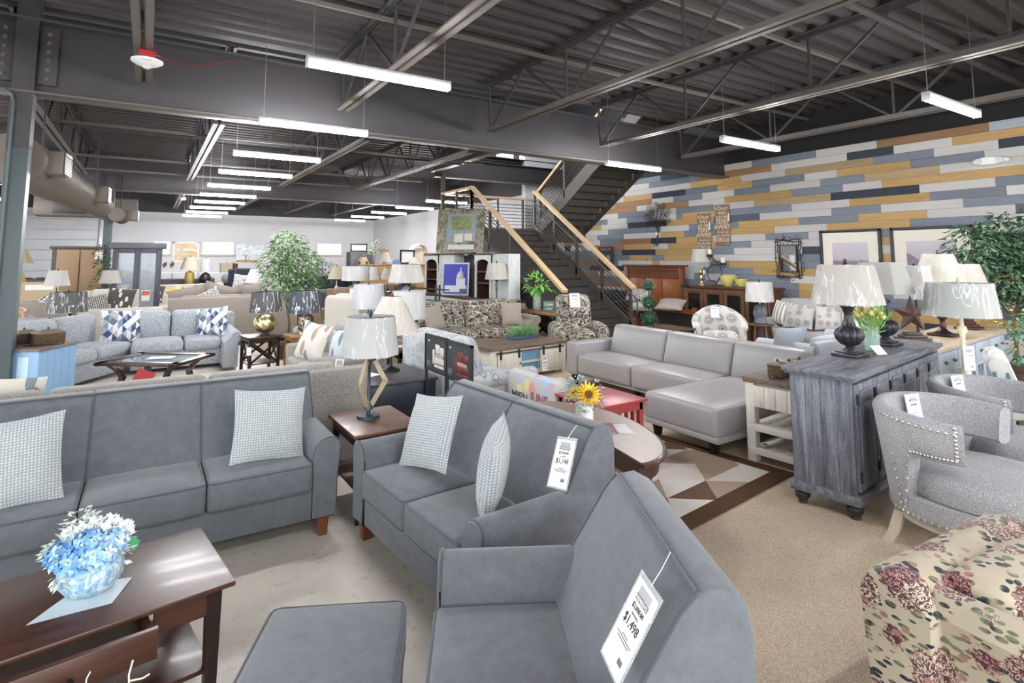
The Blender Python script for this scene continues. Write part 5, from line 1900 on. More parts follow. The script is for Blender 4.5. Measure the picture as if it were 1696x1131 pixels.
# X-side tables with lamps
def xtable(label, x, y, h, w, top, leg, rz=0):
    t = table('side_table', label, 'table', w, w, h, (x, y, 0), rz, top, leg, .04, .03, .05, .02, .18, 1, None, 'x-sided end tables')
    for s in (-1, 1):
        for (a, b) in (((-w / 2 + .05, .2), (w / 2 - .05, h - .08)), ((-w / 2 + .05, h - .08), (w / 2 - .05, .2))):
            MB().bar((a[0], s * (w / 2 - .04), a[1]), (b[0], s * (w / 2 - .04), b[1]), .02, .03).build('cross_bar', leg, t, smooth=False)
            MB().bar((s * (w / 2 - .04), a[0], a[1]), (s * (w / 2 - .04), b[0], b[1]), .02, .03).build('cross_bar', leg, t, smooth=False)
    return t
xtable('dark x-sided end table holding the gold spiral lamp', 1.56, 9.75, .60, .50, M_DKWOOD, M_DKLEG, 8)
M_PINE = wood('7a5634', 'a67c4e', 5, 'Z', .5)
xtable('rustic pine x-sided end table holding the navy shade lamp', 2.10, 9.35, .62, .46, M_PINE, M_PINE, 4)
price_tag('small white tag hanging on the dark x-sided end table', [], 1.36, 9.47, .40, -10, 0, 0, .07, .13, None, None)
M_GOLD = metal('cdbd94', .38)
m = MB()
secs = []
for i in range(15):
    th = pi * (i + .3) / 15.3
    z = .16 - .155 * math.cos(th)
    r = .16 * math.sin(th)
    secs.append([(r * (1 + .10 * (math.sin(9 * a + 7 * th) > 0)) * math.cos(a), r * (1 + .10 * (math.sin(9 * a + 7 * th) > 0)) * math.sin(a), z + .02) for a in [2 * pi * j / 72 for j in range(72)]])
m.loft(secs)
lamp('gold spiral ball lamp with a dark wrapped drum shade', 1.62, 9.75, .60, [('foot', plain('3a342c', .4, .5), [(.07, 0), (.07, .02), (.001, .021)]), ('spiral_ball', M_GOLD, m), ('neck', M_GOLD, [(.012, .3), (.012, .42), (.001, .42)])], (.245, .215, .36, .67), '4b4846', group='lamps for sale')
def m_mosaic():
    q = NT('mosaic_lamp')
    c = q.sep(q.voro(q.coord(), 40, 'Color'))[0]
    return q.done(q.ramp(c, [(0, rgb('3a2d24')), (.4, rgb('8a7455')), (.7, rgb('d6c9ae'))], 'CONSTANT'), .4)
lamp('mosaic column lamp with a navy wrapped shade on the pine end table', 2.13, 9.37, .62, [('column', m_mosaic(), [(.09, 0), (.09, .26), (.02, .27), (.012, .33), (.001, .33)])], (.25, .225, .33, .67), '2f3a4d')

# variegated fig trees
def fig(label, x, y, z0, trunk_h, blobs, n, leafsz, mats, seed, name='fig_tree', pot=True):
    t = thing(name, label, 'tree', (x, y, z0), 0, 'indoor fig trees')
    r = random.Random(seed)
    if pot:
        MB().lathe([(.13, 0), (.17, .26), (.18, .28), (.165, .28), (.15, .24), (.001, .24)], 18).build('pot', plain('4f4036', .6), t)
    pts = [(r.uniform(-.02, .02) + .03 * math.sin(k), r.uniform(-.02, .02), trunk_h * k / 7) for k in range(8)]
    MB().tube(pts, .028, 7, r1=.016).build('trunk', rustic('4c3a2c', '6f5743', '8a7058', 'Z'), t)
    for (c, rad, *_) in blobs:
        MB().tube([pts[4], (c[0] * .5, c[1] * .5, (pts[4][2] + c[2]) / 2), (c[0], c[1], c[2])], .011, 5, r1=.004).build('branch', plain('6a5442', .8), t)
    leaf_cloud(n, blobs, leafsz, 'foliage', mats, t, seed)
    return t
VAR = leafmat('3f5f3c', '7d9a68', 'c9d2af')
GRN = leafmat('27402b', '4d7350', '86a378')
fig('tall variegated fig tree behind the gold spiral lamp', 2.20, 10.9, 0, 1.5, [((-.05, 0, 2.0), .33), ((-.28, .0, 1.75), .28), ((.25, .05, 1.72), .30), ((-.20, -.05, 1.42), .30), ((.2, 0, 1.38), .26), ((.0, .0, 1.65), .34), ((.05, -.1, 1.18), .20), ((-.1, .1, 2.1), .2)], 2200, .105, VAR, 21)
fig('darker fig tree farther back beside the variegated fig', 4.15, 17.0, 0, 1.3, [((-.15, 0, 1.6), .35), ((.2, 0, 1.45), .33), ((0, 0, 1.25), .33), ((.25, 0, 1.15), .25)], 700, .10, GRN, 22)
fig('tall fig tree with dark green leaves against the plank wall', 10.65, 3.05, 0, 1.7, [((-.25, .30, 2.0), .36), ((.1, 0, 2.15), .36), ((.35, -.3, 2.0), .40), ((-.40, .35, 1.65), .30), ((.35, -.25, 1.6), .42), ((.0, .0, 1.6), .36), ((.3, -.3, 1.15), .35), ((-.2, .2, 1.28), .22), ((.5, -.5, .8), .25)], 3000, .14, leafmat('2f4a35', '5b7d5c', '8fb08c'), 23)
fig('small sparse tree standing by the far white corner', 8.1, 23.4, 0, 2.1, [((0, 0, 2.27), .22), ((.12, 0, 2.45), .16), ((-.12, 0, 2.1), .15)], 160, .10, leafmat('5b6d52', '8fa07f'), 24, pot=True)
leafs = thing('flowering_plant', 'leafy plant with small yellow flowers below the right fig tree', 'plant', (9.75, 2.75, .0))
MB().lathe([(.12, 0), (.15, .3), (.001, .3)], 14).build('pot', plain('4a4038', .6), leafs)
leaf_cloud(260, [((0, 0, .75), .30), ((.15, -.2, .95), .2)], .11, 'foliage', leafmat('3d6a55', '6d9a78', '9db9a0'), leafs, 31)
leaf_cloud(40, [((0, 0, .85), .33), ((.15, -.2, 1.0), .2)], .05, 'blossoms', leafmat('d9bd3e', 'efd866'), leafs, 32, 0, .9)

# dark cube table with a lamp and paper
t = thing('cube_table', 'dark blue-black storage cube table behind the tripod lamp', 'table', (2.28, 6.05, 0), 0)
MB().soft(-.36, .36, -.46, .46, .06, .52, .006).build('body', plain('1d2430', .4, 0, .5), t)
MB().soft(-.38, .38, -.48, .48, .52, .55, .006).build('table_top', plain('3e3c40', .35), t)
for sx in (-1, 1):
    for sy in (-1, 1):
        MB().box(sx * .3 - .03, sx * .3 + .03, sy * .4 - .03, sy * .4 + .03, 0, .06).build('foot', plain('1d2430', .4), t, smooth=False)
o = tag(MB().box(-.12, .12, -.09, .09, 0, .0015).build('leaflet', M_PAPER, smooth=False), 'white leaflet on the dark cube table', 'leaflet')
put(o, 2.05, 6.05, .551, 25)
lamp('dark-based lamp with a tall cream coolie shade on the cube table', 2.36, 6.18, .55, [('base', plain('2d2a2a', .35, .4), [(.10, 0), (.10, .02), (.06, .035), (.02, .05), (.014, .1), (.014, .46), (.001, .46)])], (.31, .11, .42, .82), 'dfd6c6', fin='6a4a40')

# blue floral sofa seen from behind, faces +x
MBF = p_bluefloral()
sofa('white sofa with blue floral print seen from behind', 1.65, .95, 2, MBF, (3.20, 5.97, 0), 90, .48, .62, .93, 'roll', .24)
# poster stands behind it
def poster(label, x, y, rz, art):
    t = thing('poster_stand', label, 'sign', (x, y, 0), rz, 'black poster stands')
    for s in (-1, 1):
        MB().box(s * .235 - .012, s * .235 + .012, -.012, .012, 0, .68).build('stand_leg', M_BLACK, t, smooth=False)
        MB().box(s * .235 - .012, s * .235 + .012, -.15, .15, 0, .015).build('stand_foot', M_BLACK, t, smooth=False)
    for a in ((-.26, .26, .65, .672), (-.26, .26, .995, 1.015), (-.26, -.242, .65, 1.015), (.242, .26, .65, 1.015)):
        MB().box(a[0], a[1], -.014, .014, a[2], a[3]).build('poster_frame', M_BLACK, t, smooth=False)
    MB().box(-.245, .245, -.006, .006, .668, 1.0).build('poster_board', plain('2f3036', .5), t, smooth=False)
    c1, c2 = art
    for nm, a in (('printed_chair', (-.04, .19, .74, .80)), ('printed_chair', (-.02, .17, .80, .835)), ('printed_chair', (-.01, .09, .84, .93)), ('printed_chair', (.10, .185, .83, .91)), ('printed_chair', (-.075, -.03, .73, .87)), ('printed_chair', (-.03, .19, .70, .73))):
        MB().soft(a[0], a[1], -.0085, -.0062, a[2], a[3], .002).build(nm, plain(c1 if a[2] != .80 else c2, .35), t)
    MB().box(-.21, -.13, -.0085, -.006, .70, .75).build('printed_panel', plain('5d656b', .5), t, smooth=False)
    text('print', 'ego', .03, t, (-.19, -.0075, .945), (R(90), 0, 0), M_PAPER, 'LEFT')
    text('print', 'rec', .03, t, (.13, -.0075, .945), (R(90), 0, 0), M_INKS, 'LEFT', .7)
    return t
poster('black framed recliner poster showing a white chair', 2.52, 5.335, -90, ('cfc8c0', 'a9a199'))
poster('black framed recliner poster showing a dark red chair', 2.50, 4.80, -90, ('6b2a2c', 'b88a80'))
# bundle of fabric swatches below
t = thing('swatch_basket', 'basket of hanging fabric swatch cards behind the loveseat', 'basket', (2.36, 4.62, 0), 0)
MB().lathe([(.20, .0), (.24, .42), (.22, .42), (.18, .02)], 16).build('basket', plain('4a4038', .7), t)
for k in range(16):
    a = k * 2.4
    MB().box(-.06, .06, -.002, .002, 0, .2).build('swatch', plain(('cfc6b8', '8a8f98', '4a4a4e', 'b8a790')[k % 4], .8), t, smooth=False, loc=(.14 * math.cos(a), .14 * math.sin(a), .36), rot=(.4 * math.sin(a), .4 * math.cos(a), a))

# white lettered children's chair
t = thing('slipper_chair', 'low white chair with watercolour lettering behind the half-oval table', 'chair', (3.62, 4.76, 0), 90)
MLt = p_letters()
MB().slab([(.20, .06), (.34, .06), (.36, .55), (.33, .62), (.25, .64), (.19, .58)], -.44, .44, 'x', .06).build('backrest', MLt, t)
MB().soft(-.32, .32, -.36, .24, .08, .36, .06, .02, 2, 2).build('seat_cushion', MLt, t)
for s in (-1, 1):
    a, b = sorted((s * .31, s * .44))
    MB().soft(a, b, -.40, .26, .06, .47, .05, .01, 2, 2).build('arm', MLt, t)
for s, x, z, c in (('JUNE', -.18, .40, 'b9474a'), ('MIEN', .16, .36, '3c3b40')):
    text('lettering', s, .13, t, (x, .362, z), (R(90), 0, R(180)), plain(c, .9))
text('lettering', 'ND', .14, t, (.445, -.05, .20), (R(90), 0, R(90)), plain('4a3f5c', .9))
text('lettering', 'SA', .12, t, (.445, -.28, .22), (R(90), 0, R(90)), plain('3b4a5c', .9))

# ---------------------------------------------------------------- camo group
CM = p_camo()
M_SAND = fabric('988d80', .12, 200, .3, .08)
t = sofa('woodland camouflage sofa with tan arms below the entertainment unit', 2.75, 1.0, 2, M_SAND, (5.25, 9.70, 0), 0, .48, .68, .95, 'roll', .30, mat2=CM)
pillow('plain tan pillow at the left end of the camouflage sofa', M_SAND, 4.42, 9.48, .72, .46, .46, .15, 18, -18, -10)
pillow('plain tan pillow at the right end of the camouflage sofa', M_SAND, 6.08, 9.45, .72, .46, .46, .15, -6, -18, 3)
t = thing('recliner', 'overstuffed camouflage recliner with a price sheet on its back', 'recliner', (6.58, 8.05, 0), -28)
MB().soft(-.42, .42, -.40, .42, .05, .34, .05).build('base', CM, t)
cushion('seat_cushion', -.27, .27, -.46, .2, .30, .52, CM, t, .09, .05)
cushion('leg_rest', -.27, .27, -.52, -.42, .06, .36, CM, t, .05, 0)
def lean2(p):
    return (p[0] * (1 - .06 * (p[2] - .5)), p[1] + .28 * max(0, p[2] - .45), p[2])
cushion('backrest', -.34, .34, .13, .38, .42, 1.13, CM, t, .12, 0, None, 4, .04, lean2)
for (z0_, z1_) in ((.47, .72), (.68, .93), (.89, 1.12)):
    cushion('back_cushion', -.31, .31, .09, .30, z0_, z1_, CM, t, .10, 0, None, 3, .03, lean2)
for s in (-1, 1):
    a, b = sorted((s * .25, s * .50))
    MB().soft(a, b, -.46, .34, .05, .64, .11, .03, 3, 2).build('arm', CM, t)
price_tag('white price sheet pinned to the camouflage recliner back', [('$798', .2, -.0, True)], 6.60, 8.13, 1.04, -28, -16, 0, .2, .27)

# barn door coffee table
t = thing('coffee_table', 'white barn-door coffee table with a grey brown top', 'table', (4.93, 7.60, 0), 5)
w, d = .72, .42
for k in range(4):
    MB().soft(-w - .02, w + .02, -d - .02 + k * .22, -d + .198 + k * .22, .46, .50, .004).build('top_plank', M_BRTOP, t)
MB().box(-w + .03, w - .03, -d + .06, d, .08, .46).build('body', M_CREAMP, t, smooth=False)
for sx in (-1, 1):
    for sy in (-1, 1):
        MB().soft(sx * w - (.08 if sx > 0 else 0), sx * w + (.08 if sx < 0 else 0), sy * d - (.07 if sy > 0 else 0), sy * d + (.07 if sy < 0 else 0), 0, .46, .004).build('leg', M_CREAMP, t)
MB().soft(-w + .05, w - .05, -d + .01, -d + .05, .06, .12, .004).soft(-w + .05, w - .05, -d + .01, -d + .05, .40, .46, .004).build('frame_rail', M_CREAMP, t)
for a, b in ((-w + .09, -.19), (.19, w - .09)):
    dd = MB().soft(a, b, -d - .01, -d + .02, .11, .40, .005).build('barn_door', M_CREAMP, t)
    MB().soft(a + .045, b - .045, -d - .013, -d, .155, .355, .004).build('door_panel', M_CREAM, dd)
    MB().ball((b - .03 if a < 0 else a + .03, -d - .02, .25), .014, 8).build('knob', M_BLACK, dd)
    for x in (a + .05, b - .05):
        MB().box(x - .014, x + .014, -d - .026, -d - .011, .33, .455).build('strap', M_BLACK, dd, smooth=False)
MB().box(-w + .05, w - .05, -d - .022, -d - .013, .415, .432).build('door_track', M_BLACK, t, smooth=False)
MB().box(-.18, .18, -d + .05, -d + .062, .12, .40).build('niche_back', plain('6f9bbb', .4), t, smooth=False)
MB().box(-.19, .19, -d + .0, -d + .06, .24, .262).build('niche_shelf', M_CREAMP, t, smooth=False)
price_tag('price tag reading $448 on the barn-door coffee table', [('$448', .16, .0, True)], 5.20, 7.15, .20, 5, 0, 0, .13, .24)
t = thing('grass_planter', 'blue-grey tray planter of green grass on the barn-door coffee table', 'planter', (5.22, 7.78, .5005), 5)
MB().soft(-.27, .27, -.07, .07, 0, .05, .006).build('tray', plain('3d5068', .5), t)
leaf_cloud(260, [((-.2, 0, .03), .06), ((-.08, 0, .03), .06), ((.05, 0, .03), .06), ((.18, 0, .03), .06)], .17, 'grass', leafmat('4f8a5a', '86b06c', '6fa39a'), t, 6, -1.6, .1)

# console with plant behind the recliner
t = table('console_table', 'rustic pine console with dark crossed legs behind the recliner', 'table', .40, 1.3, .72, (6.92, 9.55, 0), 0, M_PINE, M_BLACK, .05, .05, .0, .03, None)
MB().bar((0, -.55, .1), (0, .55, .62), .04, .05).bar((0, -.55, .62), (0, .55, .1), .04, .05).build('cross_brace', M_BLACK, t, smooth=False)
t = thing('lily_vase', 'glass vase of bright green lily leaves on the pine console', 'vase', (6.90, 9.75, .721), 0)
MB().lathe([(.08, 0), (.085, .02), (.09, .30), (.082, .30), (.078, .03), (.001, .02)], 18).build('glass_vase', glass('d6e3dc', .03, .3), t)
MB().lathe([(.075, .012), (.077, .08), (.001, .085)], 14).build('pebbles', plain('35322f', .7), t)
rq = random.Random(9)
for k in range(16):
    a, L = rq.uniform(0, 2 * pi), rq.uniform(.35, .62)
    q = rq.uniform(.12, .42)
    p = [(0.02 * math.cos(a), .02 * math.sin(a), .05), (q * .35 * math.cos(a), q * .35 * math.sin(a), .30 + L * .3), (q * math.cos(a), q * math.sin(a), .30 + L * .55 * (1 - q)), (q * 1.35 * math.cos(a), q * 1.35 * math.sin(a), .26 + L * .40 * (1 - q))]
    s = Vector((-math.sin(a), math.cos(a), 0))
    m = MB()
    vs = []
    for i, pp in enumerate(p):
        wv = (.006, .022, .03, .002)[i]
        vs += [tuple(Vector(pp) + s * wv), tuple(Vector(pp) - s * wv)]
    m.add(vs, [(0, 1, 3, 2), (2, 3, 5, 4), (4, 5, 7, 6)])
    m.build('blade_leaf', leafmat('4f9a46', '86c25a'), t)
leaf_cloud(70, [((0, 0, .55), .2)], .13, 'foliage', leafmat('5aa34c', '9ccf66'), t, 12, -.2, .5)
t = thing('sign_block', 'small green block sign reading CASA beside the lily vase', 'sign', (6.86, 9.28, .721), -40)
MB().soft(-.11, .11, -.02, .02, 0, .22, .004).build('block', plain('5f7a6a', .6), t)
text('lettering', 'CASA', .07, t, (0, -.022, .13), (R(90), 0, 0), M_PAPER)
text('lettering', 'SWEET', .045, t, (0, -.022, .05), (R(90), 0, 0), M_PAPER)
# ---------------------------------------------------------------- entertainment unit along the stair, faces -x
M_WW = rustic('a9adb0', 'c3c4c2', 'd5d4d0', 'Z')
M_WWP = plain('c9c9c5', .5)
M_ESP = wood('33221a', '543a2b', 4, 'Y', .35)
t = thing('entertainment_unit', 'white and espresso entertainment wall unit in front of the stair railing', 'cabinet', (6.62, 12.35, 0), -90)
# local x: world -y ; local -y : world -x
L = 4.3
MB().soft(-L / 2, L / 2, -.30, .30, 0, .84, .008).build('base_cabinet', M_WWP, t)
MB().soft(-L / 2 - .03, L / 2 + .03, -.33, .31, .84, .90, .008).build('counter', M_ESP, t)
for x in (-L / 2 + .55, .0 + .95):
    pass
def tower(a, b):
    MB().box(a, b, .16, .20, .90, 1.88).build('tower_back', M_ESP, t, smooth=False)
    for x in (a, b - .07):
        MB().box(x, x + .07, -.16, .16, .90, 1.88).build('tower_side', M_WWP, t, smooth=False)
    # arched face
    p = [(a + .07, 1.66)] + [((a + b) / 2 - ((b - a) / 2 - .07) * math.cos(pi * i / 10), 1.66 + .12 * math.sin(pi * i / 10)) for i in range(1, 10)] + [(b - .07, 1.66)]
    poly = [(x, z) for x, z in p] + [(b, 1.66), (b, 1.88), (a, 1.88), (a, 1.66)]
    vs = [(x, y, z) for y in (-.17, -.13) for x, z in poly]
    n = len(poly)
    MB().add(vs, [tuple(range(n)), tuple(reversed(range(n, 2 * n)))] + [(i, (i + 1) % n, n + (i + 1) % n, n + i) for i in range(n)]).build('arched_face', M_WWP, t, smooth=False)
    for x in (a + .07, b - .076):
        MB().box(x, x + .006, -.13, .16, .90, 1.80).build('tower_lining', M_ESP, t, smooth=False)
    for z in (1.22, 1.48):
        MB().soft(a + .07, b - .07, -.15, .16, z, z + .03, .004).build('tower_shelf', M_ESP, t)
    MB().soft(a - .03, b + .03, -.20, .22, 1.88, 1.95, .008).build('tower_cornice', M_ESP, t)
tower(-L / 2 + .02, -L / 2 + .85)
tower(.70, 1.45)
for a, b in ((-L / 2 + .86, -L / 2 + 1.75), (1.47, L / 2)):
    MB().soft(a, b, -.14, .16, .90, 1.90, .008).build('sliding_panel', M_WW, t)
MB().soft(-L / 2 + .8, .85, -.20, .22, 1.90, 1.96, .008).build('bridge_shelf', M_ESP, t)
MB().box(-L / 2 + 1.75, .70, .14, .18, .90, 1.88).build('niche_back', plain('2a2827', .5), t, smooth=False)
for k in range(4):
    MB().soft(-L / 2 + .03 + k * 1.06, -L / 2 + 1.06 + k * 1.06, -.315, -.30, .08, .80, .006).build('base_door', M_WW, t)
def m_truck():
    q = NT('truck_painting')
    co = q.coord()
    n = q.noise(co, 7, 5, .65, .8)
    col = q.ramp(n, [(.34, rgb('3d3731')), (.44, rgb('6a5d4d')), (.52, rgb('75795a')), (.58, rgb('9c917b')), (.66, rgb('776263'))])
    return q.done(col, .5)
t = thing('canvas_painting', 'canvas painting of an old truck in bushes leaning atop the entertainment unit', 'painting', (6.52, 12.55, 1.962), -90)
t.rotation_euler = (R(-9), 0, R(-46))
MB().soft(-.62, .62, -.02, .02, 0, 1.10, .006).build('canvas', m_truck(), t)
MB().soft(-.36, .40, -.024, -.02, .26, .98, .002).build('painted_cab', plain('7d8890', .5, var=.25), t)
MB().soft(-.24, .28, -.027, -.023, .55, .90, .002).build('painted_windshield', leafmat('4d5f40', '7f8a58', '93846a'), t)
MB().soft(-.15, .08, -.027, -.023, .24, .46, .002).soft(.12, .32, -.027, -.023, .28, .46, .002).build('painted_grille', plain('c2bca8', .5, var=.2), t)
MB().soft(-.30, .38, -.028, -.023, .06, .18, .002).build('painted_bumper', plain('b9bcb8', .5), t)
t = thing('capitol_poster', 'blue poster of a white domed building standing in the entertainment unit', 'poster', (6.36, 12.45, .902), -90)
t.rotation_euler = (R(-4), 0, R(-52))
MB().soft(-.36, .36, -.012, .012, 0, .80, .004).build('poster_frame', plain('c9c9cb', .4), t)
MB().box(-.32, .32, -.016, -.012, .04, .76).build('print_sky', plain('3a3fa8', .5, var=.2), t, smooth=False)
MB().box(-.28, .30, -.019, -.016, .08, .24).box(.02, .26, -.019, -.016, .24, .42).lathe([(.10, .42), (.10, .48), (.07, .55), (.02, .60), (.02, .66), (.001, .70)], 12, (.14, -.008, 0)).build('print_dome', plain('d3d6dc', .5), t, smooth=False)
MB().box(.12, .30, -.021, -.018, .06, .16).build('print_shadow', plain('4a5a6a', .5), t, smooth=False)
t = thing('quatrefoil_panel', 'white lattice pattern panel leaning left of the blue poster', 'panel', (6.38, 13.15, .902), -90)
t.rotation_euler = (R(-3), 0, R(-62))
MB().soft(-.22, .22, -.01, .01, 0, .55, .008).build('board', M_WWP, t)
for i in range(3):
    for j in range(3):
        MB().tube([(-.14 + i * .14 + .06 * math.cos(2 * pi * k / 14), -.012, .10 + j * .17 + .075 * math.sin(2 * pi * k / 14)) for k in range(14)], .006, 5, True).build('lattice_ring', plain('b9c0c4', .5), t)
# floor lamp beside the unit
M_PEW = metal('6b6862', .45, .6)
lamp('pewter floor lamp with a pleated wrapped shade beside the entertainment unit', 6.28, 10.36, 0, [('base', M_PEW, [(.14, 0), (.14, .02), (.04, .04), (.015, .06)]), ('pole', M_PEW, [(.014, .05), (.014, 1.1), (.03, 1.13), (.02, 1.2), (.035, 1.26), (.015, 1.30), (.05, 1.34), (.012, 1.36), (.001, 1.4)])], (.25, .185, 1.36, 1.70), 'ddd6cb', flut=.02, nm='floor_lamp')
# fireplace tool / bench frame behind the camouflage sofa
t = thing('iron_rack', 'black iron rack with short posts behind the camouflage sofa', 'rack', (4.75, 10.75, 0), 0)
for x in (-.30, -.22, .30, .38):
    MB().bar((x, 0, 0), (x, 0, 1.25), .03, .03).build('post', M_BLACK, t, smooth=False)
for z in (.95, 1.05, 1.18):
    MB().bar((-.55, 0, z + .06), (.6, 0, z - .04), .025, .025).build('rail_bar', M_BLACK, t, smooth=False)
t = thing('potted_plant', 'dark spiky plant behind the left end of the camouflage sofa', 'plant', (4.15, 10.7, 0), 0)
MB().lathe([(.14, 0), (.18, .35), (.001, .34)], 14).build('pot', plain('3a3632', .6), t)
leaf_cloud(90, [((0, 0, .8), .25)], .34, 'foliage', leafmat('1f2421', '3c4540'), t, 14, -.6, .12)

# ---------------------------------------------------------------- along the plank wall
k_ = 11.9 / 12.3
def wall_tf(y, z):
    return (y * k_, 1.8 + (z - 1.8) * k_)
def framed(label, yc, z0, z1, w, art, name='framed_picture', fc='1c1e24'):
    t = thing(name, label, 'picture', (XW - .035, yc, (z0 + z1) / 2), -90, 'pictures on the plank wall')
    h = z1 - z0
    f = .055
    for a in ((-w / 2, w / 2, h / 2 - f, h / 2), (-w / 2, w / 2, -h / 2, -h / 2 + f), (-w / 2, -w / 2 + f, -h / 2, h / 2), (w / 2 - f, w / 2, -h / 2, h / 2)):
        MB().soft(a[0], a[1], -.03, .02, a[2], a[3], .008).build('picture_frame', plain(fc, .4), t)
    MB().box(-w / 2 + f, w / 2 - f, -.005, .01, -h / 2 + f, h / 2 - f).build('mat_board', plain('e5dfd0', .7), t, smooth=False)
    return t, w, h
def m_dune(a, b, sp):
    q = NT('dune_print_' + sp)
    co = q.coord()
    x, y, z = q.sep(co)
    n = q.noise(co, 12, 4, .7)
    h = q.math('ADD', z, q.math('MULTIPLY', n, .16))
    if sp == 'v':
        h = q.math('SUBTRACT', h, q.math('MULTIPLY', q.math('ABSOLUTE', x), .55))
    sky = q.ramp(z, [(0, rgb('b9b0ba')), (.5, rgb('cfc9cf'))])
    g = q.mix(q.noise(co, 60, 2, .7), rgb('4f4354'), rgb('a294a4'))
    return q.done(q.mix(q.ramp(h, [(a, (1, 1, 1)), (b, (0, 0, 0))]), sky, g), .5)
t, w, h = framed('black framed print of a misty lakeshore, the left of two beside the mirror', 5.87, 1.14, 2.38, 1.18, None)
MB().box(-w * .29, w * .29, -.008, -.005, -h * .30, h * .29).build('print', m_dune(.06, .10, 'f'), t, smooth=False)
t, w, h = framed('black framed print of grassy dunes, the right of two behind the lamps', 4.47, 1.14, 2.38, 1.30, None)
MB().box(-w * .30, w * .30, -.008, -.005, -h * .30, h * .29).build('print', m_dune(-.06, -.02, 'v'), t, smooth=False)
# twig mirror
t = thing('twig_mirror', 'small mirror in a tangled black twig frame on the plank wall', 'mirror', (XW - .04, 7.17, 1.80), -90)
MB().box(-.18, .18, -.01, .01, -.29, .29).build('mirror_glass', metal('cfd6da', .03), t, smooth=False)
for a in ((-.2, .2, .28, .30), (-.2, .2, -.30, -.28), (-.2, -.18, -.3, .3), (.18, .2, -.3, .3)):
    MB().box(a[0], a[1], -.02, .01, a[2], a[3]).build('mirror_frame', M_BLACK, t, smooth=False)
rq = random.Random(4)
TW = plain('3a3230', .6, .3)
def twig(p0, p1):
    m = MB()
    pts = []
    for i in range(8):
        f = i / 7
        pts.append((p0[0] + (p1[0] - p0[0]) * f + rq.uniform(-.02, .02), rq.uniform(-.03, .0), p0[1] + (p1[1] - p0[1]) * f + rq.uniform(-.02, .02)))
    m.tube(pts, .009, 5)
    for i in range(1, 7):
        q = pts[i]
        a = rq.uniform(0, 2 * pi)
        m.tube([q, (q[0] + .05 * math.cos(a), q[1] - .01, q[2] + .05 * math.sin(a)), (q[0] + .08 * math.cos(a + .4), q[1] - .01, q[2] + .08 * math.sin(a + .4))], .005, 4)
        m.ball((q[0] + .085 * math.cos(a + .4), q[1] - .01, q[2] + .085 * math.sin(a + .4)), .012, 5)
    m.build('twig', TW, t)
for (a, b) in (((-.3, .38), (.3, .42)), ((-.28, .43), (.32, .36)), ((-.3, -.38), (.3, -.42)), ((-.26, -.43), (.32, -.36)), ((-.27, -.4), (-.3, .4)), ((-.23, -.42), (-.25, .42)), ((.27, -.4), (.29, .4)), ((.23, -.42), (.25, .42))):
    twig(a, b)
o = tag(MB().box(-.03, .03, -.002, .002, -.03, .03).build('hang_tag', M_PAPER, smooth=False), 'small cream tag hanging below the twig mirror', 'tag')
put(o, XW - .012, 7.0, 1.37, -90, 0, 45)
# circus signs
def circus(label, yc, zc, full):
    t = thing('wooden_sign', label, 'sign', (XW - .025, yc, zc), -90, 'wooden word signs')
    MB().soft(-.20, .20, -.018, .018, -.50, .50, .004).build('board', rustic('6a5241', '8d7460', 'a48c76', 'Z'), t)
    e = (R(90), 0, 0)
    L_ = [('Our', .13, .37), ('family is', .11, .27), ('JUST ONE', .085, .165), ('TENT', .165, .03), ('AWAY', .165, -.10), ('from a', .08, -.20), ('FULL BLOWN', .068, -.285), ('CIRCUS', .135, -.41)]
    for s, sz, z in L_:
        text('lettering', s, sz, t, (0, -.019, z), e, plain('e6dac2', .7), sx=.33 / max(.2, .52 * sz * len(s)))
    MB().box(.18, .21, -.03, -.019, .08, .28).build('paper_tag', M_PAPER, t, smooth=False)
    return t
y, z = wall_tf(9.72, 2.46)
circus('tall wooden sign about a tent and circus, the lower left one', y, z, 0)
y, z = wall_tf(9.14, 2.65)
circus('tall wooden sign about a tent and circus, the higher right one', y, z, 1)
# scrolled metal tree
t = thing('metal_tree', 'black scrolled metal tree hung on the plank wall above the stair', 'wall decor', (XW - .045, wall_tf(11.31, 0)[0], wall_tf(0, 2.78)[1]), -90)
rq = random.Random(15)
tk = MB().tube([(-.06, 0, -.58), (-.02, 0, -.4), (0, 0, -.2), (.0, 0, .0)], .03, 7, r1=.02)
for a in (-.13, -.03, .05):
    tk.tube([(-.02, 0, -.42), (a * .7 - .04, 0, -.55), (a - .06, 0, -.62)], .015, 5, r1=.006)
tk.build('trunk', TW, t)
def scroll(c, r, s, a0):
    pts = []
    for i in range(16):
        a = a0 + s * i * .55
        q = r * (1 - i / 18)
        pts.append((c[0] + q * math.cos(a), 0, c[1] + q * math.sin(a)))
    return pts
for k in range(22):
    a = R(228 - k * 13)
    R_ = (.55, 1.0, .8)[k % 3]
    c = (.44 * R_ * math.cos(a), .19 + .38 * R_ * math.sin(a))
    m = MB()
    s = 1 if math.cos(a) < 0 else -1
    sc = scroll(c, rq.uniform(.075, .10), s, a + pi)
    m.tube([(0, 0, -.12), (c[0] * .35, 0, c[1] * .3 - .02), sc[0]], .009, 5, r1=.005)
    m.tube(sc, .0075, 5)
    m.build('branch', TW, t)
o = tag(MB().box(-.045, .045, -.003, .003, -.045, .045).build('hang_tag', M_PAPER, smooth=False), 'white diamond tag on the metal tree trunk', 'tag')
put(o, XW - .075, wall_tf(11.31, 0)[0] + .02, wall_tf(0, 2.50)[1], -90, 0, 45)
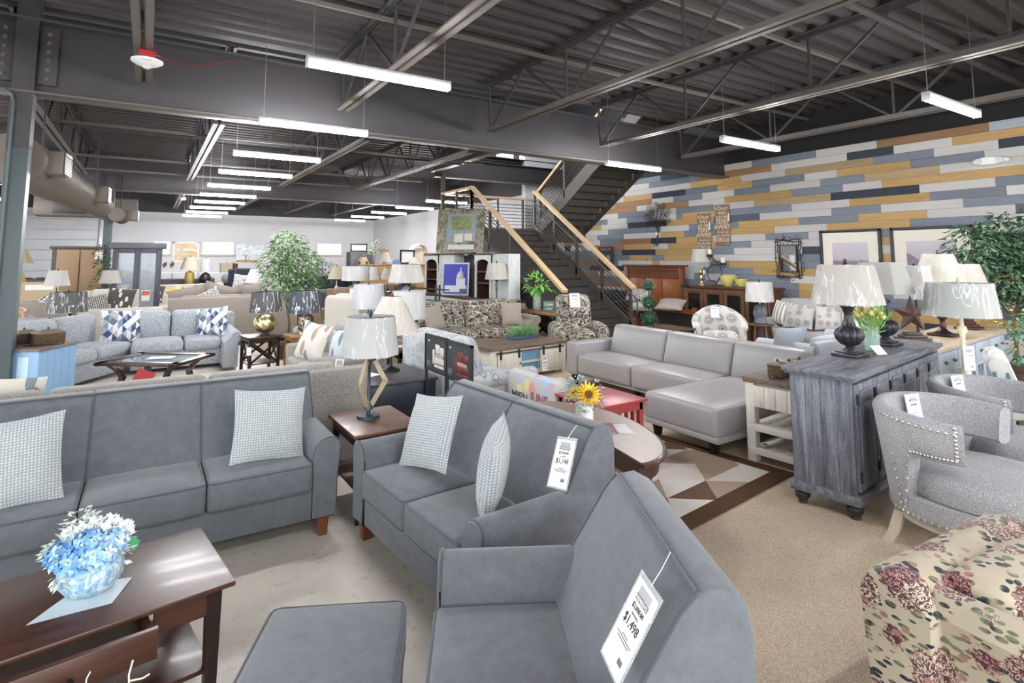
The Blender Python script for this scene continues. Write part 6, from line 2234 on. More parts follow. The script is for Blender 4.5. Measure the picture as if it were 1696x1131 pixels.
# elephant tapestry
t = thing('elephant_print', 'dark square print of two elephants on the wall by the stair foot', 'picture', (XW - .04, wall_tf(13.51, 0)[0], wall_tf(0, 1.86)[1]), -90)
MB().soft(-.33, .33, -.015, .01, -.30, .30, .006).build('board', plain('3a373a', .7), t)
for s in (-1, 1):
    MB().ball((s * .11, 0, -.05), .10, 12, 1.1).build('elephant_head', plain('8d8888', .7), t, loc=(0, -.016, 0)).scale = (1, .18, 1)
    MB().tube([(s * .08, -.025, -.05), (s * .05, -.022, -.15), (s * .07, -.02, -.22)], .02, 7, r1=.015).build('elephant_trunk', plain('8d8888', .7), t)
text('lettering', 'TRUE LOVE', .09, t, (0, -.018, .19), (R(90), 0, 0), plain('b9b4b0', .7))
# emergency light
t = thing('emergency_light', 'white oval emergency light high on the plank wall', 'light', (XW - .002, wall_tf(3.63, 0)[0], wall_tf(0, 3.49)[1]), -90)
sec = [[(.25 * math.cos(2 * pi * i / 24) * k, y, .075 * math.sin(2 * pi * i / 24) * k) for i in range(24)] for y, k in ((0, 1), (-.09, 1), (-.12, .85))]
MB().loft(sec).build('housing', plain('f2f2f2', .45), t)
for s in (-1, 1):
    MB().lathe([(.055, 0), (.05, .02), (.001, .03)], 14, M=Matrix.Translation((s * .15, -.12, 0)) @ Matrix.Rotation(R(90), 4, 'X')).build('lamp_head', plain('d6d8da', .3), t)

# mission headboard
M_OAK = wood('5a2b17', '8a4c28', 4, 'Z', .35)
t = thing('headboard', 'tall oak mission bed headboard beside the stair', 'bed', (11.55, 10.85, 0), -90)
for s in (-1, 1):
    MB().soft(s * .98 - .06, s * .98 + .06, -.05, .05, 0, 1.58, .006).build('bed_post', M_OAK, t)
MB().soft(-1.12, 1.12, -.09, .07, 1.58, 1.63, .006).build('top_rail', M_OAK, t)
MB().box(-.95, .95, -.03, .03, 1.50, 1.58).box(-.95, .95, -.03, .03, 1.28, 1.36).build('rail', M_OAK, t, smooth=False)
for k in range(28):
    MB().box(-.90 + k * .066 - .012, -.90 + k * .066 + .012, -.012, .012, 1.36, 1.50).build('slat', M_OAK, t, smooth=False)
for a, b in ((-.90, -.32), (-.28, .30), (.34, .90)):
    MB().soft(a, b, -.025, .02, .45, 1.26, .006).build('panel', wood('7a4022', 'a3602f', 3, 'Z', .35), t)
MB().box(-.95, .95, -.02, .015, .40, 1.28).build('panel_frame', M_OAK, t, smooth=False)
t = thing('bed_side', 'low oak bed end panel with dark gap in front of the headboard', 'bed', (10.75, 9.75, 0), -90)
MB().soft(-.9, .9, -.03, .03, .50, .60, .006).soft(-.9, .9, -.03, .03, .08, .2, .006).build('rail', M_OAK, t)
for s in (-1, 1):
    MB().soft(s * .9 - .05, s * .9 + .05, -.05, .05, 0, .66, .006).build('bed_post', M_OAK, t)
MB().box(-.9, .9, .0, .02, .2, .5).build('gap_shade_sheet', plain('1c1a1a', .6), t, smooth=False)  # black sheet between the rails stands in for the shade of the gap
pillow('white and grey patterned pillow on the bed behind the top topiary ball', p_zigzag(), 10.55, 10.45, .88, .62, .4, .2, -60, -45)
pillow('pale grey pillow below the patterned pillow on the bed', p_medallion(), 10.55, 10.35, .62, .6, .36, .2, -60, -50)
pillow('red and black trellis pillow lying on the low bed end', p_trellis(), 10.62, 9.45, .70, .68, .45, .22, -70, -62)
# topiary
t = thing('topiary', 'three-ball boxwood topiary by the stair foot', 'plant', (9.62, 9.2, 0), 0)
MB().lathe([(.12, 0), (.16, .26), (.17, .28), (.001, .27)], 14).build('pot', plain('4a423a', .6), t)
MB().tube([(0, 0, .2), (0, 0, 1.3)], .012, 6).build('stem', plain('5a4636', .8), t)
for z, r in ((.45, .19), (.80, .165), (1.18, .13)):
    MB().ball((0, 0, z), r * .86, 12).build('ball_core', plain('2a4a33', .8), t)
    leaf_cloud(230, [((0, 0, z), r)], .05, 'ball_leaves', leafmat('2d5a3c', '5f8a66', 'a9c2a4'), t, int(z * 100), 0, .6)

# glass-front console
t = thing('tv_console', 'brown rustic console with glass doors along the plank wall', 'cabinet', (11.4, 8.35, 0), -90)
M_BC = wood('4a2c1a', '6f4628', 4, 'Z', .45)
L = 2.3
MB().soft(-L / 2, L / 2, -.25, .25, .06, 1.10, .006).build('carcass', M_BC, t)
MB().soft(-L / 2 - .04, L / 2 + .04, -.29, .27, 1.10, 1.16, .008).build('table_top', wood('452818', '643c24', 4, 'X', .4), t)
for s in (-1, 1):
    MB().box(s * (L / 2 - .08) - .13, s * (L / 2 - .08) + .13, -.295, -.285, 1.10, 1.16).build('iron_strap', M_BLACK, t, smooth=False)
for k in range(4):
    a = -L / 2 + .06 + k * .55
    b = a + .53
    dd = MB().soft(a, a + .09, -.275, -.25, .12, 1.06, .004).soft(b - .09, b, -.275, -.25, .12, 1.06, .004).soft(a + .08, b - .08, -.275, -.25, .12, .22, .004).soft(a + .08, b - .08, -.275, -.25, .96, 1.06, .004).build('door_frame', M_BC, t)
    MB().box(a + .09, b - .09, -.262, -.255, .22, .96).build('pane', plain('20201f', .06, 0, .8), dd, smooth=False)
for sx in (-1, 1):
    MB().soft(sx * (L / 2 - .06) - .05, sx * (L / 2 - .06) + .05, -.24, .24, 0, .07, .004).build('foot', M_BC, t)
zt = 1.16
lamp('gold floral figure lamp with a white shade at the left of the rustic console', 11.38, 9.13, zt, [('base', M_GOLD, [(.10, 0), (.10, .02), (.05, .04), (.03, .1), (.06, .16), (.03, .24), (.07, .3), (.03, .38), (.012, .42), (.012, .62), (.001, .62)]), ('white_flower', plain('e6e2d8', .6), MB().ball((.03, -.04, .30), .06, 8))], (.25, .19, .55, .87), 'e8e5de', wrapped=False)
t = thing('candle_holder', 'curved black iron candle holder with two candles on the rustic console', 'candle holder', (11.35, 8.68, zt), -90)
MB().lathe([(.15, 0), (.15, .015), (.03, .03), (.001, .031)], 16).tube([(0, 0, .02), (-.05, 0, .10)] + [(-.02 + .24 * math.cos(R(a)), 0, .28 + .22 * math.sin(R(a))) for a in range(230, 60, -20)], .012, 6).tube([(0, 0, .05), (.16, 0, .30), (.12, 0, .45), (-.06, 0, .62), (-.14, 0, .68)], .012, 6).build('iron_scroll', M_BLACK, t)
for x, z in ((-.17, .68), (.20, .48)):
    MB().lathe([(.07, z), (.075, z + .01), (.07, z + .06), (.065, z + .06), (.065, z + .012), (.001, z + .011)], 14, (x, 0, 0)).tube([(x, 0, z - .08), (x, 0, z)], .01, 5).build('candle_cup', M_BLACK, t)
    MB().lathe([(.05, z + .012), (.05, z + .17), (.045, z + .18), (.001, z + .175)], 14, (x, 0, 0)).build('candle', plain('e0d9c3', .6), t)
def bowl(label, x, y, z, r, h, n=1):
    t = thing('mixing_bowl', label, 'bowl', (x, y, z), 0, 'yellow bowls')
    MB().lathe([(r * .4, 0), (r * .45, .01), (r * .8, h * .45), (r, h), (r * .96, h), (r * .75, h * .45), (r * .38, .02), (.001, .018)], 22).build('bowl', plain('d9cb78', .35), t)
    MB().tube([(r * .9, 0, h * .7), (r * 1.2, 0, h * .75), (r * 1.22, 0, h * .55), (r * .85, 0, h * .45)], .012, 6).build('handle', plain('d9cb78', .35), t)
bowl('larger pale yellow mixing bowl on the rustic console', 11.36, 8.36, zt, .20, .24)
bowl('smaller pale yellow mixing bowl on the rustic console', 11.36, 8.02, zt, .16, .17)

# medallion chair
MM = p_medallion('bfbbb4', '747478', 4.6)
t = thing('armchair', 'white medallion print armchair with a rolled curved back', 'armchair', (8.85, 6.75, 0), -48)
MB().soft(-.42, .42, -.38, .36, .08, .32, .03).build('base', MM, t)
cushion('seat_cushion', -.30, .30, -.40, .22, .30, .47, MM, t, .05, .03)
secs = []
for i in range(21):
    a = R(-105 + 210 * i / 20)
    c = abs(a) / R(105)
    zt_ = .92 - .34 * (c ** 1.6)
    ro, ri = .46, .33
    y0 = -.02 if c < .6 else -.02 - .28 * (c - .6)
    ring = []
    for rr_, z in ((ro - .02, .08), (ro, zt_ - .06), (ro + .02, zt_ - .02), (ro - .03, zt_ + .01), (ri + .03, zt_), (ri, zt_ - .06), (ri - .0, .30), (ri, .08)):
        ring.append((rr_ * math.sin(a), rr_ * math.cos(a) * .9 + y0, z))
    secs.append(ring)
MB().loft(secs).build('curved_back', MM, t)
for sx in (-1, 1):
    for y in (-.3, .3):
        taper_leg(sx * .33, y, .09, .05, .04).build('leg', M_DKLEG, t)
price_tag('white price tag on the medallion armchair back', [('$598', .2, 0, True)], 8.98, 6.93, .80, -48, -20, 0, .16, .22)
table('side_table', 'dark wooden side table left of the medallion armchair', 'table', .75, .75, .55, (8.0, 7.25, 0), 0, wood('3a241c', '543728', 4, 'X', .3, .3), M_DKLEG, .05, .03, .08, .03, .2)
t = thing('drum_table', 'dark round accent table holding the ribbed glass lamp', 'table', (9.50, 6.34, 0), 0)
MB().lathe([(.22, .58), (.23, .59), (.23, .605), (.001, .606)], 22).build('table_top', wood('5a3a22', '7d5434', 5, 'X', .4), t)
MB().lathe([(.15, 0), (.18, .2), (.18, .4), (.15, .58)], 12).build('body', plain('2a201c', .5), t)
for k in range(6):
    a = k * pi / 3
    MB().tube([(.15 * math.cos(a), .15 * math.sin(a), 0), (.21 * math.cos(a), .21 * math.sin(a), .3), (.17 * math.cos(a), .17 * math.sin(a), .58)], .02, 6).build('bentwood_leg', wood('6a4526', '8f6238', 5, 'Z', .45), t)
lamp('ribbed glass column lamp with a white wrapped drum shade', 9.50, 6.34, .606, [('glass_column', glass('6f7780', .05, .6), [(.10, 0), (.12, .02), (.10, .10), (.125, .20), (.10, .32), (.04, .36), (.001, .36)], (14, .0, .35, .12)), ('neck', metal('a9a9a9'), [(.012, .36), (.012, .55), (.001, .55)])], (.245, .225, .41, .76), 'e0ddd8')
# loveseat with patterned pillows
sofa('pale grey loveseat with patterned pillows against the plank wall', 1.95, .98, 2, M_LTGREY, (10.45, 5.80, 0), -90, .48, .66, 1.0, 'roll', .28, nm='loveseat', cat='loveseat', legm=M_DKLEG)
pillow('grey and cream striped pillow at the left of the pale loveseat', p_stripe(), 10.33, 6.45, .76, .46, .46, .16, -112, -16, 4)
pillow('grey medallion pillow in the middle of the pale loveseat', p_medallion('bfbbb4', '747478', 6.5), 10.20, 6.02, .74, .56, .46, .16, -88, -20, 0)
pillow('grey medallion pillow toward the right of the pale loveseat', p_medallion('bfbbb4', '7a7a7e', 8.0), 10.22, 5.50, .74, .42, .44, .15, -75, -18, 0)
pillow('cream striped pillow at the right end of the pale loveseat', p_stripe(), 10.35, 5.12, .75, .46, .46, .16, -70, -16, 0)
sofa('powder blue-grey sofa seen between the urn lamps and the star', 2.0, .95, 2, fabric('a6aab0', .1, 220, .3, .06), (8.45, 4.62, 0), 180, .46, .66, .70, 'roll', .30, legm=M_DKLEG)
pillow('plain powder blue pillow with a welt beside the urn lamp', fabric('a0a8b0', .1, 220, .3, .06), 7.55, 4.62, .66, .6, .42, .17, 170, -20, 0)
sofa('dark navy sofa under the far end of the plank wall', 2.0, .95, 2, M_NAVY, (11.2, 12.9, 0), -90, .46, .62, .88, 'roll', .28)
for k, (y, z) in enumerate(((12.4, .66), (12.9, .72), (13.4, .66))):
    pillow(('black and white leaf pillow leaning nearest the stair foot', 'black and white leaf pillow behind the stair railing bars', 'black and white leaf pillow deepest under the stair')[k], p_leaf('3a3f48', 'dcdcd8', 7), 10.85, y, z, .5, .5, .17, -90, -16, 0)
# ---------------------------------------------------------------- middle distance, lamps and seats
W_ = [('base', plain('dfd8cc', .5), [(.08, 0), (.08, .02), (.03, .04), (.06, .12), (.07, .2), (.03, .3), (.012, .33), (.012, .45), (.001, .45)])]
GL = [('glass_base', glass('9fc0d6', .05, .55), [(.09, 0), (.10, .02), (.08, .12), (.10, .24), (.03, .30), (.012, .32), (.012, .45), (.001, .45)])]
DK = [('base', plain('2b2727', .4, .3), [(.08, 0), (.08, .02), (.03, .05), (.07, .15), (.05, .28), (.012, .32), (.012, .45), (.001, .45)])]
def stand(label, x, y, h, w=.6, m=None, lg=None):
    return table('side_table', label, 'table', w, w, h, (x, y, 0), 0, m or M_DKWOOD, lg or M_DKLEG, .045, .03, .08, .03, .16, 1, None, 'lamp tables')
stand('small dark lamp table behind the blue floral sofa', 3.05, 7.35, .60, .5)
lamp('cream based lamp with a white wrapped drum shade behind the blue floral sofa', 3.05, 7.35, .60, W_, (.232, .222, .385, .755), 'e6e4e0')
stand('dark lamp table beside the cream wing chair', 3.05, 9.05, .60, .5)
lamp('lamp with a tall crinkled white drum shade beside the cream wing chair', 3.05, 9.05, .60, DK, (.262, .235, .40, .78), 'dfdfe2')
stand('dark square lamp table left of the camouflage sofa', 4.05, 8.55, .60, .42)
t = thing('display_chest', 'white chest carrying the wide glass based lamp', 'chest', (3.55, 11.35, 0), 0)
MB().soft(-.35, .35, -.22, .22, .0, .86, .006).build('body', M_WWP, t)
for z in (.1, .36, .62):
    MB().soft(-.32, .32, -.235, -.22, z, z + .22, .005).build('drawer', M_WWP, t)
lamp('pale blue glass lamp with a wide wrapped square shade', 4.25, 9.5 + .9, .0, [('pole', plain('cfd6da', .4), [(.12, 0), (.12, .02), (.02, .04), (.02, .95), (.001, .95)]), ('glass_base', glass('9fc0d6', .05, .55), [(.06, .95), (.09, .98), (.07, 1.1), (.09, 1.22), (.02, 1.28), (.001, 1.28)])], (.30, .22, 1.34, 1.68), 'e2ddd4', square=True, nm='floor_lamp')
lamp('white cylinder lamp with a white drum shade on the white chest', 3.55, 11.35, .86, [('cylinder', plain('e2e2e2', .4), [(.11, 0), (.11, .34), (.03, .36), (.012, .40), (.001, .40)])], (.27, .27, .50, .78), 'e4e2de')
sofa('cream wing chair with a high back beside the wrapped lamps', .85, .85, 1, M_CREAMF, (3.20, 10.0, 0), 120, .47, .72, 1.16, 'track', .14, nm='armchair', cat='armchair')
sofa('brown armchair with rolled arms in the middle distance', 1.1, .95, 1, M_BROWN, (3.80, 13.0, 0), -35, .47, .68, 1.10, 'roll', .24, nm='armchair', cat='armchair')
sofa('dark olive sofa turned away beside the brown armchair', 2.2, .95, 3, M_DKGRN, (3.7, 14.75, 0), 180, .46, .66, 1.0, 'track', .2)
sofa('brown sofa with scattered cushions in the middle distance', 2.2, .95, 3, M_BROWN, (6.2, 16.6, 0), 0, .47, .66, 1.0, 'roll', .24)
pillow('teal pillow on the brown middle-distance sofa', fabric('4a5a62'), 5.7, 16.25, .80, .42, .42, .15, 10, -15)
sofa('blue-grey ottoman sized chair beside the pine end table', .55, .6, 1, M_TWEED, (2.46, 10.15, 0), 0, .40, .5, .62, None, .1, nm='armless_chair', cat='chair')
sofa('black leather chair before the far lamps', .9, .9, 1, leather('22201f'), (4.75, 11.85, 0), 60, .47, .66, 1.05, 'roll', .2, nm='armchair', cat='armchair')
stand('dark table with the small white dome lamp', 4.71, 13.6, .66, .5)
lamp('small lamp with a white dome shade in the middle distance', 4.71, 13.6, .66, W_, (.18, .10, .62, .94), 'e6e2d8', wrapped=False)
stand('dark table with the tan wrapped cone lamp', 5.66, 15.2, .66, .5)
lamp('small lamp with a tan wrapped cone shade in the middle distance', 5.66, 15.2, .66, DK, (.21, .11, .56, .86), 'd8cbb6')
stand('dark table under the long white drum lamp', 5.2, 12.95, .66, .5)
lamp('lamp with a long white drum shade before the entertainment unit', 5.2, 12.95, .66, W_, (.26, .26, .70, .98), 'e4e4e4')
t = thing('speaker', 'small black loudspeaker on a light shelf in the middle distance', 'speaker', (6.25, 15.4, .0), 0)
MB().soft(-.14, .14, -.14, .14, .55, 1.15, .008).build('cabinet', plain('16181c', .5), t)
MB().soft(-.06, .06, -.06, .06, 0, .55, .008).build('stand', plain('6a5a48', .5), t)

# far cabinets by the white corner
t = thing('armoire', 'dark grey carved armoire near the far white wall', 'cabinet', (7.75, 24.3, 0), 0)
MB().soft(-.5, .5, -.28, .28, 0, 2.08, .008).build('body', plain('3c3c42', .5), t)
for s in (-1, 1):
    d = MB().soft(min(0, s * .48) + .01, max(0, s * .48) - .01, -.30, -.28, .08, 2.0, .006).build('door', plain('45454b', .5), t)
    for z in (.5, 1.0, 1.5):
        MB().bar((s * .24, -.305, z - .2), (s * .42, -.305, z), .02, .012).bar((s * .24, -.305, z + .2), (s * .42, -.305, z), .02, .012).bar((s * .24, -.305, z - .2), (s * .06, -.305, z), .02, .012).bar((s * .24, -.305, z + .2), (s * .06, -.305, z), .02, .012).build('carving', plain('2a2a30', .5), d, smooth=False)
MB().box(.10, .18, -.325, -.31, 1.2, 1.6).build('paper_tag', M_PAPER, t, smooth=False)
def frame_obj(label, x, y, z, w, h, fc, inner, rz=0, f=.06):
    t = thing('picture_frame', label, 'frame', (x, y, z), rz)
    for a in ((-w / 2, w / 2, h - f, h), (-w / 2, w / 2, 0, f), (-w / 2, -w / 2 + f, 0, h), (w / 2 - f, w / 2, 0, h)):
        MB().soft(a[0], a[1], -.02, .02, a[2], a[3], .006).build('frame_bar', plain(fc, .4), t)
    MB().box(-w / 2 + f, w / 2 - f, -.006, .006, f, h - f).build('picture', inner, t, smooth=False)
    return t
frame_obj('black frame standing on top of the dark grey armoire', 7.68, 24.2, 2.085, .74, .36, '1b1b1d', plain('b5b3b2', .3))
frame_obj('black frame around a pale print on the far shelf', 7.62, 18.6, 1.602, .55, .5, '1f1f20', plain('cfd2cf', .4))
t = thing('display_shelf', 'low pale shelf unit carrying small frames and lamps', 'shelf', (7.1, 18.5, 0), 0)
MB().soft(-1.1, 1.1, -.25, .25, 0, 1.55, .008).build('body', plain('b08a5a', .5), t)
MB().soft(-1.15, 1.15, -.28, .28, 1.55, 1.60, .008).build('table_top', plain('9a7448', .5), t)
MB().box(-.2, .1, -.27, -.25, 1.15, 1.45).build('red_niche', plain('7a3a26', .6), t, smooth=False)
lamp('lamp with a cream cone shade on the pale far shelf', 6.75, 18.4, 1.60, [('base', plain('cfc6b4', .5), [(.05, 0), (.03, .05), (.012, .1), (.001, .14)])], (.22, .10, .08, .42), 'e3dccb', wrapped=False)
lamp('lamp with a low cream cone shade at the right of the pale far shelf', 7.75, 18.3, 1.40 + .2, [('base', plain('8a7a60', .5), [(.05, 0), (.03, .03), (.001, .06)])], (.19, .08, .02, .24), 'e6dfd0', wrapped=False)
t = thing('blue_plate', 'small round blue plate standing on the pale far shelf', 'plate', (7.1, 18.28, 1.62), 0)
MB().lathe([(.14, 0), (.15, .02), (.001, .01)], 16, M=Matrix.Rotation(R(80), 4, 'X')).build('plate', plain('5f86b5', .4), t)
t = thing('arched_cabinet', 'pale arched curio cabinet in the far corner', 'cabinet', (8.75, 20.2, 0), 0)
MB().soft(-.32, .32, -.2, .2, 0, 1.1, .008).build('base_cabinet', plain('cbbfae', .5), t)
for s in (-1, 1):
    MB().box(s * .29 - .035, s * .29 + .035, -.2, .2, 1.1, 2.05).build('side_panel', plain('cbbfae', .5), t, smooth=False)
MB().loft([[((.325 - k) * math.cos(pi * i / 14), y, 2.05 + (.325 - k) * math.sin(pi * i / 14)) for (y, k) in ((-.2, 0), (.2, 0), (.2, .06), (-.2, .06))] for i in range(15)]).build('arch', plain('cbbfae', .5), t)
MB().box(-.26, .26, .16, .2, 1.1, 2.2).build('back_panel', plain('ddd3c4', .5), t, smooth=False)
MB().box(-.26, .26, -.18, .18, 1.55, 1.58).build('shelf', plain('ddd3c4', .5), t, smooth=False)
lamp('black torchiere floor lamp with an amber bowl by the far shelf', 7.25, 19.9, 0, [('base', M_BLACK, [(.16, 0), (.16, .03), (.02, .05), (.02, 1.85), (.06, 1.92), (.001, 1.93)])], (.06, .19, 1.93, 2.12), 'e0c890', wrapped=False, nm='floor_lamp')
lamp('black twisted floor lamp with a bell shade at the far right', 6.9, 21.2, 0, [('base', M_BLACK, [(.16, 0), (.16, .03), (.03, .05), (.03, 1.5), (.001, 1.6)])], (.25, .12, 1.55, 1.85), 'cdbb9a', wrapped=False, nm='floor_lamp')
lamp('clear glass lamp with a white shade near the dark fig', 5.6, 19.4, .0, [('stand', plain('a9a9a9', .4), [(.14, 0), (.14, .02), (.02, .04), (.02, 1.1), (.001, 1.1)])], (.22, .12, 1.15, 1.45), 'e9e0cc', wrapped=False, nm='floor_lamp')
t = thing('wine_rack', 'dark slatted rack beside the far lamps', 'rack', (6.15, 18.9, 0), 0)
for k in range(6):
    MB().box(-.12, .12, -.1, .1, .5 + k * .2, .56 + k * .2).build('slat', M_BLACK, t, smooth=False)
MB().box(-.14, -.12, -.1, .1, 0, 1.7).box(.12, .14, -.1, .1, 0, 1.7).build('side_rail', M_BLACK, t, smooth=False)

# ---------------------------------------------------------------- far left
def m_abs(cols, nm, sc):
    q = NT(nm)
    n = q.noise(q.coord('Object', sc), 5, 4, .6, .5)
    return q.done(q.ramp(n, cols), .5)
frame_obj('white framed abstract painting of gold and grey bands on the far wall', 1.45, YF - .03, 1.63, 1.05, .92, 'e8e6e2', m_abs([(.3, rgb('8a94a5')), (.42, rgb('d8d3c8')), (.5, rgb('c9a45c')), (.58, rgb('e3ded2')), (.68, rgb('7f8793'))], 'gold_bands', (.15, 1, 1.3)))
t = thing('tree_canvas', 'canvas of a bare tree under a pale blue sky on the far wall', 'painting', (4.15, YF - .03, 1.60), 0)
MB().soft(-.62, .62, -.02, .02, 0, .88, .006).build('canvas', m_abs([(.32, rgb('6f8db5')), (.45, rgb('c9d3da')), (.6, rgb('e6e6e2'))], 'pale_sky', (1, 1, 1)), t)
MB().tube([(-.18, -.025, .1), (-.17, -.025, .3), (-.2, -.025, .42)], .02, 5, r1=.01).tube([(-.17, -.025, .28), (-.05, -.025, .40)], .012, 5).tube([(-.17, -.025, .26), (-.32, -.025, .38)], .012, 5).build('painted_tree', plain('3a3a40', .6), t)
MB().soft(-.6, .6, -.024, -.019, .02, .13, .002).build('painted_ground', plain('a98a5c', .6, var=.3), t)
t = thing('wall_leaves', 'row of three black metal leaves on the far wall', 'wall decor', (.62, YF - .02, 1.50), 0)
for k in range(3):
    MB().add([(-.28 + k * .28, -.02, -.14), (-.16 + k * .28, -.03, .0), (-.18 + k * .28, -.02, .16), (-.34 + k * .28, -.03, .04), (-.28 + k * .28, -.0, -.14), (-.16 + k * .28, -.01, .0), (-.18 + k * .28, 0, .16), (-.34 + k * .28, -.01, .04)], [(0, 1, 2, 3), (7, 6, 5, 4)]).build('leaf', plain('4a4440', .5, .4), t, smooth=False)
tag(MB().lathe([(.10, 0), (.10, .03), (.001, .035)], 16, (5.2, YF - .02, 3.2), None).build('wall_vent', plain('b9b9bb', .5)), 'small round vent high on the far white wall', 'vent')
# boxed armoire
t = thing('boxed_armoire', 'armoire wrapped in brown cardboard near the overhead door', 'cabinet', (-1.62, 19.7, 0), 3)
MB().soft(-.56, .56, -.3, .3, 0, 2.06, .008).build('body', plain('4a403a', .5), t)
MB().soft(-.62, .62, -.34, .32, 2.06, 2.13, .01).build('cornice', plain('4f453e', .5), t)
for a, b in ((-.46, .03), (.04, .56)):
    MB().soft(a, b, -.33, -.30, .1, 2.04, .006).build('cardboard_sheet', plain('a08467', .8), t)
MB().box(.36, .54, -.336, -.33, 1.78, 1.98).build('label_sheet', M_PAPER, t, smooth=False)
MB().tube([(.035, -.335, 2.0), (.05, -.335, 1.5), (.04, -.34, 1.0), (.06, -.335, .3)], .008, 5).build('strap', plain('3a2f28', .6), t)
# china cabinet
t = thing('china_cabinet', 'charcoal china cabinet with two glass doors beside the far column', 'cabinet', (-.22, 17.6, 0), 0)
MCH = plain('3f4048', .45)
MB().soft(-.52, .52, -.24, .24, 0, .12, .008).build('plinth', MCH, t)
for s in (-1, 1):
    MB().box(s * .5 - .03, s * .5 + .03, -.24, .24, .12, 2.05).build('side_panel', MCH, t, smooth=False)
MB().soft(-.62, .62, -.32, .28, 2.05, 2.20, .015).build('cornice', plain('55545a', .45), t)
MB().box(-.5, .5, .20, .24, .12, 2.05).build('back_panel', plain('6a6a6e', .1, .6), t, smooth=False)
for z in (.55, .95, 1.35, 1.7):
    MB().box(-.47, .47, -.18, .2, z, z + .015).build('glass_shelf', glass('bcd0cc', .03, .4), t, smooth=False)
for s in (-1, 1):
    a, b = sorted((0, s * .47))
    d = MB().soft(a, a + .07, -.27, -.24, .12, 2.05, .005).soft(b - .07, b, -.27, -.24, .12, 2.05, .005).soft(a + .05, b - .05, -.27, -.24, .12, .2, .005).soft(a + .05, b - .05, -.27, -.24, 1.94, 2.05, .005).build('door_frame', MCH, t)
    MB().box(a + .07, b - .07, -.258, -.252, .2, 1.94).build('pane', glass('d5e2ea', .02, .22), d, smooth=False)
for k, (x, z) in enumerate(((-.3, 1.365), (-.1, 1.365), (.15, 1.365), (.33, 1.365), (-.25, 1.0), (.2, 1.0))):
    MB().lathe([(.05, 0), (.10, .05), (.13, .13), (.12, .13), (.09, .05), (.001, .03)], 14, (x, -.02, z)).build('dish', plain(('c9a98a', 'd8c7ae', 'b88f72')[k % 3], .4), t)
o = tag(MB().box(-.09, .09, -.002, .002, -.14, .14).build('sale_card', plain('d8d3cf', .6), smooth=False), 'white and red sale card on the china cabinet door', 'card')
put(o, 0, 17.31, .86, 0)
MB().box(-.08, .08, -.004, -.002, .0, .11).build('red_band', plain('c0504a', .6), o, smooth=False)

sofa('cream sofa with leaf print pillows facing the viewer far left', 2.25, .95, 2, M_CREAMF, (.85, 18.6, 0), 0, .50, .68, 1.06, 'roll', .26, back='tight')
LP = p_leaf()
pillow('dark pillow with white leaves at the left of the far cream sofa', LP, .17, 18.3, .86, .52, .48, .17, 10, -16, 12)
pillow('dark pillow with white leaves at the right of the far cream sofa', LP, 1.42, 18.3, .86, .52, .48, .17, -8, -16, -8)
sofa('cream chaise back in front of the tweed sectional wedge', 1.3, .9, 1, M_CREAMF, (-.35, 13.3, 0), 180, .50, .66, .88, None, .2, back='tight')
sofa('cream armchair with plaid and leaf pillows behind the tweed sectional', 1.15, .95, 1, M_CREAMF, (-.62, 15.1, 0), 8, .52, .72, 1.10, 'roll', .24, nm='armchair', cat='armchair')
pillow('dark pillow with white leaves on the cream armchair', LP, -.45, 14.78, .92, .52, .5, .17, -14, -18, 6)
pillow('black and white plaid pillow on the cream armchair', p_plaid(), -.85, 14.68, .84, .42, .40, .16, 10, -18, -12)
sofa('taupe sectional with big loose cushions behind the tweed sectional', 2.5, 1.0, 3, M_TAUPE, (1.6, 13.55, 0), 180, .50, .70, 1.02, 'roll', .24)
for k, (x, z, ry, lab) in enumerate(((.75, 1.02, 12, 'taupe back cushion slumped at the left of the taupe sectional'), (1.35, 1.06, -16, 'taupe back cushion tilted in the middle of the taupe sectional'), (2.05, 1.08, 6, 'taupe back cushion at the right of the taupe sectional'))):
    pillow(lab, M_TAUPE, x, 13.75, z - .05, .72, .5, .22, 180, -16, ry)
pillow('black and white zigzag pillow peeking over the taupe sectional', p_zigzag(), 1.15, 13.32, .98, .4, .4, .14, 170, -20, 30)
pillow('pale zigzag pillow at the right of the taupe sectional', p_zigzag(), 2.35, 13.6, 1.02, .36, .34, .14, 200, -20, 0)
sofa('light grey sofa turned away at the far left', 2.0, .95, 2, M_LTGREY, (-2.35, 12.95, 0), 180, .46, .62, .80, 'track', .22)
sofa('grey reclining sofa with round bolsters at the far left', 2.0, .95, 2, M_TAUPE, (-2.35, 14.9, 0), 180, .48, .66, .95, 'roll', .24)
pillow('black and white zigzag pillow at the far left beside the dark shade lamp', p_zigzag(), -1.55, 14.55, .93, .42, .36, .15, 180, -25, 20)
pillow('rust floral pillow at the far left on the light grey sofa', leafmat('9a6a5a', 'c9a894', 'd8cfc4'), -1.85, 12.6, .84, .4, .34, .15, 180, -30, 0)
stand('dark table under the white lamp at the far left', -1.62, 15.6, .72, .6)
lamp('lamp with a crinkled white shade and dark base at the far left', -1.62, 15.6, .72, DK, (.235, .16, .50, .82), 'dedad4')
stand('dark table under the pale lamp beside the china cabinet', -.72, 16.4, .72, .6)
lamp('lamp with a pale tapered shade in front of the china cabinet', -.72, 16.4, .72, DK, (.23, .15, .50, .80), 'd6d1c8', wrapped=False)
stand('dark table under the dark shade lamp behind the tweed sectional', -1.12, 12.45, .50, .40)
lamp('gold ball lamp with a dark foil wrapped shade behind the tweed sectional', -1.12, 12.45, .50, [('ball', M_GOLD, MB().ball((0, 0, .16), .15, 16)), ('neck', M_GOLD, [(.012, .28), (.012, .42), (.001, .42)])], (.29, .26, .38, .72), '55524f')
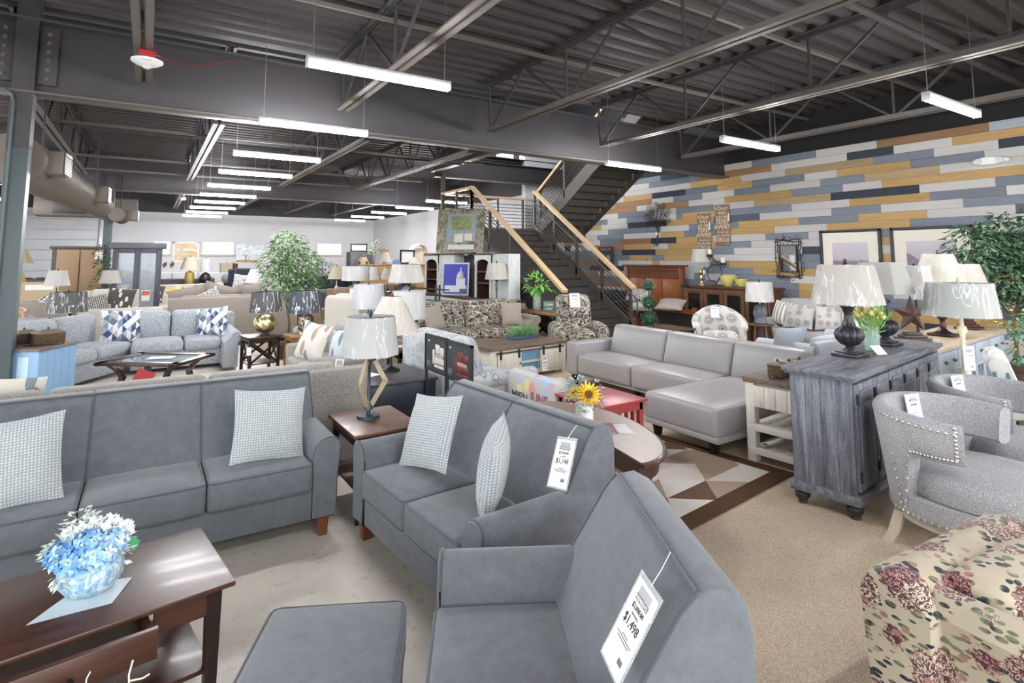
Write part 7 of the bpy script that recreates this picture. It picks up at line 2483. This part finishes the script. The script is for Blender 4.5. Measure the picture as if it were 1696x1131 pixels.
lamp('tan bell shade lamp with a jug base at the left edge', -2.62, 18.0, .9, [('jug', plain('a98d55', .5), [(.10, 0), (.16, .15), (.17, .35), (.10, .55), (.04, .62), (.012, .7), (.001, .8)])], (.28, .12, .78, 1.12), 'd3c3a0', wrapped=False)
stand('dark table holding the jug lamp at the left edge', -2.62, 18.0, .90, .5)
t = thing('sofa_boxes', 'cardboard box with white labels at the far left', 'box', (-2.35, 17.1, .0), 8)
MB().soft(-.5, .6, -.3, .3, 0, 1.25, .008).build('carton', plain('b9a584', .8), t)
MB().box(-.4, -.1, -.305, -.3, 1.0, 1.2).build('label_sheet', M_PAPER, t, smooth=False)
MB().box(.0, .5, -.305, -.3, 1.08, 1.2).build('label_sheet', M_PAPER, t, smooth=False)
sofa('brown leather sofa back at the far left by the overhead door', 2.0, .9, 2, leather('4a3a33'), (-2.6, 20.5, 0), 180, .5, .7, 1.25, 'roll', .22)
# potted sunflowers seen over the backs
t = thing('sunflower_bunch', 'bunch of yellow sunflowers above the taupe sectional', 'flowers', (.66, 15.6, 0), 0)
MB().lathe([(.12, 0), (.10, .5), (.14, .86), (.12, .86)], 14).build('vase', plain('7a6a50', .5), t)
leaf_cloud(90, [((-.12, 0, .95), .12), ((.05, 0, .97), .13), ((.2, 0, .94), .1)], .11, 'blooms', leafmat('d9b32a', 'f0d34a'), t, 41, -.3, .6)
# far row
sofa('dark charcoal sofa back before the far wall', 2.4, .9, 2, plain('3b3a3a', .6), (.75, 21.8, 0), 180, .5, .7, 1.15, 'track', .2, back='tight')
sofa('pale grey sofa along the far wall', 3.0, .9, 3, M_LTGREY, (1.2, 24.5, 0), 0, .5, .7, 1.25, 'track', .2)
stand('dark table with the gold carved lamp in the far row', 1.15, 20.9, .95, .7)
lamp('gold carved vase lamp with a pleated cream shade in the far row', 1.15, 20.9, .95, [('vase', plain('b5a15a', .4, .4, var=.4), [(.10, 0), (.13, .05), (.14, .25), (.12, .40), (.03, .45), (.001, .46)])], (.27, .15, .50, .90), 'e9dfc6', wrapped=False, flut=.02)
lamp('black jug lamp with a white wrapped shade in the far row', 1.60, 20.9, .95, [('jug', plain('1b1b1f', .3), [(.07, 0), (.17, .15), (.18, .25), (.10, .36), (.03, .40), (.001, .42)])], (.17, .13, .44, .84), 'e6e4e0')
t = thing('white_box', 'white storage box on the far row beside the black jug lamp', 'box', (1.72, 20.2, 0), 0)
MB().soft(-.3, .3, -.25, .25, 0, .98, .01).build('box', M_WWP, t)
MB().soft(-.31, .31, -.26, .26, .98, 1.02, .01).build('lid', M_WWP, t)
stand('pale table with the square shade lamp in the far row', 2.38, 21.9, .98, .6)
lamp('glass ball lamp with a square tan shade in the far row', 2.30, 21.9, .98, [('ball', glass('9a9a90', .05, .7), MB().ball((0, 0, .14), .14, 12))], (.19, .19, .34, .66), 'd3c5ab', wrapped=False, square=True)
lamp('lamp with a small brown shade beside the square tan one', 2.56, 22.1, .98, [('stem', M_DKLEG, [(.08, 0), (.03, .03), (.02, .3), (.001, .36)])], (.13, .13, .34, .64), '6b5a4e', wrapped=False)
sofa('navy armchair with maroon pillows in the far row', 1.15, .95, 1, M_NAVY, (2.72, 20.3, 0), -10, .55, .85, 1.45, 'roll', .24, nm='armchair', cat='armchair')
pillow('white patterned pillow on the navy armchair', p_zigzag(), 2.55, 19.9, 1.05, .5, .5, .16, -5, -15, 8)
pillow('maroon pillow on the navy armchair', fabric('5a2a36'), 2.80, 19.75, .98, .45, .45, .16, -20, -15, -10)
stand('dark table under the white cone lamp near the fig', 2.25, 15.0, .74, .55)
lamp('white cone shade lamp on a thin pole near the variegated fig', 2.25, 15.0, .74, [('stem', metal('9a9a9a'), [(.09, 0), (.09, .02), (.012, .03), (.012, .5), (.001, .5)])], (.275, .14, .47, .81), 'e9e6e2', wrapped=False)
sofa('brown plaid loveseat behind the white cone lamp', 1.5, .9, 2, M_BROWN, (2.9, 17.0, 0), 180, .47, .62, .90, 'roll', .22)
sofa('navy sofa behind the dark fig tree', 2.0, .9, 2, M_NAVY, (4.9, 19.3, 0), -20, .5, .75, 1.2, 'roll', .24)
fig('dark leafy plant between the armoire and the china cabinet', -.95, 18.6, 0, 1.5, [((0, 0, 2.0), .25), ((.05, 0, 1.6), .3), ((-.05, 0, 1.2), .25)], 220, .13, GRN, 51)
stand('dark table under the cream cone lamp by the dark fig', 4.55, 16.3, .72, .5)
lamp('cream cone lamp in front of the dark fig tree', 4.55, 16.3, .72, W_, (.25, .11, .5, .86), 'e6d9bd', wrapped=False)
